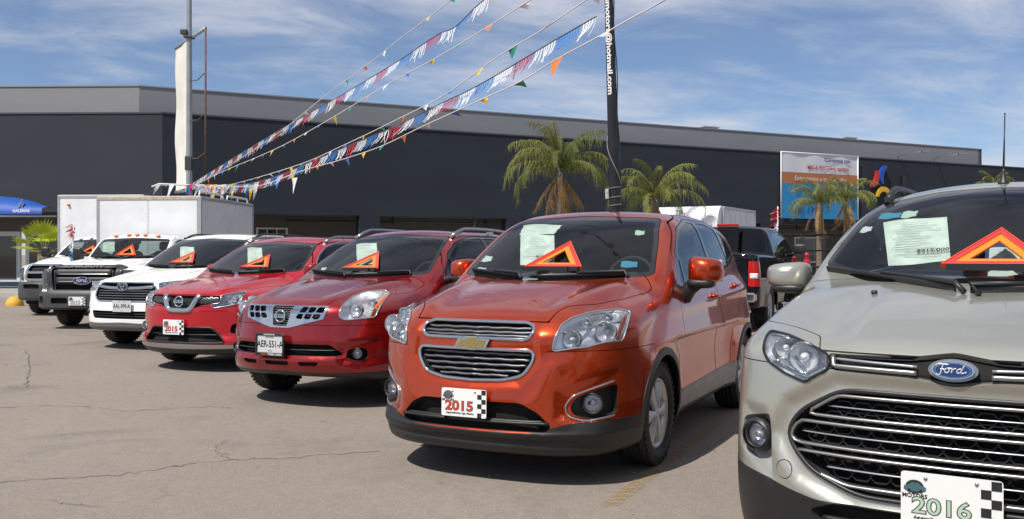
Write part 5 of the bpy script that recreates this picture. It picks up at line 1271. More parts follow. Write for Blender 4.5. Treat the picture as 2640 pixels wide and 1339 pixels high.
def build_superduty():
    PA = paint('fleet_white_paint', (.80, .80, .785), .0, .35, .0, dust=.06)
    sp = truck_spec(
        hood=pch([(-.2, 1.12), (0, 1.135), (.10, 1.165), (.4, 1.215), (.9, 1.265), (1.4, 1.285), (1.8, 1.28), (3.2, 1.27)]),
        drop=lambda a, y: .05 * (a / .8) ** 3 + .055 * sst(.50, .66, a) * sst(.0, .2, y) * sst(1.9, 1.2, y) - .02 * gs(a, .42, .10) * sst(.1, .5, y),
        fx=pch([(0, 0), (.3, .01), (.6, .03), (.75, .075), (.85, .16), (.92, .32), (1.0, .7)]), fz=pch([(.2, .0), (.38, -.06), (.60, -.06), (.70, -.02), (.74, .02), (.9, .0), (1.05, .0), (1.12, .05), (1.2, .2)]),
        roof=pch([(1.4, 1.66), (2.0, 1.745), (2.5, 1.77), (3.0, 1.76)]), roof_drop=.035, ws_y=1.48, ws_z=1.27, ws_slope=1.12, ws_curve=.22, ws_zc=.3, gw=pch([(1.4, .83), (2, .84), (3.1, .83)]), tum=.12, tum2=.12)
    c = Car('white_box_truck', sp, (-7.75, 16.8), 4, 'white cab truck with black grille, blue oval badge and orange roof lights, box body behind', 'truck', 'white box trucks at the end of the row', h=.032)
    R = c.root; c.arches(); sp['axles'] = (1.0,)
    # bumper (dark) and grille
    gp = rnd([(-.66, 1.14), (-.62, .66), (.62, .66), (.66, 1.14)], .06); gf = mat('grille_frame_grey', (.040, .040, .043), .5, .1)
    g = c.block(gp, [], gf, 'grille', fm=gf, fr=.12, depth=.07, view='front')
    for z in (1.06, .875, .70):
        B, Nn = c.front_pts([(-.52, z), (.52, z)], 20); swept('grille_bar', B, Nn, .095 if z != .875 else .13, .03, gf, g, lift=-.045); B, Nn = c.front_pts([(-.52, z + .02), (.52, z + .02)], 20)
    for z in (1.00, .865):
        B, Nn = c.front_pts([(-.50, z), (.50, z)], 20); swept('grille_silver_strip', B, Nn, .014, .02, SATIN, g, lift=-.018)  # thin silver strips on the dark bars
    for x in (-.545, .545):
        B, Nn = c.front_pts([(x, 1.08), (x, .70)], 10); swept('grille_bar', B, Nn, .03, .02, gf, g, lift=-.03)
    P, Nn = c.front_pts([(0, .885)]); oval_badge(g, frame_at(P[0] + Nn[0] * .02, (0, -1, 0)), .35, .145)
    P, Nn = c.front_pts([(0, 1.128)]); letters('bonnet_lettering', 'SUPER DUTY', frame_at(P[0] + np.array([0, -.035, .012]), (0, -1, .9)), .075, mat('letter_grey', (.10, .10, .10), .5), g, .003, .003, sx=1.75)
    lamps = [(.675, 1.08), (.86, 1.065), (.90, .99), (.90, .73), (.66, .71)]
    for sx in (1, -1):
        q = [(sx * a_, b_) for a_, b_ in lamps][::-sx]
        h = c.lamp('headlight', 'front', rnd(q, .02), [(sx * .755, .97, .062, .03, 0), (sx * .755, .81, .062, .03, 0)], .09, .40, LAMPG, .014)
        if h:
            B, Nn = c.front_pts([(sx * .68, .89), (sx * .86, .89)], 6); swept('lamp_divider', B, Nn, .02, .02, LAMPG, h, lift=-.02)
            B, Nn = c.front_pts([(sx * .835, 1.03), (sx * .845, .76)], 8); swept('turn_signal', B, Nn, .03, .01, AMBER, h, lift=-.03)
    for x0, x1 in ((-.56, -.24), (.24, .56)): c.block(rnd([(x0, .575), (x1, .575), (x1, .47), (x0, .47)], .02), [], BLACKP, 'bumper_slot', fm=None, depth=.04)
    for sx in (1, -1): c.block(rnd([(sx * a_, b_) for a_, b_ in [(.72, .60), (.82, .60), (.82, .46), (.72, .46)]][::sx], .02), [(.555, sx * .81, sx * .73), (.52, sx * .81, sx * .73)], CLAD, 'fog_pocket', fm=None, depth=.04)
    x, y, z = c.S.V.T; cl, c.S = c.S.cut(np.maximum(z - .675, y - .55)); x, y, z = cl.V.T; lowp, cl = cl.cut(z - .40); cl.build('bumper', mat('bumper_dark_grey', (.06, .06, .063), .4, .2, var=.15), R, .03, .05); lowp.build('valance', BLACKP, R, 0, .02)
    cab(c, PA, rnd([(-.76, 1.30), (-.735, 1.48), (-.70, 1.665), (0, 1.695), (.70, 1.665), (.735, 1.48), (.76, 1.30), (.4, 1.275), (-.4, 1.275)], .05),
        [(1.86, 1.30), (2.12, 1.60), (2.36, 1.66), (2.86, 1.66), (2.90, 1.30)], rnd([(-.66, .01), (-.68, 1.45), (-.5, 1.55), (.5, 1.55), (.68, 1.45), (.66, .01)], .03), 1.10,
        [(1.62, .50), (1.66, 1.1), (1.78, 1.30), (2.06, 1.63), (2.30, 1.71), (2.92, 1.71), (2.95, .50)])
    P, Nn = c.front_pts([(-.03, .52)]); plate(R, frame_at(P[0] + np.array([-.02, -.045, .0]), (0, -1, 0)), .31, .155, text='2015', tcol=mat('plate_pale_green_ink'), ccol=mat('emblem_green'))
    c.wheels(dict(n=8, w=.05, w2=.04), mat('steel_wheel', (.35, .35, .35), .4, .6), .23, .21, .90)
    chassis(c, 2.9, 5.6, 4.6); cab_lights(c, (-.44, -.17, .0, .17, .44), 2.10, 0, AMBER)
    for sx in (1, -1):
        mb = MB(); V, F = sbox((sx * 1.03, 1.72, 1.36), (.19, .15, .27), 5, 10); mb.add(V, F, True); mb.box((sx * 1.03, 1.72, 1.30), (.195, .155, .006)); mb.tube([(sx * .95, 1.74, 1.25), (sx * .86, 1.76, 1.22)], .02, 8); mb.tube([(sx * .95, 1.74, 1.42), (sx * .86, 1.76, 1.36)], .02, 8); mb.build('mirror', BLACKP, R)
    interior(c, INTG, (1.62, 1.20), 2.25, 3, .80, INTR, W=1.4, rear=False); wipers(c, [((-.62, 1.31), (-.05, 1.285)), ((.03, 1.285), (.58, 1.30))])
    P, Nn = c.ws = ws_pts(c, [(0, 1.62)]); mb = MB(); mb.box((0, P[0][1] + .10, 1.60), (.24, .03, .07), bev=.01); mb.build('rear_view_mirror', BLACKP, R)
    b = box_body(R, -1.46, .83, 3.25, 6.5, .62, 2.60, rack=True)
    # ladder rack on the box roof
    rk = mat('rack_white', (.62, .62, .60), .5, .2, var=.15)
    for ya, yb in ((3.35, 4.75), (4.95, 6.35)):
        mb = MB(); mb.tube([(.76, ya, 2.61), (.76, ya + .06, 2.72), (.76, yb - .06, 2.72), (.76, yb, 2.61)], .022, 8); mb.tube([(.76, (ya + yb) / 2, 2.61), (.76, (ya + yb) / 2, 2.72)], .016, 6); mb.build('roof_rack', rk, R)
    return c
def build_ram():
    PA = MATS['fleet_white_paint']
    sp = truck_spec(
        hood=pch([(-.2, 1.06), (0, 1.085), (.10, 1.13), (.4, 1.225), (.9, 1.30), (1.4, 1.325), (1.8, 1.32), (3.2, 1.31)]),
        drop=lambda a, y: .05 * (a / .8) ** 3 + .07 * sst(.44, .60, a) * sst(.0, .3, y) * sst(1.9, 1.2, y), sz=pch([(.1, .03), (.30, .01), (.60, .0), (.9, .0), (1.1, .015), (1.25, .05), (1.4, .10)]),
        fx=pch([(0, 0), (.3, .015), (.5, .05), (.7, .14), (.85, .28), (.93, .48), (1.0, .8)]), fz=pch([(.2, .06), (.34, -.01), (.50, -.03), (.70, -.02), (.75, .03), (.9, .0), (1.04, .02), (1.12, .08), (1.2, .2)]),
        roof=pch([(1.4, 1.68), (2.0, 1.775), (2.5, 1.80), (3.0, 1.79)]), roof_drop=.035, ws_y=1.45, ws_z=1.31, ws_slope=1.35, ws_curve=.22, ws_zc=.3, gw=pch([(1.4, .83), (2, .84), (3.1, .83)]), tum=.26, tum2=.2, H=1.84)
    c = Car('white_box_truck', sp, (-10.14, 20.4), 4, 'white cab truck with chrome cross-bar grille, farthest in the row of parked vehicles', 'truck', 'white box trucks at the end of the row', h=.04)
    R = c.root; c.arches(); sp['axles'] = (1.0,)
    gp = rnd([(-.52, 1.13), (-.60, .79), (.60, .79), (.52, 1.13)], .07); g = c.block(gp, [], CHROME, 'grille', fm=CHROME, fr=.075, depth=.05)
    B, Nn = c.front_pts([(-.55, .96), (.55, .96)], 24); swept('chrome_bar', B, Nn, .06, .03, CHROME, g, lift=-.01); B, Nn = c.front_pts([(0, 1.10), (0, .81)], 8); swept('chrome_bar', B, Nn, .07, .03, CHROME, g, lift=-.012)
    for sx in (1, -1):
        q = [(sx * a_, b_) for a_, b_ in [(.63, 1.07), (.80, 1.05), (.93, 1.0), (.93, .80), (.66, .78)]][::-sx]; c.lamp('headlight', 'front', rnd(q, .03), [(sx * .72, .93, .06, .03, 0), (sx * .83, .92, .04, .03, 0)], .09, .45, LAMPG, .012)
    for x0, x1 in ((-.62, -.22), (.22, .62)): c.block(rnd([(x0, .70), (x1, .70), (x1, .60), (x0, .60)], .02), [], BLACKP, 'bumper_slot', fm=None, depth=.04)
    x, y, z = c.S.V.T; cl, c.S = c.S.cut(np.maximum(z - .755, y - .55)); cl.build('bumper', mat('bumper_dark_grey'), R, .02, .05)
    cab(c, PA, rnd([(-.735, 1.345), (-.68, 1.52), (-.62, 1.70), (0, 1.725), (.62, 1.70), (.68, 1.52), (.735, 1.345), (.4, 1.315), (-.4, 1.315)], .05),
        [(1.86, 1.35), (2.12, 1.63), (2.36, 1.69), (2.86, 1.69), (2.90, 1.35)], rnd([(-.66, .01), (-.68, 1.45), (-.5, 1.52), (.5, 1.52), (.68, 1.45), (.66, .01)], .03), 1.10,
        [(1.62, .50), (1.66, 1.1), (1.78, 1.34), (2.06, 1.66), (2.30, 1.74), (2.92, 1.74), (2.95, .50)])
    c.wheels(dict(n=8, w=.05, w2=.04), mat('steel_wheel'), .24, .21, .90); chassis(c, 2.9, 5.6, 4.6); cab_lights(c, (-.44, -.17, .0, .17, .44), 2.10, 0, WHITEP)
    for sx in (1, -1):
        mb = MB(); V, F = sbox((sx * 1.08, 1.70, 1.42), (.22, .16, .24), 4, 10); mb.add(V, F, True); mb.tube([(sx * 1.0, 1.72, 1.32), (sx * .84, 1.76, 1.28)], [.05, .06], 8); mb.build('mirror', BLACKP, R)
    interior(c, INTG, (1.66, 1.23), 2.25, 3, .82, INTR, W=1.4, rear=False); wipers(c, [((-.62, 1.345), (-.05, 1.325)), ((.03, 1.325), (.58, 1.34))])
    b = box_body(R, -1.68, .56, 3.25, 6.5, .62, 2.86)
    mb = MB(); mb.lathe([(-.03, .001), (-.03, .03), (-.012, .036), (0, .036)], 14, 'y', (-1.38, 3.22, 2.62)); mb.build('marker_light', AMBER, b)
    return c
def build_pickup():
    """black pickup seen from behind: the local front face is its tailgate"""
    PA = paint('black_paint', (.006, .006, .007), .0, .3, .0, dust=.0)
    sp = dict(L=5.75, W=2.0, H=1.98, R=.40, Rarch=.46, zlo=.25, axles=(1.15, 4.80), flare=.03, ycut_front=1.0,
        hood=pch([(-.2, 1.38), (0, 1.385), (1.5, 1.36), (2.2, 1.30), (4.0, 1.22), (4.8, 1.16), (5.7, 1.05)]), drop=lambda a, y: .02 * (a / .9) ** 4,
        wy=pch([(-.2, .97), (.3, .985), (3, .99), (5, .98), (5.8, .92)]), sz=pch([(.2, .05), (.45, .01), (.7, .0), (1.0, .005), (1.2, .02), (1.4, .05), (1.5, .09)]),
        fx=pch([(0, 0), (.8, .005), (.92, .03), (1.0, .10)]), fz=pch([(.2, .05), (.45, .0), (1.4, .02)]), rx=pch([(0, 0), (.7, .1), (1, .4)]), rz=pch([(.2, .05), (.7, 0), (1.1, .1)]),
        zb=pch([(-.2, .42), (6, .40)]), r_fs=.08, r_top=.06,
        roof=pch([(1.7, 1.86), (2.3, 1.92), (3.0, 1.93), (3.7, 1.86), (4.2, 1.7)]), roof_drop=.035, ws_y=1.78, ws_z=1.32, ws_slope=.22, ws_curve=.05, gw=pch([(1.6, .90), (2.5, .91), (4.2, .90)]), tum=.28, tum2=.15, rs_y=4.75, rs_slope=1.7, r_roof=.10, r_ap=.07, r_join=.03)
    c = Car('black_pickup', sp, (3.35, 16.4), 26, 'black pickup seen from behind, red tail lamp beside the orange crossover', 'pickup', h=.035)
    R = c.root; c.arches()
    for sx in (1, -1):
        q = [(sx * a_, b_) for a_, b_ in [(.80, 1.24), (1.1, 1.24), (1.1, .80), (.80, .80)]][::sx]; a = c.take('front', q, .004, .16); 
        o = a.build('tail_light', REDL, R, .008, .03)
        if o is not None:
            w = c.block(rnd([(sx * a_, b_) for a_, b_ in [(.82, 1.03), (.955, 1.03), (.955, .93), (.82, .93)]][::sx], .01), [], WHITEP, 'dummy', fm=None) if 0 else None
            B, Nn = c.front_pts([(sx * .83, .985), (sx * .95, .985)], 8); swept('reversing_lens', B, Nn, .09, .008, WHITEP, o, lift=.008)
    a = c.take('ws', rnd([(-.76, 1.42), (-.66, 1.84), (.66, 1.84), (.76, 1.42)], .06), .004, 2.4); a.build('rear_window', DARKG, R, -.003)
    B, Nn = c.top_pts([(-.35, 2.02), (.35, 2.02)], 10); 
    mb = MB(); mb.box((0, 1.98, 1.93), (.42, .10, .05), bev=.01); mb.build('brake_light', REDL, R)
    win = [(2.10, 1.40), (2.16, 1.80), (3.3, 1.80), (3.75, 1.62), (4.0, 1.40)]
    for vw in ('L', 'R'):
        d = c.take(vw, rnd(win, .04), .004, .4); d.build('window', DARKG, R, -.004)
    shell(c, VOID)
    tg = c.take('front', rnd([(-.78, 1.34), (.78, 1.34), (.78, .74), (-.78, .74)], .04), .008, .3); tg.build('tailgate', PA, R, 0, .02)
    for vw in ('L', 'R'):
        c.panel('door', vw, rnd([(2.05, .50), (2.05, 1.82), (3.0, 1.84), (3.0, .50)], .04), PA, .008, .4); c.panel('door', vw, rnd([(3.02, .50), (3.02, 1.84), (3.4, 1.82), (4.05, 1.40), (4.15, .50)], .04), PA, .008, .4)
    c.S.build('body', PA, R, 0, .012)
    mb = MB(); mb.box((0, -.06, .62), (1.9, .16, .16), bev=.03); mb.build('rear_bumper', CHROME, R)
    for sx in (1, -1):
        mb = MB(); V, F = sbox((sx * 1.10, 3.62, 1.47), (.26, .12, .20), 4, 10); mb.add(V, F, True); mb.tube([(sx * 1.02, 3.64, 1.40), (sx * .90, 3.68, 1.34)], [.03, .04], 8); mb.build('mirror', BLACKP, R)
        mb = MB(); mb.tube([(sx * .98, 2.2, .42), (sx * 1.04, 2.4, .40), (sx * 1.04, 4.0, .40), (sx * .98, 4.2, .42)], .03, 8); mb.build('side_step', CHROME, R)
    c.wheels(dict(n=6, w=.09, w2=.05), mat('alloy_silver'), .25, .25, .98); return c
def far_box_truck():
    """white box truck far behind the orange crossover, nose towards the camera"""
    t = empty('delivery_truck', (at(1765, 656, 27).x, 27, 0), -radians(30), 'white box truck with rounded roof fairing behind the black pickup', 'truck')
    wm = mat('box_panel_white'); tm = mat('box_trim_aluminium'); z1 = 2.76
    mb = MB(); mb.box((0, 2.0, 1.75), (2.1, 3.3, 1.9), bev=.02); o = mb.build('cargo_box', wm, t)
    for i in range(6): mb = MB(); mb.box((1.06, .62 + i * .55, 1.72), (.02, .50, 1.7), bev=.006); mb.build('panel', wm, o)
    for x in (-1.03, 1.03):
        for y in (.38, 3.62): mb = MB(); mb.box((x, y, 1.75), (.09, .09, 1.94), bev=.01); mb.build('corner_post', tm, o)
    for x in (-1.05, 1.05): mb = MB(); mb.box((x, 2, z1 - .06), (.05, 3.3, .08), bev=.01); mb.build('top_rail', tm, o)
    G = [[(x, .40 - .40 * sin(a), z1 - .42 + .42 * cos(a)) for a in np.linspace(0, pi / 2, 10)] + [(x, -.02, 1.9)] for x in (-1.0, 1.0)]
    mb = MB(); mb.grid(G); mb.prism([(p[1], p[2]) for p in G[0]] + [(.4, 1.9)], .98, 1.0, 'yz'); mb.prism([(p[1], p[2]) for p in G[0]] + [(.4, 1.9)], -1.0, -.98, 'yz'); mb.build('roof_fairing', wm, t)
    mb = MB(); mb.box((0, -.25, 1.2), (1.9, 1.2, 1.5), bev=.18); mb.build('cab', wm, t); mb = MB(); mb.box((0, -.80, 1.6), (1.6, .2, .5), bev=.08); mb.build('windscreen', DARKG, t)
    mb = MB(); mb.box((0, 1.6, .7), (.9, 4.6, .2)); mb.build('chassis', BLACKP, t)
    for x in (-.9, .9):
        for y in (-.4, 2.9): mb = MB(); mb.lathe([(-.12, .001), (-.12, .36), (-.09, .40), (.09, .40), (.12, .36), (.12, .001)], 24, 'x', (x, y, .40)); mb.build('wheel', RUBBER, t)
    return t
# ------------------------------------------------------------------ ground, building, poles
def asphalt():
    m = bpy.data.materials.new('asphalt'); nt, o = _nodes(m); p = nt.nodes.new('ShaderNodeBsdfPrincipled'); nt.links.new(p.outputs[0], o.inputs[0]); L = nt.links.new
    big = nz(nt, .35, 6, .6); mid = nz(nt, 3.2, 6, .65, dist=.3); fine = nz(nt, 160, 3, .7); grit = nz(nt, 60, 4, .75)
    c = colmix(nt, ramp(nt, big, .35, .65, 0, 1), (.198, .165, .140), (.250, .211, .180))
    c = colmix(nt, ramp(nt, mid, .45, .75, 0, .55), c, (.172, .147, .128))
    c = colmix(nt, ramp(nt, grit, .35, .70, 0, .75), c, (.315, .270, .232)); c = colmix(nt, ramp(nt, fine, .52, .72, 0, .8), c, (.095, .088, .080))
    mot = nz(nt, 13, 5, .7); c = colmix(nt, ramp(nt, mot, .40, .70, 0, .5), c, (.165, .143, .125)); sp = nz(nt, 95, 2, .5); c = colmix(nt, ramp(nt, sp, .60, .68, 0, .75), c, (.40, .365, .33))
    # oil and tyre stains
    st = nz(nt, .9, 5, .55, dist=.6); c = colmix(nt, ramp(nt, st, .56, .72, 0, .5), c, (.115, .100, .088)); st2 = nz(nt, 5.5, 4, .5); c = colmix(nt, ramp(nt, st2, .70, .76, 0, .6), c, (.075, .068, .062))
    # hairline cracks: edges of large irregular cells, broken up
    tc = nt.nodes.new('ShaderNodeTexCoord'); ds = nt.nodes.new('ShaderNodeTexNoise'); ds.inputs['Scale'].default_value = 1.6; ds.inputs['Detail'].default_value = 6; L(tc.outputs['Object'], ds.inputs['Vector'])
    mx = nt.nodes.new('ShaderNodeMix'); mx.data_type = 'VECTOR'; mx.inputs[0].default_value = .22; L(tc.outputs['Object'], mx.inputs[4]); L(ds.outputs['Color'], mx.inputs[5])
    vo = nt.nodes.new('ShaderNodeTexVoronoi'); vo.feature = 'DISTANCE_TO_EDGE'; vo.inputs['Scale'].default_value = .38; L(mx.outputs[1], vo.inputs['Vector'])
    cr = ramp(nt, vo.outputs['Distance'], .001, .004, 1, 0); msk = ramp(nt, nz(nt, .7, 3, .5), .60, .66, 0, .55)
    mu = nt.nodes.new('ShaderNodeMath'); mu.operation = 'MULTIPLY'; mu.use_clamp = True; L(cr, mu.inputs[0]); L(msk, mu.inputs[1])
    c = colmix(nt, mu.outputs[0], c, (.07, .064, .058)); L(c, p.inputs['Base Color']); p.inputs['Roughness'].default_value = .92; p.inputs['Specular IOR Level'].default_value = .25
    ad = nt.nodes.new('ShaderNodeMath'); ad.operation = 'ADD'; L(grit, ad.inputs[0]); L(fine, ad.inputs[1]); L(bump(nt, ad.outputs[0], .55, .006), p.inputs['Normal']); return m
def ground():
    mb = MB(); P = [[(x, y, 0.0) for y in (-400, -60, -6, 60, 400, 1500)] for x in (-900, -80, -10, 10, 80, 900)]; mb.grid(P, smooth=False); g = mb.build('ground', asphalt()); g['kind'] = 'structure'; tag(g, 'sun bleached grey-brown asphalt parking lot')
    ck = mat('crack_dark', (.095, .084, .075), .95); W = []
    def gp(px, py): d = FPX * CAM_H / (py - HY); return ((px - CX) * d / FPX, d)
    for pts, w in (([(-80, 1248), (120, 1236), (330, 1222), (480, 1198), (620, 1186), (760, 1180), (985, 1162)], .013), ([(-60, 1052), (200, 1048), (330, 1060), (520, 1050), (600, 1053)], .012), ([(600, 1186), (560, 1160), (585, 1135)], .008), ([(70, 905), (78, 960), (66, 1000)], .022), ([(-20, 868), (140, 862), (300, 872)], .016), ([(1700, 1125), (1780, 1140), (1850, 1170)], .008)):
        Q = []
        pp = pchain([gp(*p) for p in pts], 12)
        for (x, y) in pp: j = .02; Q.append((x + rng.normal(0, j), y + rng.normal(0, j), .002))
        mb = MB(); n = len(Q); V = []
        for i, q in enumerate(Q):
            t = Vector(Q[min(i + 1, n - 1)]) - Vector(Q[max(i - 1, 0)]); t.z = 0; t.normalize(); b = Vector((-t.y, t.x, 0)) * w * .38 * rng.uniform(.3, 1.3); V += [Vector(q) + b, Vector(q) - b]
        mb.add(V, [(2 * i, 2 * i + 1, 2 * i + 3, 2 * i + 2) for i in range(n - 1)]); o = mb.build('crack', ck, g)
    # worn yellow bay line
    m = bpy.data.materials.new('worn_yellow_paint'); nt, o = _nodes(m); p = nt.nodes.new('ShaderNodeBsdfPrincipled'); p.inputs['Roughness'].default_value = .85; tr = nt.nodes.new('ShaderNodeBsdfTransparent'); ms = nt.nodes.new('ShaderNodeMixShader')
    c = colmix(nt, ramp(nt, nz(nt, 20, 5, .7), .3, .7, 0, 1), (.42, .25, .06), (.30, .21, .11)); nt.links.new(c, p.inputs['Base Color']); nt.links.new(ramp(nt, nz(nt, 26, 6, .75), .44, .60, 0.0, .75), ms.inputs[0]); nt.links.new(tr.outputs[0], ms.inputs[1]); nt.links.new(p.outputs[0], ms.inputs[2]); nt.links.new(ms.outputs[0], o.inputs[0])
    for (a, b, w) in (((1570, 1305), (1700, 1205), .10), ((1700, 1205), (1985, 985), .10), ((985, 1010), (1020, 975), .10)):
        A = Vector((*gp(*a), .004)); B = Vector((*gp(*b), .004)); t = (B - A).normalized(); s_ = Vector((-t.y, t.x, 0)) * w / 2
        mb = MB(); mb.add([A + s_, A - s_, B - s_, B + s_], [(0, 1, 2, 3)]); o = mb.build('bay_line', m, g)
    # small stones and litter
    mb = MB()
    for _ in range(260):
        d = rng.uniform(3.5, 16); x = rng.uniform(-.6, .3) * d; r = rng.uniform(.003, .009); V, F = sbox((x, d, r * .5), (r * 2, r * 1.6, r * 1.3), 2, 3); mb.add(V, F)
    tag(mb.build('gravel', mat('grit', (.30, .28, .25), .9, var=.3)), 'loose grit scattered over the asphalt', kind='stuff')
TH_F = atan2(13.1, 26.16); FA = Vector((-12.70, 33.8, 0)); FD = Vector((cos(TH_F), sin(TH_F), 0)); FN = Vector((sin(TH_F), -cos(TH_F), 0))
def building():
    root = empty('commercial_building', FA, 0, 'long two-tone grey commercial building with dark lower walls behind the parked cars', 'building')
    def wallmat(name, col, k=.06):
        m = bpy.data.materials.new(name); nt, o = _nodes(m); p = nt.nodes.new('ShaderNodeBsdfPrincipled'); nt.links.new(p.outputs[0], o.inputs[0])
        f = nz(nt, 1.0, 6, .6, stretch=(.25, .25, 1.1)); c = colmix(nt, ramp(nt, f, .3, .7, 0, 1), tuple(q * (1 - k * 1.5) for q in col), tuple(q * (1 + k) for q in col))
        tc = nt.nodes.new('ShaderNodeTexCoord'); sp = nt.nodes.new('ShaderNodeSeparateXYZ'); nt.links.new(tc.outputs['Object'], sp.inputs[0])
        w = nt.nodes.new('ShaderNodeTexWave'); w.bands_direction = 'Z'; w.inputs['Scale'].default_value = 2.6; w.inputs['Distortion'].default_value = 1.2; w.inputs['Detail'].default_value = 3; nt.links.new(tc.outputs['Object'], w.inputs['Vector'])
        c = colmix(nt, ramp(nt, w.outputs['Fac'], .0, .18, .22, 0), c, tuple(q * .8 for q in col)); nt.links.new(c, p.inputs['Base Color']); p.inputs['Roughness'].default_value = .9; p.inputs['Specular IOR Level'].default_value = .2
        nt.links.new(bump(nt, nz(nt, 30, 4, .7), .25, .01), p.inputs['Normal']); return m
    DK = wallmat('dark_wall_paint', (.028, .033, .044), .10); LG = wallmat('light_wall_paint', (.240, .245, .262), .05); TP = mat('taupe_wall', (.115, .105, .095), .9, var=.08); CE = mat('soffit_grey', (.10, .10, .10), .9)
    DK2 = wallmat('dark_wall_sunlit_west', (.040, .045, .054), .08)  # same dark wall, colour lightened for the sun on the west face
    ZS, ZD, ZL = 2.90, 6.47, 7.62
    up = Vector((0, 0, 1))
    def seg(o, d, t0, t1, z0, z1, off, th, m, name, n=None, parent=root):
        """slab between distances t0..t1 along direction d from o, outer face at off along normal n"""
        nn = n; a = o + d * t0 + nn * off; b = o + d * t1 + nn * off; V = []
        for q in (a, b, b - nn * th, a - nn * th): V += [q + up * z0, q + up * z1]
        V = [v - FA for v in V]; F = [(0, 2, 3, 1), (2, 4, 5, 3), (4, 6, 7, 5), (6, 0, 1, 7), (1, 3, 5, 7), (0, 6, 4, 2)]
        mb = MB(); mb.add(V, F); return mb.build(name, m, parent)
    LD = Vector((-1, .03, 0)).normalized(); LN = Vector((-.03, -1, 0)).normalized()
    seg(FA, FD, 0, 72, ZS, ZD, 0, .35, DK, 'dark_wall', FN); seg(FA, LD, 0, 26, ZS, ZD, 0, .35, DK2, 'dark_wall', LN)
    # parapet cap strips
    seg(FA, FD, 0, 72, ZD, ZD + .06, .03, .42, mat('parapet_cap', (.05, .055, .065), .7), 'parapet', FN); seg(FA, LD, 0, 26, ZD, ZD + .06, .03, .42, MATS['parapet_cap'], 'parapet', LN)
    LA = Vector((-13.9, 34.7, 0)); lt = 47.0
    seg(LA, FD, 0, lt, ZS, ZL, 0, .3, LG, 'light_wall', FN); LG2 = wallmat('light_wall_sunlit_west', (.25, .25, .255), .05); seg(LA, LD, 0, 26, ZS, ZL, 0, .3, LG2, 'light_wall', LN)  # west copy of the light wall, colour slightly warmed as sunlit
    seg(LA + FD * lt, -FN, 0, 20, ZS, ZL, 0, .3, LG, 'light_wall', FD)
    seg(LA, FD, 0, lt, ZL, ZL + .05, .03, .36, mat('cap_grey', (.24, .24, .25), .7), 'parapet', FN); seg(LA, LD, 0, 26, ZL, ZL + .05, .03, .36, MATS['cap_grey'], 'parapet', LN)
    # recessed ground floor: ceiling, back wall, piers
    seg(FA, FD, -2, 72, ZS, ZS + .1, -.36, 5, CE, 'soffit', FN); seg(FA, LD, -2, 26, ZS, ZS + .1, -.36, 5, CE, 'soffit', LN)
    seg(FA, FD, -1, 72, .0, ZS, -2.6, .2, TP, 'ground_floor_wall', FN); seg(FA, LD, 1.0, 26, .0, .32, -1.2, .2, mat('plinth_blue', (.02, .035, .07), .5), 'plinth', LN)
    def tpx(px):
        u = (px - CX) / FPX; return (u * FA.y - FA.x) / (FD.x - u * FD.y)
    for a, b in ((927, 979), (1306, 1345), (1690, 1720), (1962, 1985), (2300, 2330), (618, 640)):
        seg(FA, FD, tpx(a), tpx(b), 0, ZS, .0, .5, DK, 'pier', FN)
    seg(FA, FD, -.01, .4, 0, ZS, 0, .45, DK2, 'pier', FN)
    # roller shutters, doors and windows under the soffit
    gw = mat('shop_window_dark', (.012, .014, .018), .05, coat=.6); fm = mat('window_frame_white', (.70, .70, .68), .5); gm = mat('shutter_grey', (.22, .22, .22), .6, .3)
    for a, b, z1 in ((640, 728, 2.45), (1040, 1120, 2.3), (1380, 1460, 2.3), (2010, 2065, 1.9), (2110, 2190, 2.3)):
        t0, t1 = tpx(a) + .8, tpx(b) + .8; fo = seg(FA, FD, t0, t1, .9 if b - a > 60 else 1.1, z1, -2.56, .06, fm, 'window', FN)
        for i in range(3):
            w = (t1 - t0 - .12) / 3; seg(FA, FD, t0 + .06 + w * i + .03, t0 + .06 + w * (i + 1) - .03, .98 if b - a > 60 else 1.16, z1 - .08, -2.53, .05, gw, 'pane', FN, fo)
    # western shop front
    for i, (a, b) in enumerate(((-.2, 4.75), (4.95, 9.4), (9.6, 14.0), (14.2, 18))):
        fo = seg(FA, LD, 1.0 + a, 1.0 + b, .32, 2.22, -1.25, .1, fm, 'shop_window', LN)
        seg(FA, LD, 1.16 + a, .84 + b, .44, 2.04, -1.22, .06, gw, 'pane', LN, fo)
    seg(FA, LD, .5, 26, 2.22, ZS, -1.2, .2, TP, 'fascia', LN)
    # sprinkler pipe, cameras and small fixtures below the soffit
    mb = MB(); mb.tube([FA + FD * 5 - FN * 2.2 + up * 2.75 - FA, FA + FD * 40 - FN * 2.2 + up * 2.75 - FA], .04, 8); mb.build('pipe', MATS['parapet_cap'], root)
    for t in (9, 13.2, 17.5, 27, 31):
        mb = MB(); mb.lathe([(0, .05), (.25, .05), (.26, .001)], 10, 'z', FD * t - FN * .6 + up * 2.62); mb.build('ceiling_lamp', BLACKP, root)
    # rooftop units
    for px, w, t in ((1858, .95, 0), (2222, .85, 0)):
        u = (px - CX) / FPX; tt = (u * LA.y - LA.x) / (FD.x - u * FD.y); p = LA + FD * tt - FN * 1.2
        t_ = empty('rooftop_unit', p + up * ZL, TH_F, 'pale rooftop air unit above the %s' % ('middle of the long parapet' if px < 2000 else 'banner end of the long parapet'), 'roof unit', 'rooftop air units')
        mb = MB(); mb.box((0, 0, .10), (w, .9, .28), bev=.02); mb.build('casing', mat('unit_beige', (.48, .47, .43), .6, var=.08), t_); mb = MB(); mb.box((0, 0, .26), (w + .08, 1.0, .05)); mb.box((0, 0, -.04), (w, .8, .05)); mb.build('lid', MATS['unit_beige'], t_)
        for k in range(4): mb = MB(); mb.box((0, -.46, .02 + k * .05), (w * .8, .02, .02)); mb.build('louvre', SATIN, t_)
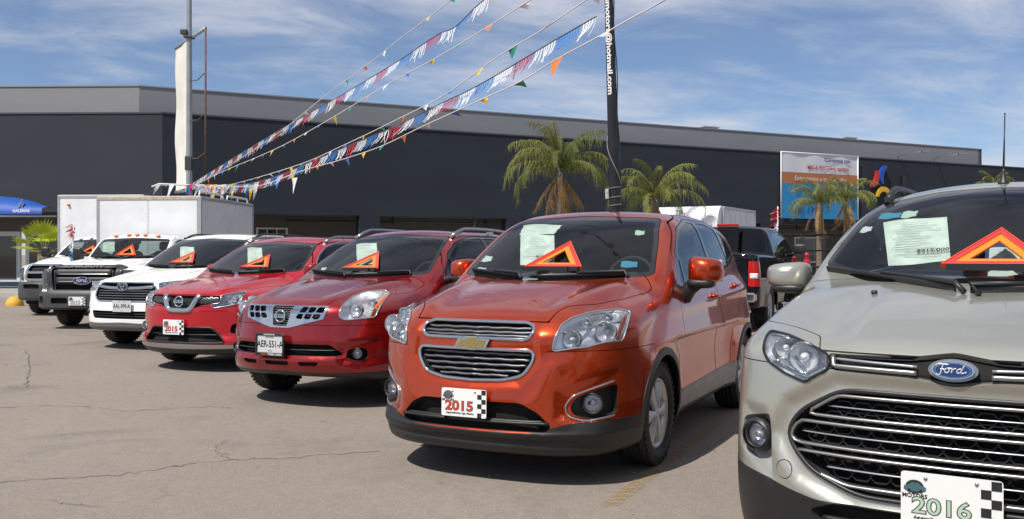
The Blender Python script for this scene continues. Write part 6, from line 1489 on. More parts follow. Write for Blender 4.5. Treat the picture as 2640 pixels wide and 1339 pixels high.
    # arm lamps over the logo
    for px in (2320, 2412):
        u = (px - CX) / FPX; tt = (u * FA.y - FA.x) / (FD.x - u * FD.y); b = FD * tt + up * (ZD - .05) - FN * .1
        mb = MB(); mb.tube([b, b + up * .28, b + FN * 2.0 + up * .36 - FD * .4], .03, 6); mb.build('sign_lamp_arm', SATIN, root); mb = MB(); mb.box(b + FN * 2.05 + up * .34 - FD * .4, (.35, .2, .08)); mb.build('sign_lamp', SATIN, root)
    # pavement in front of the building
    mb = MB(); P0 = FA + FN * .9; kerb = [Vector((-60, 33.4, 0)), Vector((-13.2, 32.2, 0)) , FA + FN * 1.6, FA + FD * 70 + FN * 1.6]
    V = []
    back = [Vector((-60, 38, 0)), Vector((-14, 38, 0)), FA - FN * 4, FA + FD * 70 - FN * 4]
    kerb = [Vector((-60, 29.6, 0)), Vector((-13.4, 29.2, 0)), Vector((-11.6, 30.2, 0)), FA + FD * 70 + FN * 3.4]
    for a in (0, .14): V += [Vector((p.x, p.y, a)) for p in kerb] + [Vector((p.x, p.y, a)) for p in back]
    F = [(8, 9, 13, 12), (9, 10, 14, 13), (10, 11, 15, 14)] + [(i, i + 1, i + 9, i + 8) for i in range(3)]
    mb.add(V, F); pv = mb.build('pavement', mat('pavement_concrete', (.30, .285, .26), .9, var=.12, vscale=1.5, bmp=.3, bscale=30)); pv['kind'] = 'structure'
    mb = MB(); kp = [Vector((p.x, p.y - .02, .07)) for p in kerb]
    for i in range(3):
        a, b = kp[i], kp[i + 1]; d = (b - a); L_ = d.length; R = Matrix.Rotation(atan2(d.y, d.x), 3, 'Z'); mb.box((a + b) / 2, (L_, .16, .16), R)
    k = mb.build('kerb', mat('kerb_white', (.42, .41, .39), .8, var=.2, vscale=3)); k['kind'] = 'structure'
    banner(tpx); logo(tpx); canopy(LD, LN)
def on_face(t, z, off): return FA + FD * t + Vector((0, 0, z)) + FN * off
def face_M(t, z, off):
    M4 = Matrix((FD, -FN, Vector((0, 0, 1)))).transposed().to_4x4(); M4.translation = on_face(t, z, off); return M4
def banner(tpx):
    t0, t1 = tpx(2009), tpx(2207); zt, zb = 6.50, 3.18; r = empty('wall_banner', on_face(t0, 0, .12), 0, 'large white, orange and blue advertising banner hung on the dark building wall', 'banner'); off = r.location
    def pan(z0, z1, m, name, o=.0, par=r, a=t0, b=t1):
        V = []
        n = 14; G = []
        for i in range(n + 1):
            t = a + (b - a) * i / n; wob = .02 * sin(i * 1.3) ; G.append([on_face(t, z, .12 + o + wob) - off for z in (z0, (z0 + z1) / 2, z1)])
        mb = MB(); mb.grid(G); return mb.build(name, m, par)
    sheet = pan(zb, zt, mat('banner_white', (.55, .55, .60), .6), 'banner_sheet'); pan(4.96, 5.52, mat('banner_orange', (.36, .13, .05), .6), 'orange_band', .006, sheet); pan(zb, 4.96, mat('banner_blue', (.010, .19, .42), .6, var=.05, vscale=2), 'blue_field', .005, sheet)
    mb = MB()
    for tt in (t0, t1): mb.tube([on_face(tt, zb, .13) - off, on_face(tt, zt + .05, .13) - off], .03, 6)
    mb.tube([on_face(t0, zt + .02, .13) - off, on_face(t1, zt + .02, .13) - off], .03, 6); mb.build('banner_frame', fmw := mat('window_frame_white'), r)
    navy = mat('banner_navy', (.015, .03, .16), .6); red = mat('banner_red', (.45, .04, .05), .6); wt = mat('banner_text_white', (.62, .50, .42), .6); bl = mat('banner_text_blue', (.008, .07, .26), .6)
    w = t1 - t0
    for s_, f, z, sz, m in (('Contamos con', .72, 6.22, .30, navy), ('MICA PVC para caretas', .60, 5.80, .30, red), ('Entregamos a tu domicilio', .50, 5.22, .34, wt), ('tel. 449 153 26 94', .42, 4.62, .36, bl), ('ventas', .83, 4.62, .30, bl), ('(55) 1204', .32, 3.62, .5, bl), ('MATERIALES', .45, 4.12, .34, bl)):
        M4 = face_M(t0 + w * f, z, .165); M4.translation -= off; letters('banner_text', s_, M4, sz, m, sheet, .002, .004)
def logo(tpx):
    t = tpx(2262); r = empty('wall_logo', on_face(t, 0, 0), 0, 'three curved red, blue and yellow logo shapes mounted on the dark wall', 'sign'); off = r.location
    def arc(cx, cz, R, a0, a1, w, m, nm):
        n = 14; pts = []
        for i in range(n + 1):
            a = radians(a0 + (a1 - a0) * i / n); ww = w * (1 - (2 * i / n - 1) ** 2 * .55); pts.append((cx + (R + ww / 2) * cos(a), cz + (R + ww / 2) * sin(a)))
        for i in range(n, -1, -1):
            a = radians(a0 + (a1 - a0) * i / n); ww = w * (1 - (2 * i / n - 1) ** 2 * .55); pts.append((cx + (R - ww / 2) * cos(a), cz + (R - ww / 2) * sin(a)))
        mb = MB(); mb.prism(pts, .05, .22, 'xz', f=lambda v: FD * v.x + FN * v.y + Vector((0, 0, v.z))); return mb.build(nm, m, r)
    rm = mat('sign_red', (.40, .02, .02), .35); bm = mat('sign_blue', (.012, .06, .35), .35); ym = mat('sign_yellow', (.62, .36, .01), .35)
    arc(-.80, 5.60, .62, -75, 20, .28, rm, 'red_shape'); arc(.72, 5.50, .62, 110, 215, .28, bm, 'blue_shape'); arc(.28, 4.40, .46, 20, 175, .26, ym, 'yellow_shape')
    mb = MB(); d = mat('sign_dark', (.012, .012, .014), .4)
    mb.prism([(1.7, 4.6), (1.95, 4.6), (1.95, 5.6), (1.7, 5.6)], .05, .2, 'xz', f=lambda v: FD * v.x + FN * v.y + Vector((0, 0, v.z))); mb.build('dark_letter', d, r)
    for q in ():
        ring = [(q + .42 * cos(a), 4.9 + .42 * sin(a)) for a in np.linspace(.4, 5.9, 18)] + [(q + .22 * cos(a), 4.9 + .22 * sin(a)) for a in np.linspace(5.9, .4, 18)]
        mb = MB(); mb.prism(ring, .05, .2, 'xz', f=lambda v: FD * v.x + FN * v.y + Vector((0, 0, v.z))); mb.build('dark_letter', d, r)
def canopy(LD, LN):
    o = FA + LD * 4.1; r = empty('shop_canopy', o, 0, 'blue fabric canopy with white lettering over the shop front', 'canopy'); bm = mat('canopy_blue', (.006, .07, .34), .6, var=.12, vscale=2)
    def P(px, py, d): return at(px, py, d) - o
    d0 = 33.2; d1 = 31.9
    top = [(146, 541), (120, 533), (90, 521), (50, 511), (0, 506), (-60, 503), (-160, 506), (-300, 541)]
    G = []
    for (px, py) in top: q = at(px, py, d0); f = Vector((q.x * (1.0), d1 + .25, 2.94)); mid = (q + f) / 2 + Vector((0, -.12, .10)); G.append([q - o, mid - o, f - o, Vector((q.x, d1 + .25, 2.74)) - o])
    mb = MB(); mb.grid(G); mb.build('canopy_cloth', bm, r)
    mb = MB(); mb.tube([at(-300, 558, 32.1) - o, at(146, 558, 32.1) - o], .03, 6); mb.build('canopy_pole', SATIN, r)
    q = at(68, 549, 32.0); M4 = Matrix.Translation(q - o + Vector((0, -.01, .0))); letters('canopy_lettering', 'GALERIAS', Matrix.Translation(Vector((q.x - .15, 31.93, 2.85)) - o), .135, mat('banner_text_white2', (.7, .7, .7), .6), r, .003, .004)
    mb = MB(); g = mat('canopy_emblem', (.03, .055, .14), .6)
    for x in (-.07, 0, .07): mb = MB(); mb.box(Vector((at(54, 520, 32.3).x + x, 32.27, 3.12 - abs(x))) - o, (.04, .02, .40 - abs(x) * 2), Matrix.Rotation(radians(-38), 3, 'X')); mb.build('canopy_emblem', g, r)
def refine(V, F, cuts=3):
    bm = bmesh.new(); vs_ = [bm.verts.new(v) for v in V]
    for f in F:
        try: bm.faces.new([vs_[i] for i in f])
        except ValueError: pass
    bmesh.ops.triangulate(bm, faces=bm.faces[:]); long_ = [e for e in bm.edges if e.calc_length() > .02]
    bmesh.ops.subdivide_edges(bm, edges=long_, cuts=cuts, use_grid_fill=True); bmesh.ops.triangulate(bm, faces=bm.faces[:]); bm.verts.index_update()
    V2 = np.array([v.co[:] for v in bm.verts]); F2 = [tuple(v.index for v in f.verts) for f in bm.faces]; bm.free(); return V2, F2
def poles():
    gm = mat('galvanised_pole', (.30, .31, .32), .5, .5, var=.1); d = 26.0; x = (488 - CX) / FPX * d
    r = empty('light_pole', (x, d, 0), 0, 'tall grey steel lamp pole rising behind the white box trucks', 'pole')
    mb = MB(); mb.lathe([(0, .11), (1.5, .095), (10.5, .06)], 16, 'z'); mb.build('shaft', gm, r); mb = MB(); mb.box((0, 0, .02), (.4, .4, .04)); mb.build('base_plate', gm, r)
    cd = mat('clamp_dark', (.06, .06, .06), .5, .5)
    for c_, d_ in (((-.12, -.05, 7.55), (.20, .16, .14)), ((0, 0, 7.42), (.26, .26, .07)), ((0, 0, 3.9), (.2, .2, .4))): mb = MB(); mb.box(c_, d_, bev=.02); mb.build('clamp', cd, r)
    s = empty('banner_frame_sign', (x, d, 0), 0, 'blank weathered white banner in a rusty frame strapped to the grey lamp pole', 'sign'); rust = mat('rusty_steel', (.13, .07, .045), .8, .2, var=.4, vscale=5); wb = mat('banner_canvas', (.66, .63, .57), .7, var=.10, vscale=1.3)
    A = Vector(((453 - CX) / FPX * 27.4, 27.4, 0)) - s.location; B = Vector(((530 - CX) / FPX * 25.0, 25.0, 0)) - s.location
    zt, zb = 7.42, 3.18; U = Vector((0, 0, 1))
    for z, m in ((zt, MATS['galvanised_pole']), (zb, MATS['galvanised_pole'])): mb = MB(); mb.tube([A + U * z, B + U * z], .045, 8); mb.build('frame_arm', m, s)
    mb = MB(); mb.tube([B + U * (zb - .1), B + U * (zt + .05)], .026, 8); mb.build('frame_rod', rust, s)
    C_ = A * .04 + B * .0
    for z in (6.25, 5.15, 4.1): mb = MB(); mb.tube([A * 0 + U * (z - .05), B * .5 + U * (z - .12), B + U * z], .014, 6); mb.build('rung', rust, s)
    G = []
    for i in range(9):
        q = A + (A * .06 - A) * (i / 8); G.append([q + U * (zb + .05 + (zt - zb - .1) * j / 12) + Vector((.02 * sin(j * 1.1), .025 * sin(j * .9 + i), 0)) for j in range(13)])
    mb = MB(); mb.grid(G); mb.build('canvas', wb, s)
    # black pole with lettering
    d = 14.0; xb = (1598 - CX) / FPX * d; xt = (1580 - CX) / FPX * d; zt = 1.36 + 656 / FPX * d; k = (xt - xb) / (zt - 1.9)
    r = empty('black_pole', (xb, d, 0), 0, 'thick black pole with white e-mail lettering rising behind the orange crossover', 'pole'); r.rotation_euler = (0, math.atan(k), 0)
    rad = lambda z: .108 - .0085 * z; mb = MB(); mb.lathe([(0, rad(0)), (3, rad(3)), (9, rad(9))], 28, 'z'); sh = mb.build('shaft', mat('black_pole_paint', (.014, .014, .016), .32, var=.4, vscale=4, rvar=.1), r)
    V, F = text_mesh('autosmotors@hotmail.com', .118, .0, .0045, 'RIGHT', 1.0); V, F = refine(V, F); V[:, 0] *= 1.74 / (V[:, 0].max() - V[:, 0].min()); P = []
    z0 = 1.36 + (656 - 246) / FPX * d
    for v in V:
        zz = z0 - v[0]; off = v[1]; R_ = rad(zz) + .004; a = -.42 + off / R_; P.append((R_ * sin(a), -R_ * cos(a), zz))
    mesh_obj('lettering', P, F, mat('lettering_white', (.72, .72, .70), .5), r)
    cb = mat('wire_grey', (.20, .19, .17), .6)
    mb = MB()
    P = [];
    for i in range(60): t = i / 59; a = -2.2 + t * 3.4; z = 3.15 - .75 * t; R_ = rad(z) + .012; P.append((R_ * sin(a), -R_ * cos(a), z))
    mb.tube(P, .008, 6); mb.build('cable', cb, sh)
    for z in (2.36, 2.22, 2.10):
        mb = MB(); R_ = rad(z) + .006; mb.tube([(R_ * sin(a), -R_ * cos(a), z + .01 * sin(a)) for a in np.linspace(0, 2 * pi, 25)], .007, 6, False); mb.build('strap', cb, sh)
    mb = MB(); mb.tube([(rad(z) * .95 + .006 + .012 * sin(z * 5), -.03, z) for z in np.linspace(2.0, 5.6, 26)], .009, 6); mb.build('cable', BLACKP, sh)
    mb = MB(); mb.box((-.125, -.04, 2.27), (.05, .05, .15), bev=.006); mb.box((-.125, -.067, 2.30), (.03, .006, .03)); mb.build('junction_box', mat('box_grey', (.45, .45, .43), .6), sh)
PCOL = {'r': mat('tassel_red', (.42, .008, .022), .4), 'w': mat('tassel_white', (.74, .74, .76), .35), 'b': mat('tassel_blue', (.008, .16, .50), .4), 'y': mat('flag_yellow', (.75, .50, .01), .4), 'g': mat('flag_green', (.01, .26, .14), .4), 'o': mat('flag_orange', (.72, .17, .01), .4), 'n': mat('flag_blue', (.02, .12, .42), .4)}
def strings():
    cm = mat('cord_white', (.62, .60, .58), .6)
    def path(px, d0=24.0, dk=None, x0=500, x1=1650, d1=7.0):
        out = []
        for (x, y) in pchain([(a * 1.0248, b * 1.0248) for a, b in px], 14):
            u = (x - x0) / (x1 - x0); inv = (1 - u) / d0 + u / d1; inv = max(inv, 1 / 30); out.append(at(x, y, 1 / inv))
        return out
    def flags(px, label, off, d1):
        P = path(px, d1=d1); r = empty('pennant_string', P[0], 0, label, 'bunting', 'strings of flags across the sky'); o = P[0]
        mb = MB(); mb.tube([p - o for p in P], .006, 5); mb.build('cord', cm, r)
        Q = np.array([tuple(p) for p in P]); dd = np.r_[0, np.cumsum(np.linalg.norm(np.diff(Q, axis=0), axis=1))]; s = .25 + off; cols = 'ywgonbyo' ; cols = ['y', 'g', 'o', 'w', 'n', 'y', 'g', 'o', 'w', 'b']; i = int(off * 10)
        while s < dd[-1]:
            c = Vector([np.interp(s, dd, Q[:, k]) for k in range(3)]); c2 = Vector([np.interp(s + .20, dd, Q[:, k]) for k in range(3)]); t = (c2 - c); col = cols[i % 10]; i += 1
            w = rng.uniform(-.3, .3); h = rng.uniform(.07, .12) if s < dd[-1] * .15 or rng.random() > .85 else rng.uniform(.03, .055); dn = Vector((rng.uniform(-.05, .05), w * .1, -h)); G = []
            wind = Vector((.06, 0, .02))
            A, B = c, c2; C = (A + B) / 2 + dn * 1.5 + t * rng.uniform(-.25, .45); M1 = A * .5 + C * .5 + Vector((0, .02, .01)); M2 = B * .5 + C * .5 + Vector((0, -.02, 0))
            mb = MB(); V = [A, (A + B) / 2, B, M1, M2, C]; mb.add([v - o for v in V], [(0, 1, 3), (1, 4, 3), (1, 2, 4), (3, 4, 5)]); mb.build('flag', PCOL[col], r)
            s += .72
        return r
    def fringe(px, label, d1, seq, pxs):
        P = path(px, d1=d1); r = empty('fringe_string', P[0], 0, label, 'bunting', 'strings of flags across the sky'); o = P[0]
        mb = MB(); mb.tube([p - o for p in P], .007, 5); mb.build('cord', mat('cord_dark', (.10, .10, .11), .6), r)
        Q = np.array([tuple(p) for p in P]); dd = np.r_[0, np.cumsum(np.linalg.norm(np.diff(Q, axis=0), axis=1))]; s = .05; i = 0; blk = .42
        while s < dd[-1] - .05:
            col = seq[i % len(seq)]; i += 1; mb = MB(); n = 8; ln = blk * .93; loose = rng.uniform(.004, .03); lean = rng.uniform(-.075, -.03)
            for k in range(n):
                q = s + ln * (k + .1) / n; e = s + ln * (k + .62) / n; a = Vector([np.interp(q, dd, Q[:, m]) for m in range(3)]); b = Vector([np.interp(e, dd, Q[:, m]) for m in range(3)])
                h = .175 * rng.uniform(.85, 1.05); sw = lean + rng.normal(0, loose); V = []; tw = rng.uniform(-.25, .25)
                for j in range(4):
                    f = j / 3; dv = Vector((sw * f * f * 1.6 - .012 * f, rng.normal(0, .006) * f, -h * f)); wd = (b - a) * (1 - .25 * f); mid = (a + b) / 2 + dv; wv = wd / 2; wv = Vector((wv.x * cos(tw * f), wv.y + wv.x * sin(tw * f) * .6, wv.z * (1 - .6 * f))); V += [mid - wv - o, mid + wv - o]
                mb.add(V, [(0, 1, 3, 2), (2, 3, 5, 4), (4, 5, 7, 6)])
            mb.build('tassel_strip', PCOL[col], r); s += blk * (1.0 if s > dd[-1] * .12 else .55)
        return r
    A1 = [(500, 462), (540, 440), (700, 335), (820, 240), (925, 163), (1000, 103), (1060, 58), (1135, 0), (1180, -40)]
    A2 = [(470, 470), (560, 415), (700, 330), (850, 245), (1000, 155), (1100, 88), (1145, 68), (1200, 15), (1250, -25)]
    A3 = [(465, 476), (560, 432), (700, 372), (830, 300), (975, 213), (1110, 139), (1240, 60), (1335, 0), (1370, -22)]
    B1 = [(545, 472), (620, 455), (760, 412), (860, 368), (985, 308), (1120, 238), (1250, 145), (1360, 78), (1475, 0), (1510, -22)]
    B2 = [(500, 468), (590, 468), (690, 446), (790, 404), (880, 366), (1000, 316), (1100, 265), (1190, 222), (1290, 165), (1390, 105), (1500, 42)]
    B3 = [(400, 466), (590, 470), (660, 466), (760, 430), (860, 402), (960, 368), (1060, 320), (1200, 256), (1310, 205), (1400, 150), (1500, 96), (1600, 40), (1660, 8), (1700, -18)]
    flags(A1, 'plain flag string, topmost of the cords fanning to the upper left', .1, 7.5); fringe(A2, 'red, white and blue tassel string in the upper fan of cords', 8.0, 'wrbwrwb' and ['r', 'w', 'b', 'w'], None); flags(A3, 'plain flag string just below the upper tassel string', .35, 7.2)
    flags(B1, 'plain flag string directly above the lower tassel string', .2, 7.2); fringe(B2, 'red, white and blue tassel string that ends beside the black pole', 7.8, ['b', 'w', 'r', 'w'], None); flags(B3, 'plain flag string, lowest of all, passing behind the black pole', .45, 7.0)
    # rod at the banner sign and hanging triangular pennants
    P = [at(a * 1.0248, b * 1.0248, 24.2) for a, b in ((382, 470), (400, 463), (480, 466), (560, 468), (630, 467))]; r = empty('pennant_rod', P[0], 0, 'thin pale rod with large hanging triangular pennants in front of the banner sign', 'bunting'); o = P[0]
    mb = MB(); mb.tube([p - o for p in P], .022, 6); mb.build('rod', cm, r)
    for x, col, h in ((398, 'w', .28), (433, 'w', .42), (478, 'b', .5), (481, 'r', .3), (500, 'w', .42), (522, 'o', .3), (540, 'y', .5), (563, 'w', .42), (576, 'g', .16), (586, 'y', .40), (602, 'b', .18), (620, 'b', .36), (632, 'y', .42), (645, 'w', .42), (700, 'b', .3), (742, 'w', .42)):
        a = at(x * 1.0248, (465 if x < 650 else 448) * 1.0248, 24.0) - o; mb = MB(); w = .10; sl = rng.uniform(-.16, .0); k = rng.uniform(-.03, .03)
        w = .065; mb.add([a + Vector((-w, 0, 0)), a + Vector((w, 0, .01)), a + Vector((sl * .5 + w * .5, k, -h * .5)), a + Vector((sl * .5 - w * .5, -k, -h * .5)), a + Vector((sl, 0, -h))], [(0, 1, 2, 3), (3, 2, 4)]); mb.build('pennant', PCOL[col], r)
    # tinsel flag poles
    for px, py0, py1, d, lab in ((188, 575, 668, 19.6, 'red, white and blue tinsel flag on a thin white pole between the two white trucks'), (2004, 533, 650, 19.5, 'red, white and blue tinsel flag on a thin white pole beside the black pickup')):
        b = at(px, 656, d); b.z = 0; r = empty('tinsel_flag', b, 0, lab, 'flag', 'tinsel flags on white poles'); z1 = at(px, py0, d).z; z0 = at(px, py1, d).z; mb = MB(); mb.tube([(0, 0, 0), (.01, 0, z1)], .012, 6); mb.build('pole', WHITEP, r)
        for j, col in enumerate(('r', 'w', 'b')):
            mb = MB(); za = z1 - .02 - (z1 - z0) * j / 3; 
            for k in range(60):
                zz = za - rng.uniform(0, (z1 - z0) / 3); q = Vector((-.01, 0, zz)); e = q + Vector((rng.uniform(-.16, .02) * (1.0 if j == 0 else .6), rng.uniform(-.05, .05), rng.uniform(-.12, -.02))); w = Vector((.022, .004, .018)); mb.add([q, q + w, e + w, e], [(0, 1, 2, 3)])
            mb.build('tinsel', PCOL[col], r)
def leafmat(name, col):
    """leaf: diffuse with some light coming through"""
    m = bpy.data.materials.new(name); nt, o = _nodes(m); N = nt.nodes.new; L = nt.links.new
    c = colmix(nt, ramp(nt, nz(nt, 3, 4, .6), .3, .7, 0, 1), tuple(q * .7 for q in col), tuple(min(1, q * 1.25) for q in col))
    p = N('ShaderNodeBsdfPrincipled'); L(c, p.inputs['Base Color']); p.inputs['Roughness'].default_value = .62; p.inputs['Specular IOR Level'].default_value = .25; t = N('ShaderNodeBsdfTranslucent'); L(c, t.inputs[0]); x = N('ShaderNodeMixShader'); x.inputs[0].default_value = .35
    L(p.outputs[0], x.inputs[1]); L(t.outputs[0], x.inputs[2]); L(x.outputs[0], o.inputs[0]); MATS[name] = m; return m
def palms():
    tk = mat('palm_trunk', (.16, .12, .085), .9, var=.3, vscale=12, bmp=.6, bscale=25); gl = []
    for i, c in enumerate(((.095, .105, .028), (.12, .125, .035), (.075, .088, .026))): gl.append(leafmat('frond_green_%s' % 'abc'[i], tuple(q * 1.9 for q in c)))
    dead = leafmat('dead_frond', (.40, .245, .095))
    meshes = {}
    def frond_mesh(L_, droop, rise, n, leaf, key):
        if key in meshes: return meshes[key]
        mb = MB(); P = []; a = rise; p = Vector((0, 0, 0)); st = L_ / 16
        for i in range(17):
            P.append(p.copy()); p = p + Vector((cos(a), 0, sin(a))) * st; a -= droop / 16 * (0.5 + i / 12)
        mb.tube(P, [.022 * (1 - .85 * i / 16) for i in range(17)], 5)
        for i in range(n):
            f = .10 + .90 * i / n; q = f * 16; k = min(int(q), 15); c = P[k].lerp(P[k + 1], q - k); t = (P[k + 1] - P[k]).normalized()
            for s_ in (-1, 1):
                l = leaf * random.uniform(.8, 1.45) * (math.sin(pi * (f * .84 + .12)) ** .55) * random.uniform(.8, 1.1); w = .0095
                out = (Vector((0, s_, 0)) * .62 + t * .55 + Vector((0, 0, random.uniform(.05, .3)))).normalized(); m1 = c + out * l * .26 + Vector((0, 0, -l * .06)); e = c + out * l * random.uniform(.25, .7) + Vector((random.uniform(-.10, .10), random.uniform(-.05, .05), -l * random.uniform(.45, 1.1)))
                wv = t * w; mb.add([c - wv, c + wv, m1 + wv * 1.1, m1 - wv * 1.1, e], [(0, 1, 2, 3), (3, 2, 4)])
        V = mb; meshes[key] = V; return V
    def palm(px, ytop, d, L_, nf, ndead, trunk_r, label, seed, tilt=0.0, z_base=0, spread=1.0, upright=.75):
        random.seed(seed); c = at(px, ytop, d); r = empty('palm_tree', (c.x, d, 0), random.uniform(0, 6), label, 'palm tree', 'palms in front of the building')
        mb = MB(); P = [(0, 0, c.z * i / 10) for i in range(11)]; mb.tube(P, [trunk_r * (1.25 - .4 * i / 10 + .05 * (i % 2)) for i in range(11)], 12)
        for i in range(22): z = c.z * (i + .5) / 22; mb.lathe([(z, trunk_r * (1.28 - .4 * z / c.z)), (z + .03, trunk_r * (1.32 - .4 * z / c.z)), (z + .05, trunk_r * (1.24 - .4 * z / c.z))], 12, 'z')
        mb.build('trunk', tk, r)
        made = {}
        for i in range(nf):
            ring = i / nf; az = i * 2.399 + random.uniform(-.2, .2); kk = i % 5; rise = radians(84 - 62 * ring ** .9 + random.uniform(-6, 6)) + .0; dr = radians(88 + 50 * ring)
            key = (round(L_, 2), kk, round(ring * 4) if True else 0)
            if key not in made:
                V = frond_mesh(L_ * (1 + .08 * (kk - 2) / 2), dr, rise, 46, L_ * .24, (id(r), key)); o = V.build('frond', gl[kk % 3], r, Vector((0, 0, c.z - .05))); made[key] = o
            else:
                o = made[key].copy(); COL.objects.link(o); o.parent = r; o.location = (0, 0, c.z - .05)
            o.rotation_euler = (random.uniform(-.1, .1), random.uniform(-.08, .08), az)
        for i in range(ndead):
            key = ('dead', i % 5)
            if key not in made:
                V = frond_mesh(L_ * (.62 + .06 * (i % 5)), radians(18 + 9 * (i % 5)), radians(-44 - 9 * (i % 5)), 30, L_ * .16, (id(r), key)); o = V.build('dead_frond', dead, r, Vector((0, 0, c.z - .15))); made[key] = o
            else: o = made[key].copy(); COL.objects.link(o); o.parent = r; o.location = (0, 0, c.z - .15)
            o.rotation_euler = (random.uniform(-.15, .15), random.uniform(-.12, .30), i * 2.399 + random.uniform(-.3, .3))
    palm(1443, 435, 24, 1.80, 25, 12, .10, 'large drooping palm left of the black pole with a skirt of dead fronds', 3)
    palm(1688, 510, 26, 1.75, 18, 7, .13, 'green palm just right of the black pole, no dead skirt', 5)
    palm(2112, 522, 36, 1.60, 17, 7, .10, 'yellowish palm in front of the blue banner, left of the small pair', 8); palm(2182, 512, 37, 1.5, 17, 7, .10, 'yellowish palm in front of the banner, right of the small pair', 9); palm(2560, 480, 44, 1.2, 9, 3, .12, 'palm tips showing above the silver crossover roof', 12)
    # fan palm by the western shop front
    random.seed(4); b = at(110, 660, 24.5); r = empty('fan_palm', (b.x, 24.5, 0), 0, 'bright yellow-green fan palm beside the farthest white truck', 'palm tree'); mb = MB(); zc = at(0, 655, 24.5).z; mb.tube([(0, 0, 0), (0, 0, zc)], [.16, .12], 10); mb.build('trunk', tk, r)
    fm = leafmat('fan_leaf', (.34, .40, .03))
    for i in range(12):
        mb = MB(); az = i * 2.399; el = radians(85 - 95 * i / 12); d_ = Vector((cos(az) * cos(el), sin(az) * cos(el), sin(el))); st = Vector((0, 0, zc)); e = st + d_ * .55; mb.tube([st, e], .009, 5); s_ = d_.cross(Vector((0, 0, 1))); s_ = s_.normalized() if s_.length > .1 else Vector((1, 0, 0)); u = s_.cross(d_)
        for k in range(13):
            a = radians(-80 + 160 * k / 12); tip = e + (d_ * cos(a) + s_ * sin(a)) * random.uniform(.38, .48) + Vector((0, 0, -.05)) + u * .05; w = (s_ * cos(a) - d_ * sin(a)) * .034; mid = e.lerp(tip, .5); mb.add([e, mid + w, tip, mid - w], [(0, 1, 2, 3)])
        mb.build('frond', fm if i < 10 else dead, r)
def surroundings():
    # unseen low buildings around the lot, added for the car bodies to mirror
    wm = mat('stucco_ochre', (.30, .24, .18), .9, var=.1, vscale=.5); rm = mat('roof_band', (.12, .10, .09), .8); gw = mat('shop_window_dark', (.012, .014, .018), .05)
    for x, y, w, h, rz, lab in ((-20, -30, 34, 4.2, 0, 'low ochre building added unseen behind the camera for reflections'), (20, -34, 26, 5.5, .12, 'taller ochre building added unseen behind the camera for reflections'), (34, 4, 40, 4.6, pi / 2 - .3, 'low ochre building added unseen right of the lot for reflections')):
        r = empty('reflection_building', (x, y, 0), rz, lab, 'building', 'unseen buildings added for reflections'); mb = MB(); mb.box((0, 0, h / 2), (w, 8, h)); mb.build('wall', wm, r); mb = MB(); mb.box((0, 0, h + .12), (w + .3, 8.3, .3)); mb.build('roof', rm, r)
        for i in range(int(w // 5)):
            for sy in (-1, 1): mb = MB(); mb.box((-w / 2 + 2.5 + i * 5, sy * 4.02, 1.5), (3, .1, 2.2)); mb.build('window', gw, r)
def clutter():
    # yellow concrete domes by the far truck
    ym = mat('dome_yellow', (.62, .36, .04), .7, var=.2, vscale=6)
    for i, (px, d) in enumerate(((38, 24.6), (345, 24.8))):
        p = at(px, 656, d); mb = MB(); mb.lathe([(-.02, .22), (.06, .22), (.15, .19), (.23, .11), (.26, .0005)], 20, 'z'); o = mb.build('concrete_dome', ym); o.location = (p.x, d, 0); tag(o, 'yellow concrete dome %s' % ('beside the wheel of the farthest white truck' if i == 0 else 'between the wheels of the two white trucks'), 'bollard', 'yellow traffic domes')
    # black trailer rack with red gas cylinder beyond the pickup
    d = 22.0; p = at(2095, 656, d); r = empty('utility_rack', (p.x, d, 0), -radians(20), 'black steel rack frame between the pickup and the silver crossover', 'rack'); m = VOID
    for x in (-.75, -.25, .25, .75):
        for y in (0, 1.2): mb = MB(); mb.tube([(x, y, .3), (x, y, 1.85)], .022, 6); mb.build('post', m, r)
    for z in (1.05, 1.45, 1.83):
        for y in (0, 1.2): mb = MB(); mb.tube([(-.78, y, z), (.78, y, z)], .020, 6); mb.build('rail', m, r)
    mb = MB(); mb.box((0, .6, .62), (1.7, 1.4, .08)); mb.build('deck', m, r)
    for x in (-.8, .8): mb = MB(); mb.lathe([(-.08, .001), (-.08, .28), (.08, .28), (.08, .001)], 20, 'x', (x, .6, .28)); mb.build('wheel', RUBBER, r)
    p = at(2080, 656, 20.5); mb = MB(); mb.lathe([(0, .075), (.02, .085), (.8, .085), (.92, .07), (1.0, .04), (1.02, .05), (1.09, .045), (1.10, .001)], 20, 'z'); o = mb.build('gas_cylinder', mat('cylinder_red', (.38, .012, .015), .35)); o.location = (p.x, 20.5, .30); tag(o, 'red gas cylinder standing by the black rack', 'gas cylinder')
    mb = MB(); mb.box((0, 0, .15), (.5, .5, .30), bev=.02); o = mb.build('wooden_crate', mat('crate_grey', (.12, .11, .10), .8)); o.location = (p.x, 20.5, 0); tag(o, 'low grey crate under the red gas cylinder', 'crate')
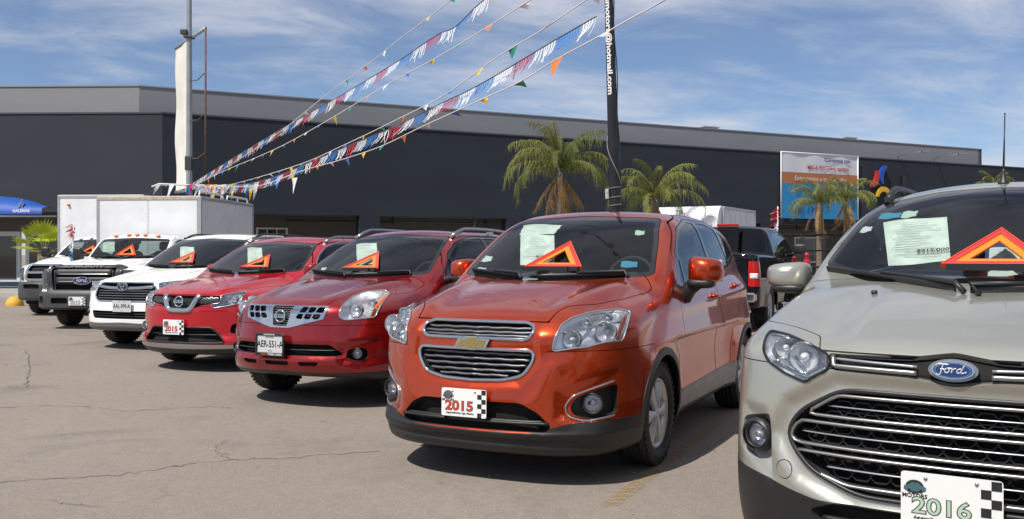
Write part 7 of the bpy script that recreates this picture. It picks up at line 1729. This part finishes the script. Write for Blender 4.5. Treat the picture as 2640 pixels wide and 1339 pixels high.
# ------------------------------------------------------------------ things laid on or in the cars
def triangle(c, lx, label, side=.43, lean=.0, base_dy=.0, z0=None):
    """folding warning triangle leaning on the windscreen"""
    wz = c.sp['ws_z']; P, Nn = ws_pts(c, [(lx, (z0 or wz + .035)), (lx, (z0 or wz + .035) + .20)]); a = Vector(P[0]) + Vector(Nn[0]) * .035; b = Vector(P[1]) + Vector(Nn[1]) * .02; u = (b - a).normalized(); x = Vector((1, 0, 0)); n = x.cross(u).normalized(); h = side * .866
    th = -c.root.rotation_euler[2]; o = empty('warning_triangle', c.world([a])[0], -th, label, 'warning triangle', 'warning triangles on the windscreens')
    def tri(s_, cz): return [(-s_ / 2, cz - s_ * .2887), (s_ / 2, cz - s_ * .2887), (0, cz + s_ * .5774)]
    c0 = side * .2887
    def ring(so, si, d0, d1, m, nm, r_=.008):
        O = tri(so, c0); I = tri(si, c0); V = []; F = []
        for d in (d0, d1):
            for q in O + I: V.append(x * q[0] + u * q[1] + n * d)
        for i in range(3):
            j = (i + 1) % 3; F += [(i, j, 3 + j, 3 + i), (6 + i, 9 + i, 9 + j, 6 + j), (i, 6 + i, 6 + j, j), (3 + i, 3 + j, 9 + j, 9 + i)]
        mb = MB(); mb.add(V, F); return mb.build(nm, m, o)
    rd = mat('triangle_red_reflector', (.52, .018, .010), .16, coat=1.0, bmp=.25, bscale=240); og = mat('triangle_orange', (.85, .21, .015), .45); rr = mat('triangle_rim_orange', (.78, .07, .012), .3, coat=.6)
    ring(side, side * .50, -.006, .004, og, 'orange_band'); ring(side - .010, side - .098, .0045, .010, rd, 'red_reflector'); ring(side + .006, side - .012, -.008, .013, rr, 'rim')
    mb = MB(); mb.box(u * -.012 + n * .0, (side * .9, .035, .03)); mb.box(u * -.015 + x * .1, (.05, .06, .035)); mb.build('base_foot', BLACKP, o); return o
def sheet(c, pts, name, label, m=None, lines=14, price=None, cat='paper sheet', off=-.014, grp=None, lm=None):
    """paper taped inside the windscreen; pts are the four corners as seen in the photo (TL, TR, BR, BL)"""
    P = c.pix(pts); n = 9; G = []; th = -c.root.rotation_euler[2]; Pc = P.mean(0)
    N0 = nrm(c.F, P).mean(0)
    m = m or mat('pale_green_paper', (.58, .60, .55), .8, var=.16, vscale=9)
    org = c.world([Pc])[0]; o = empty(name, org, -th, label, cat, grp or 'papers inside the windscreens'); 
    def pt(u, v, d):
        q = (P[0] * (1 - u) + P[1] * u) * (1 - v) + (P[3] * (1 - u) + P[2] * u) * v; q = cast(c.F, [q + N0 * .15], -N0, .4)[0]; return Vector(q + N0 * d) - Vector(Pc)
    for i in range(n): G.append([pt(i / (n - 1), j / (n - 1), off + .004 * sin(j * 1.9 + i * .7)) for j in range(n)])
    mb = MB(); mb.grid(G); s_ = mb.build('paper', m, o)
    ink = mat('faint_print', (.20, .24, .22), .8)
    if lines:
        mb = MB()
        for k in range(lines):
            v = .12 + .80 * k / lines; u0 = rng.uniform(.08, .30); u1 = rng.uniform(.55, .92)
            if k < 2: u0, u1 = .3, .7
            mb.add([pt(u0, v, off + .009), pt(u1, v, off + .009), pt(u1, v + .008, off + .009), pt(u0, v + .008, off + .009)], [(0, 1, 2, 3)])
        mb.build('printed_lines', ink, s_)
    if price:
        x_ = (pt(.9, .8, 0) - pt(.5, .8, 0)).normalized(); z_ = (pt(.5, .2, 0) - pt(.5, .8, 0)); z_ = (z_ - x_ * z_.dot(x_)).normalized(); y_ = z_.cross(x_); M4 = Matrix((x_, y_, z_)).transposed().to_4x4(); M4.translation = pt(.74, .80, off + .014); letters('price_text', price, M4, (pt(1, 0, 0) - pt(0, 0, 0)).length * .125, mat('black_ink'), s_, .0004, .0006)
    return o
def sticker(c, pts, col, label, stripes=(), off=-.010):
    o = sheet(c, pts, 'sticker', label, mat('sticker_%s' % col[0], col[1], .5), 0, None, 'sticker', off, 'stickers on the windscreens')
    return o
ground(); building(); poles(); strings(); palms(); clutter(); surroundings()
CARS = {}
CARS['orange'] = build_orange(); CARS['silver'] = build_silver(); CARS['maroon'] = build_maroon(); CARS['red'] = build_red(); CARS['white'] = build_white()
CARS['duty'] = build_superduty(); CARS['ram'] = build_ram(); CARS['pickup'] = build_pickup(); far_box_truck()
triangle(CARS['orange'], .06, 'orange warning triangle leaning on the windscreen of the orange crossover')
triangle(CARS['silver'], .045, 'largest orange warning triangle, on the silver crossover at the right edge', .44)
triangle(CARS['maroon'], .05, 'orange warning triangle on the windscreen of the dark red crossover')
triangle(CARS['red'], .17, 'orange warning triangle on the windscreen of the bright red crossover')
triangle(CARS['white'], .05, 'orange warning triangle on the white crossover with the chrome bar grille')
triangle(CARS['duty'], .05, 'orange warning triangle on the white truck with the black grille')
triangle(CARS['ram'], .05, 'orange warning triangle on the farthest white truck')
sheet(CARS['orange'], [(1341, 603), (1428, 602), (1429, 679), (1340, 680)], 'price_sheet', 'pale green price sheet in the orange crossover windscreen, lower of two', price='$178,000', lines=10)
sheet(CARS['orange'], [(1350, 577), (1449, 576), (1426, 601), (1338, 603)], 'price_sheet', 'slanted pale green sheet in the orange crossover windscreen, above the price sheet', lines=5)
sheet(CARS['silver'], [(2276, 568), (2440, 552), (2450, 668), (2289, 680)], 'price_sheet', 'large pale green price sheet reading $215,000 in the silver crossover windscreen', price='$215,000', lines=16)
sheet(CARS['maroon'], [(918, 627), (970, 623), (975, 678), (920, 680)], 'price_sheet', 'pale price sheet in the dark red crossover windscreen', lines=8)
sheet(CARS['red'], [(638, 637), (674, 636), (678, 675), (638, 677)], 'price_sheet', 'pale price sheet in the bright red crossover windscreen', lines=6)
sheet(CARS['white'], [(464, 635), (499, 635), (502, 670), (464, 671)], 'price_sheet', 'pale price sheet in the white crossover windscreen', lines=6)
sheet(CARS['duty'], [(264, 624), (294, 623), (295, 648), (264, 649)], 'price_sheet', 'pale price sheet in the windscreen of the truck with the black grille', lines=5)
W_ = (.55, .57, .55)
sticker(CARS['orange'], [(1247, 658), (1270, 658), (1263, 672), (1238, 672)], ('white', W_), 'white registration sticker, upper of two at the left edge of the orange car windscreen')
sticker(CARS['orange'], [(1230, 688), (1253, 688), (1248, 696), (1226, 696)], ('white', W_), 'white registration sticker, lower of two at the left edge of the orange car windscreen')
sticker(CARS['orange'], [(1638, 592), (1662, 592), (1661, 603), (1637, 603)], ('pale_green', (.45, .55, .47)), 'pale sticker in the top right corner of the orange car windscreen')
sticker(CARS['orange'], [(1602, 671), (1644, 671), (1642, 687), (1600, 686)], ('teal', (.04, .25, .36)), 'teal and cream sticker at the lower right of the orange car windscreen')
sticker(CARS['silver'], [(2271, 548), (2325, 543), (2316, 558), (2262, 561)], ('teal', (.04, .25, .36)), 'teal sticker at the top left of the silver car windscreen')
sticker(CARS['silver'], [(2328, 543), (2368, 538), (2358, 555), (2320, 558)], ('pale_green', (.45, .55, .47)), 'pale green sticker beside the teal one, silver car windscreen')
sticker(CARS['silver'], [(2223, 583), (2249, 579), (2243, 593), (2214, 596)], ('white', W_), 'small white and green sticker at the left edge of the silver car windscreen')
sticker(CARS['red'], [(803, 629), (815, 629), (813, 635), (801, 635)], ('pale_green', (.45, .55, .47)), 'small pale sticker in the bright red crossover windscreen')
sticker(CARS['maroon'], [(828, 690), (842, 686), (838, 694), (824, 697)], ('white', W_), 'small white sticker at the lower left of the dark red car windscreen')
def tag_credit():
    c = CARS['silver']; o = sheet(c, [(2541, 580), (2632, 576), (2650, 680), (2532, 690)], 'hanging_credit_tag', 'blue hanging credit tag with handwritten white form behind the large warning triangle', mat('tag_blue', (.03, .06, .22), .5), 0, None, 'price tag', -.10)
    P = sheet
    return o
tag_credit()
sheet(CARS['silver'], [(2550, 600), (2626, 598), (2636, 668), (2545, 674)], 'credit_form', 'white handwritten form on the blue credit tag', mat('form_white', (.60, .62, .60), .6), 9, None, 'form', -.085)
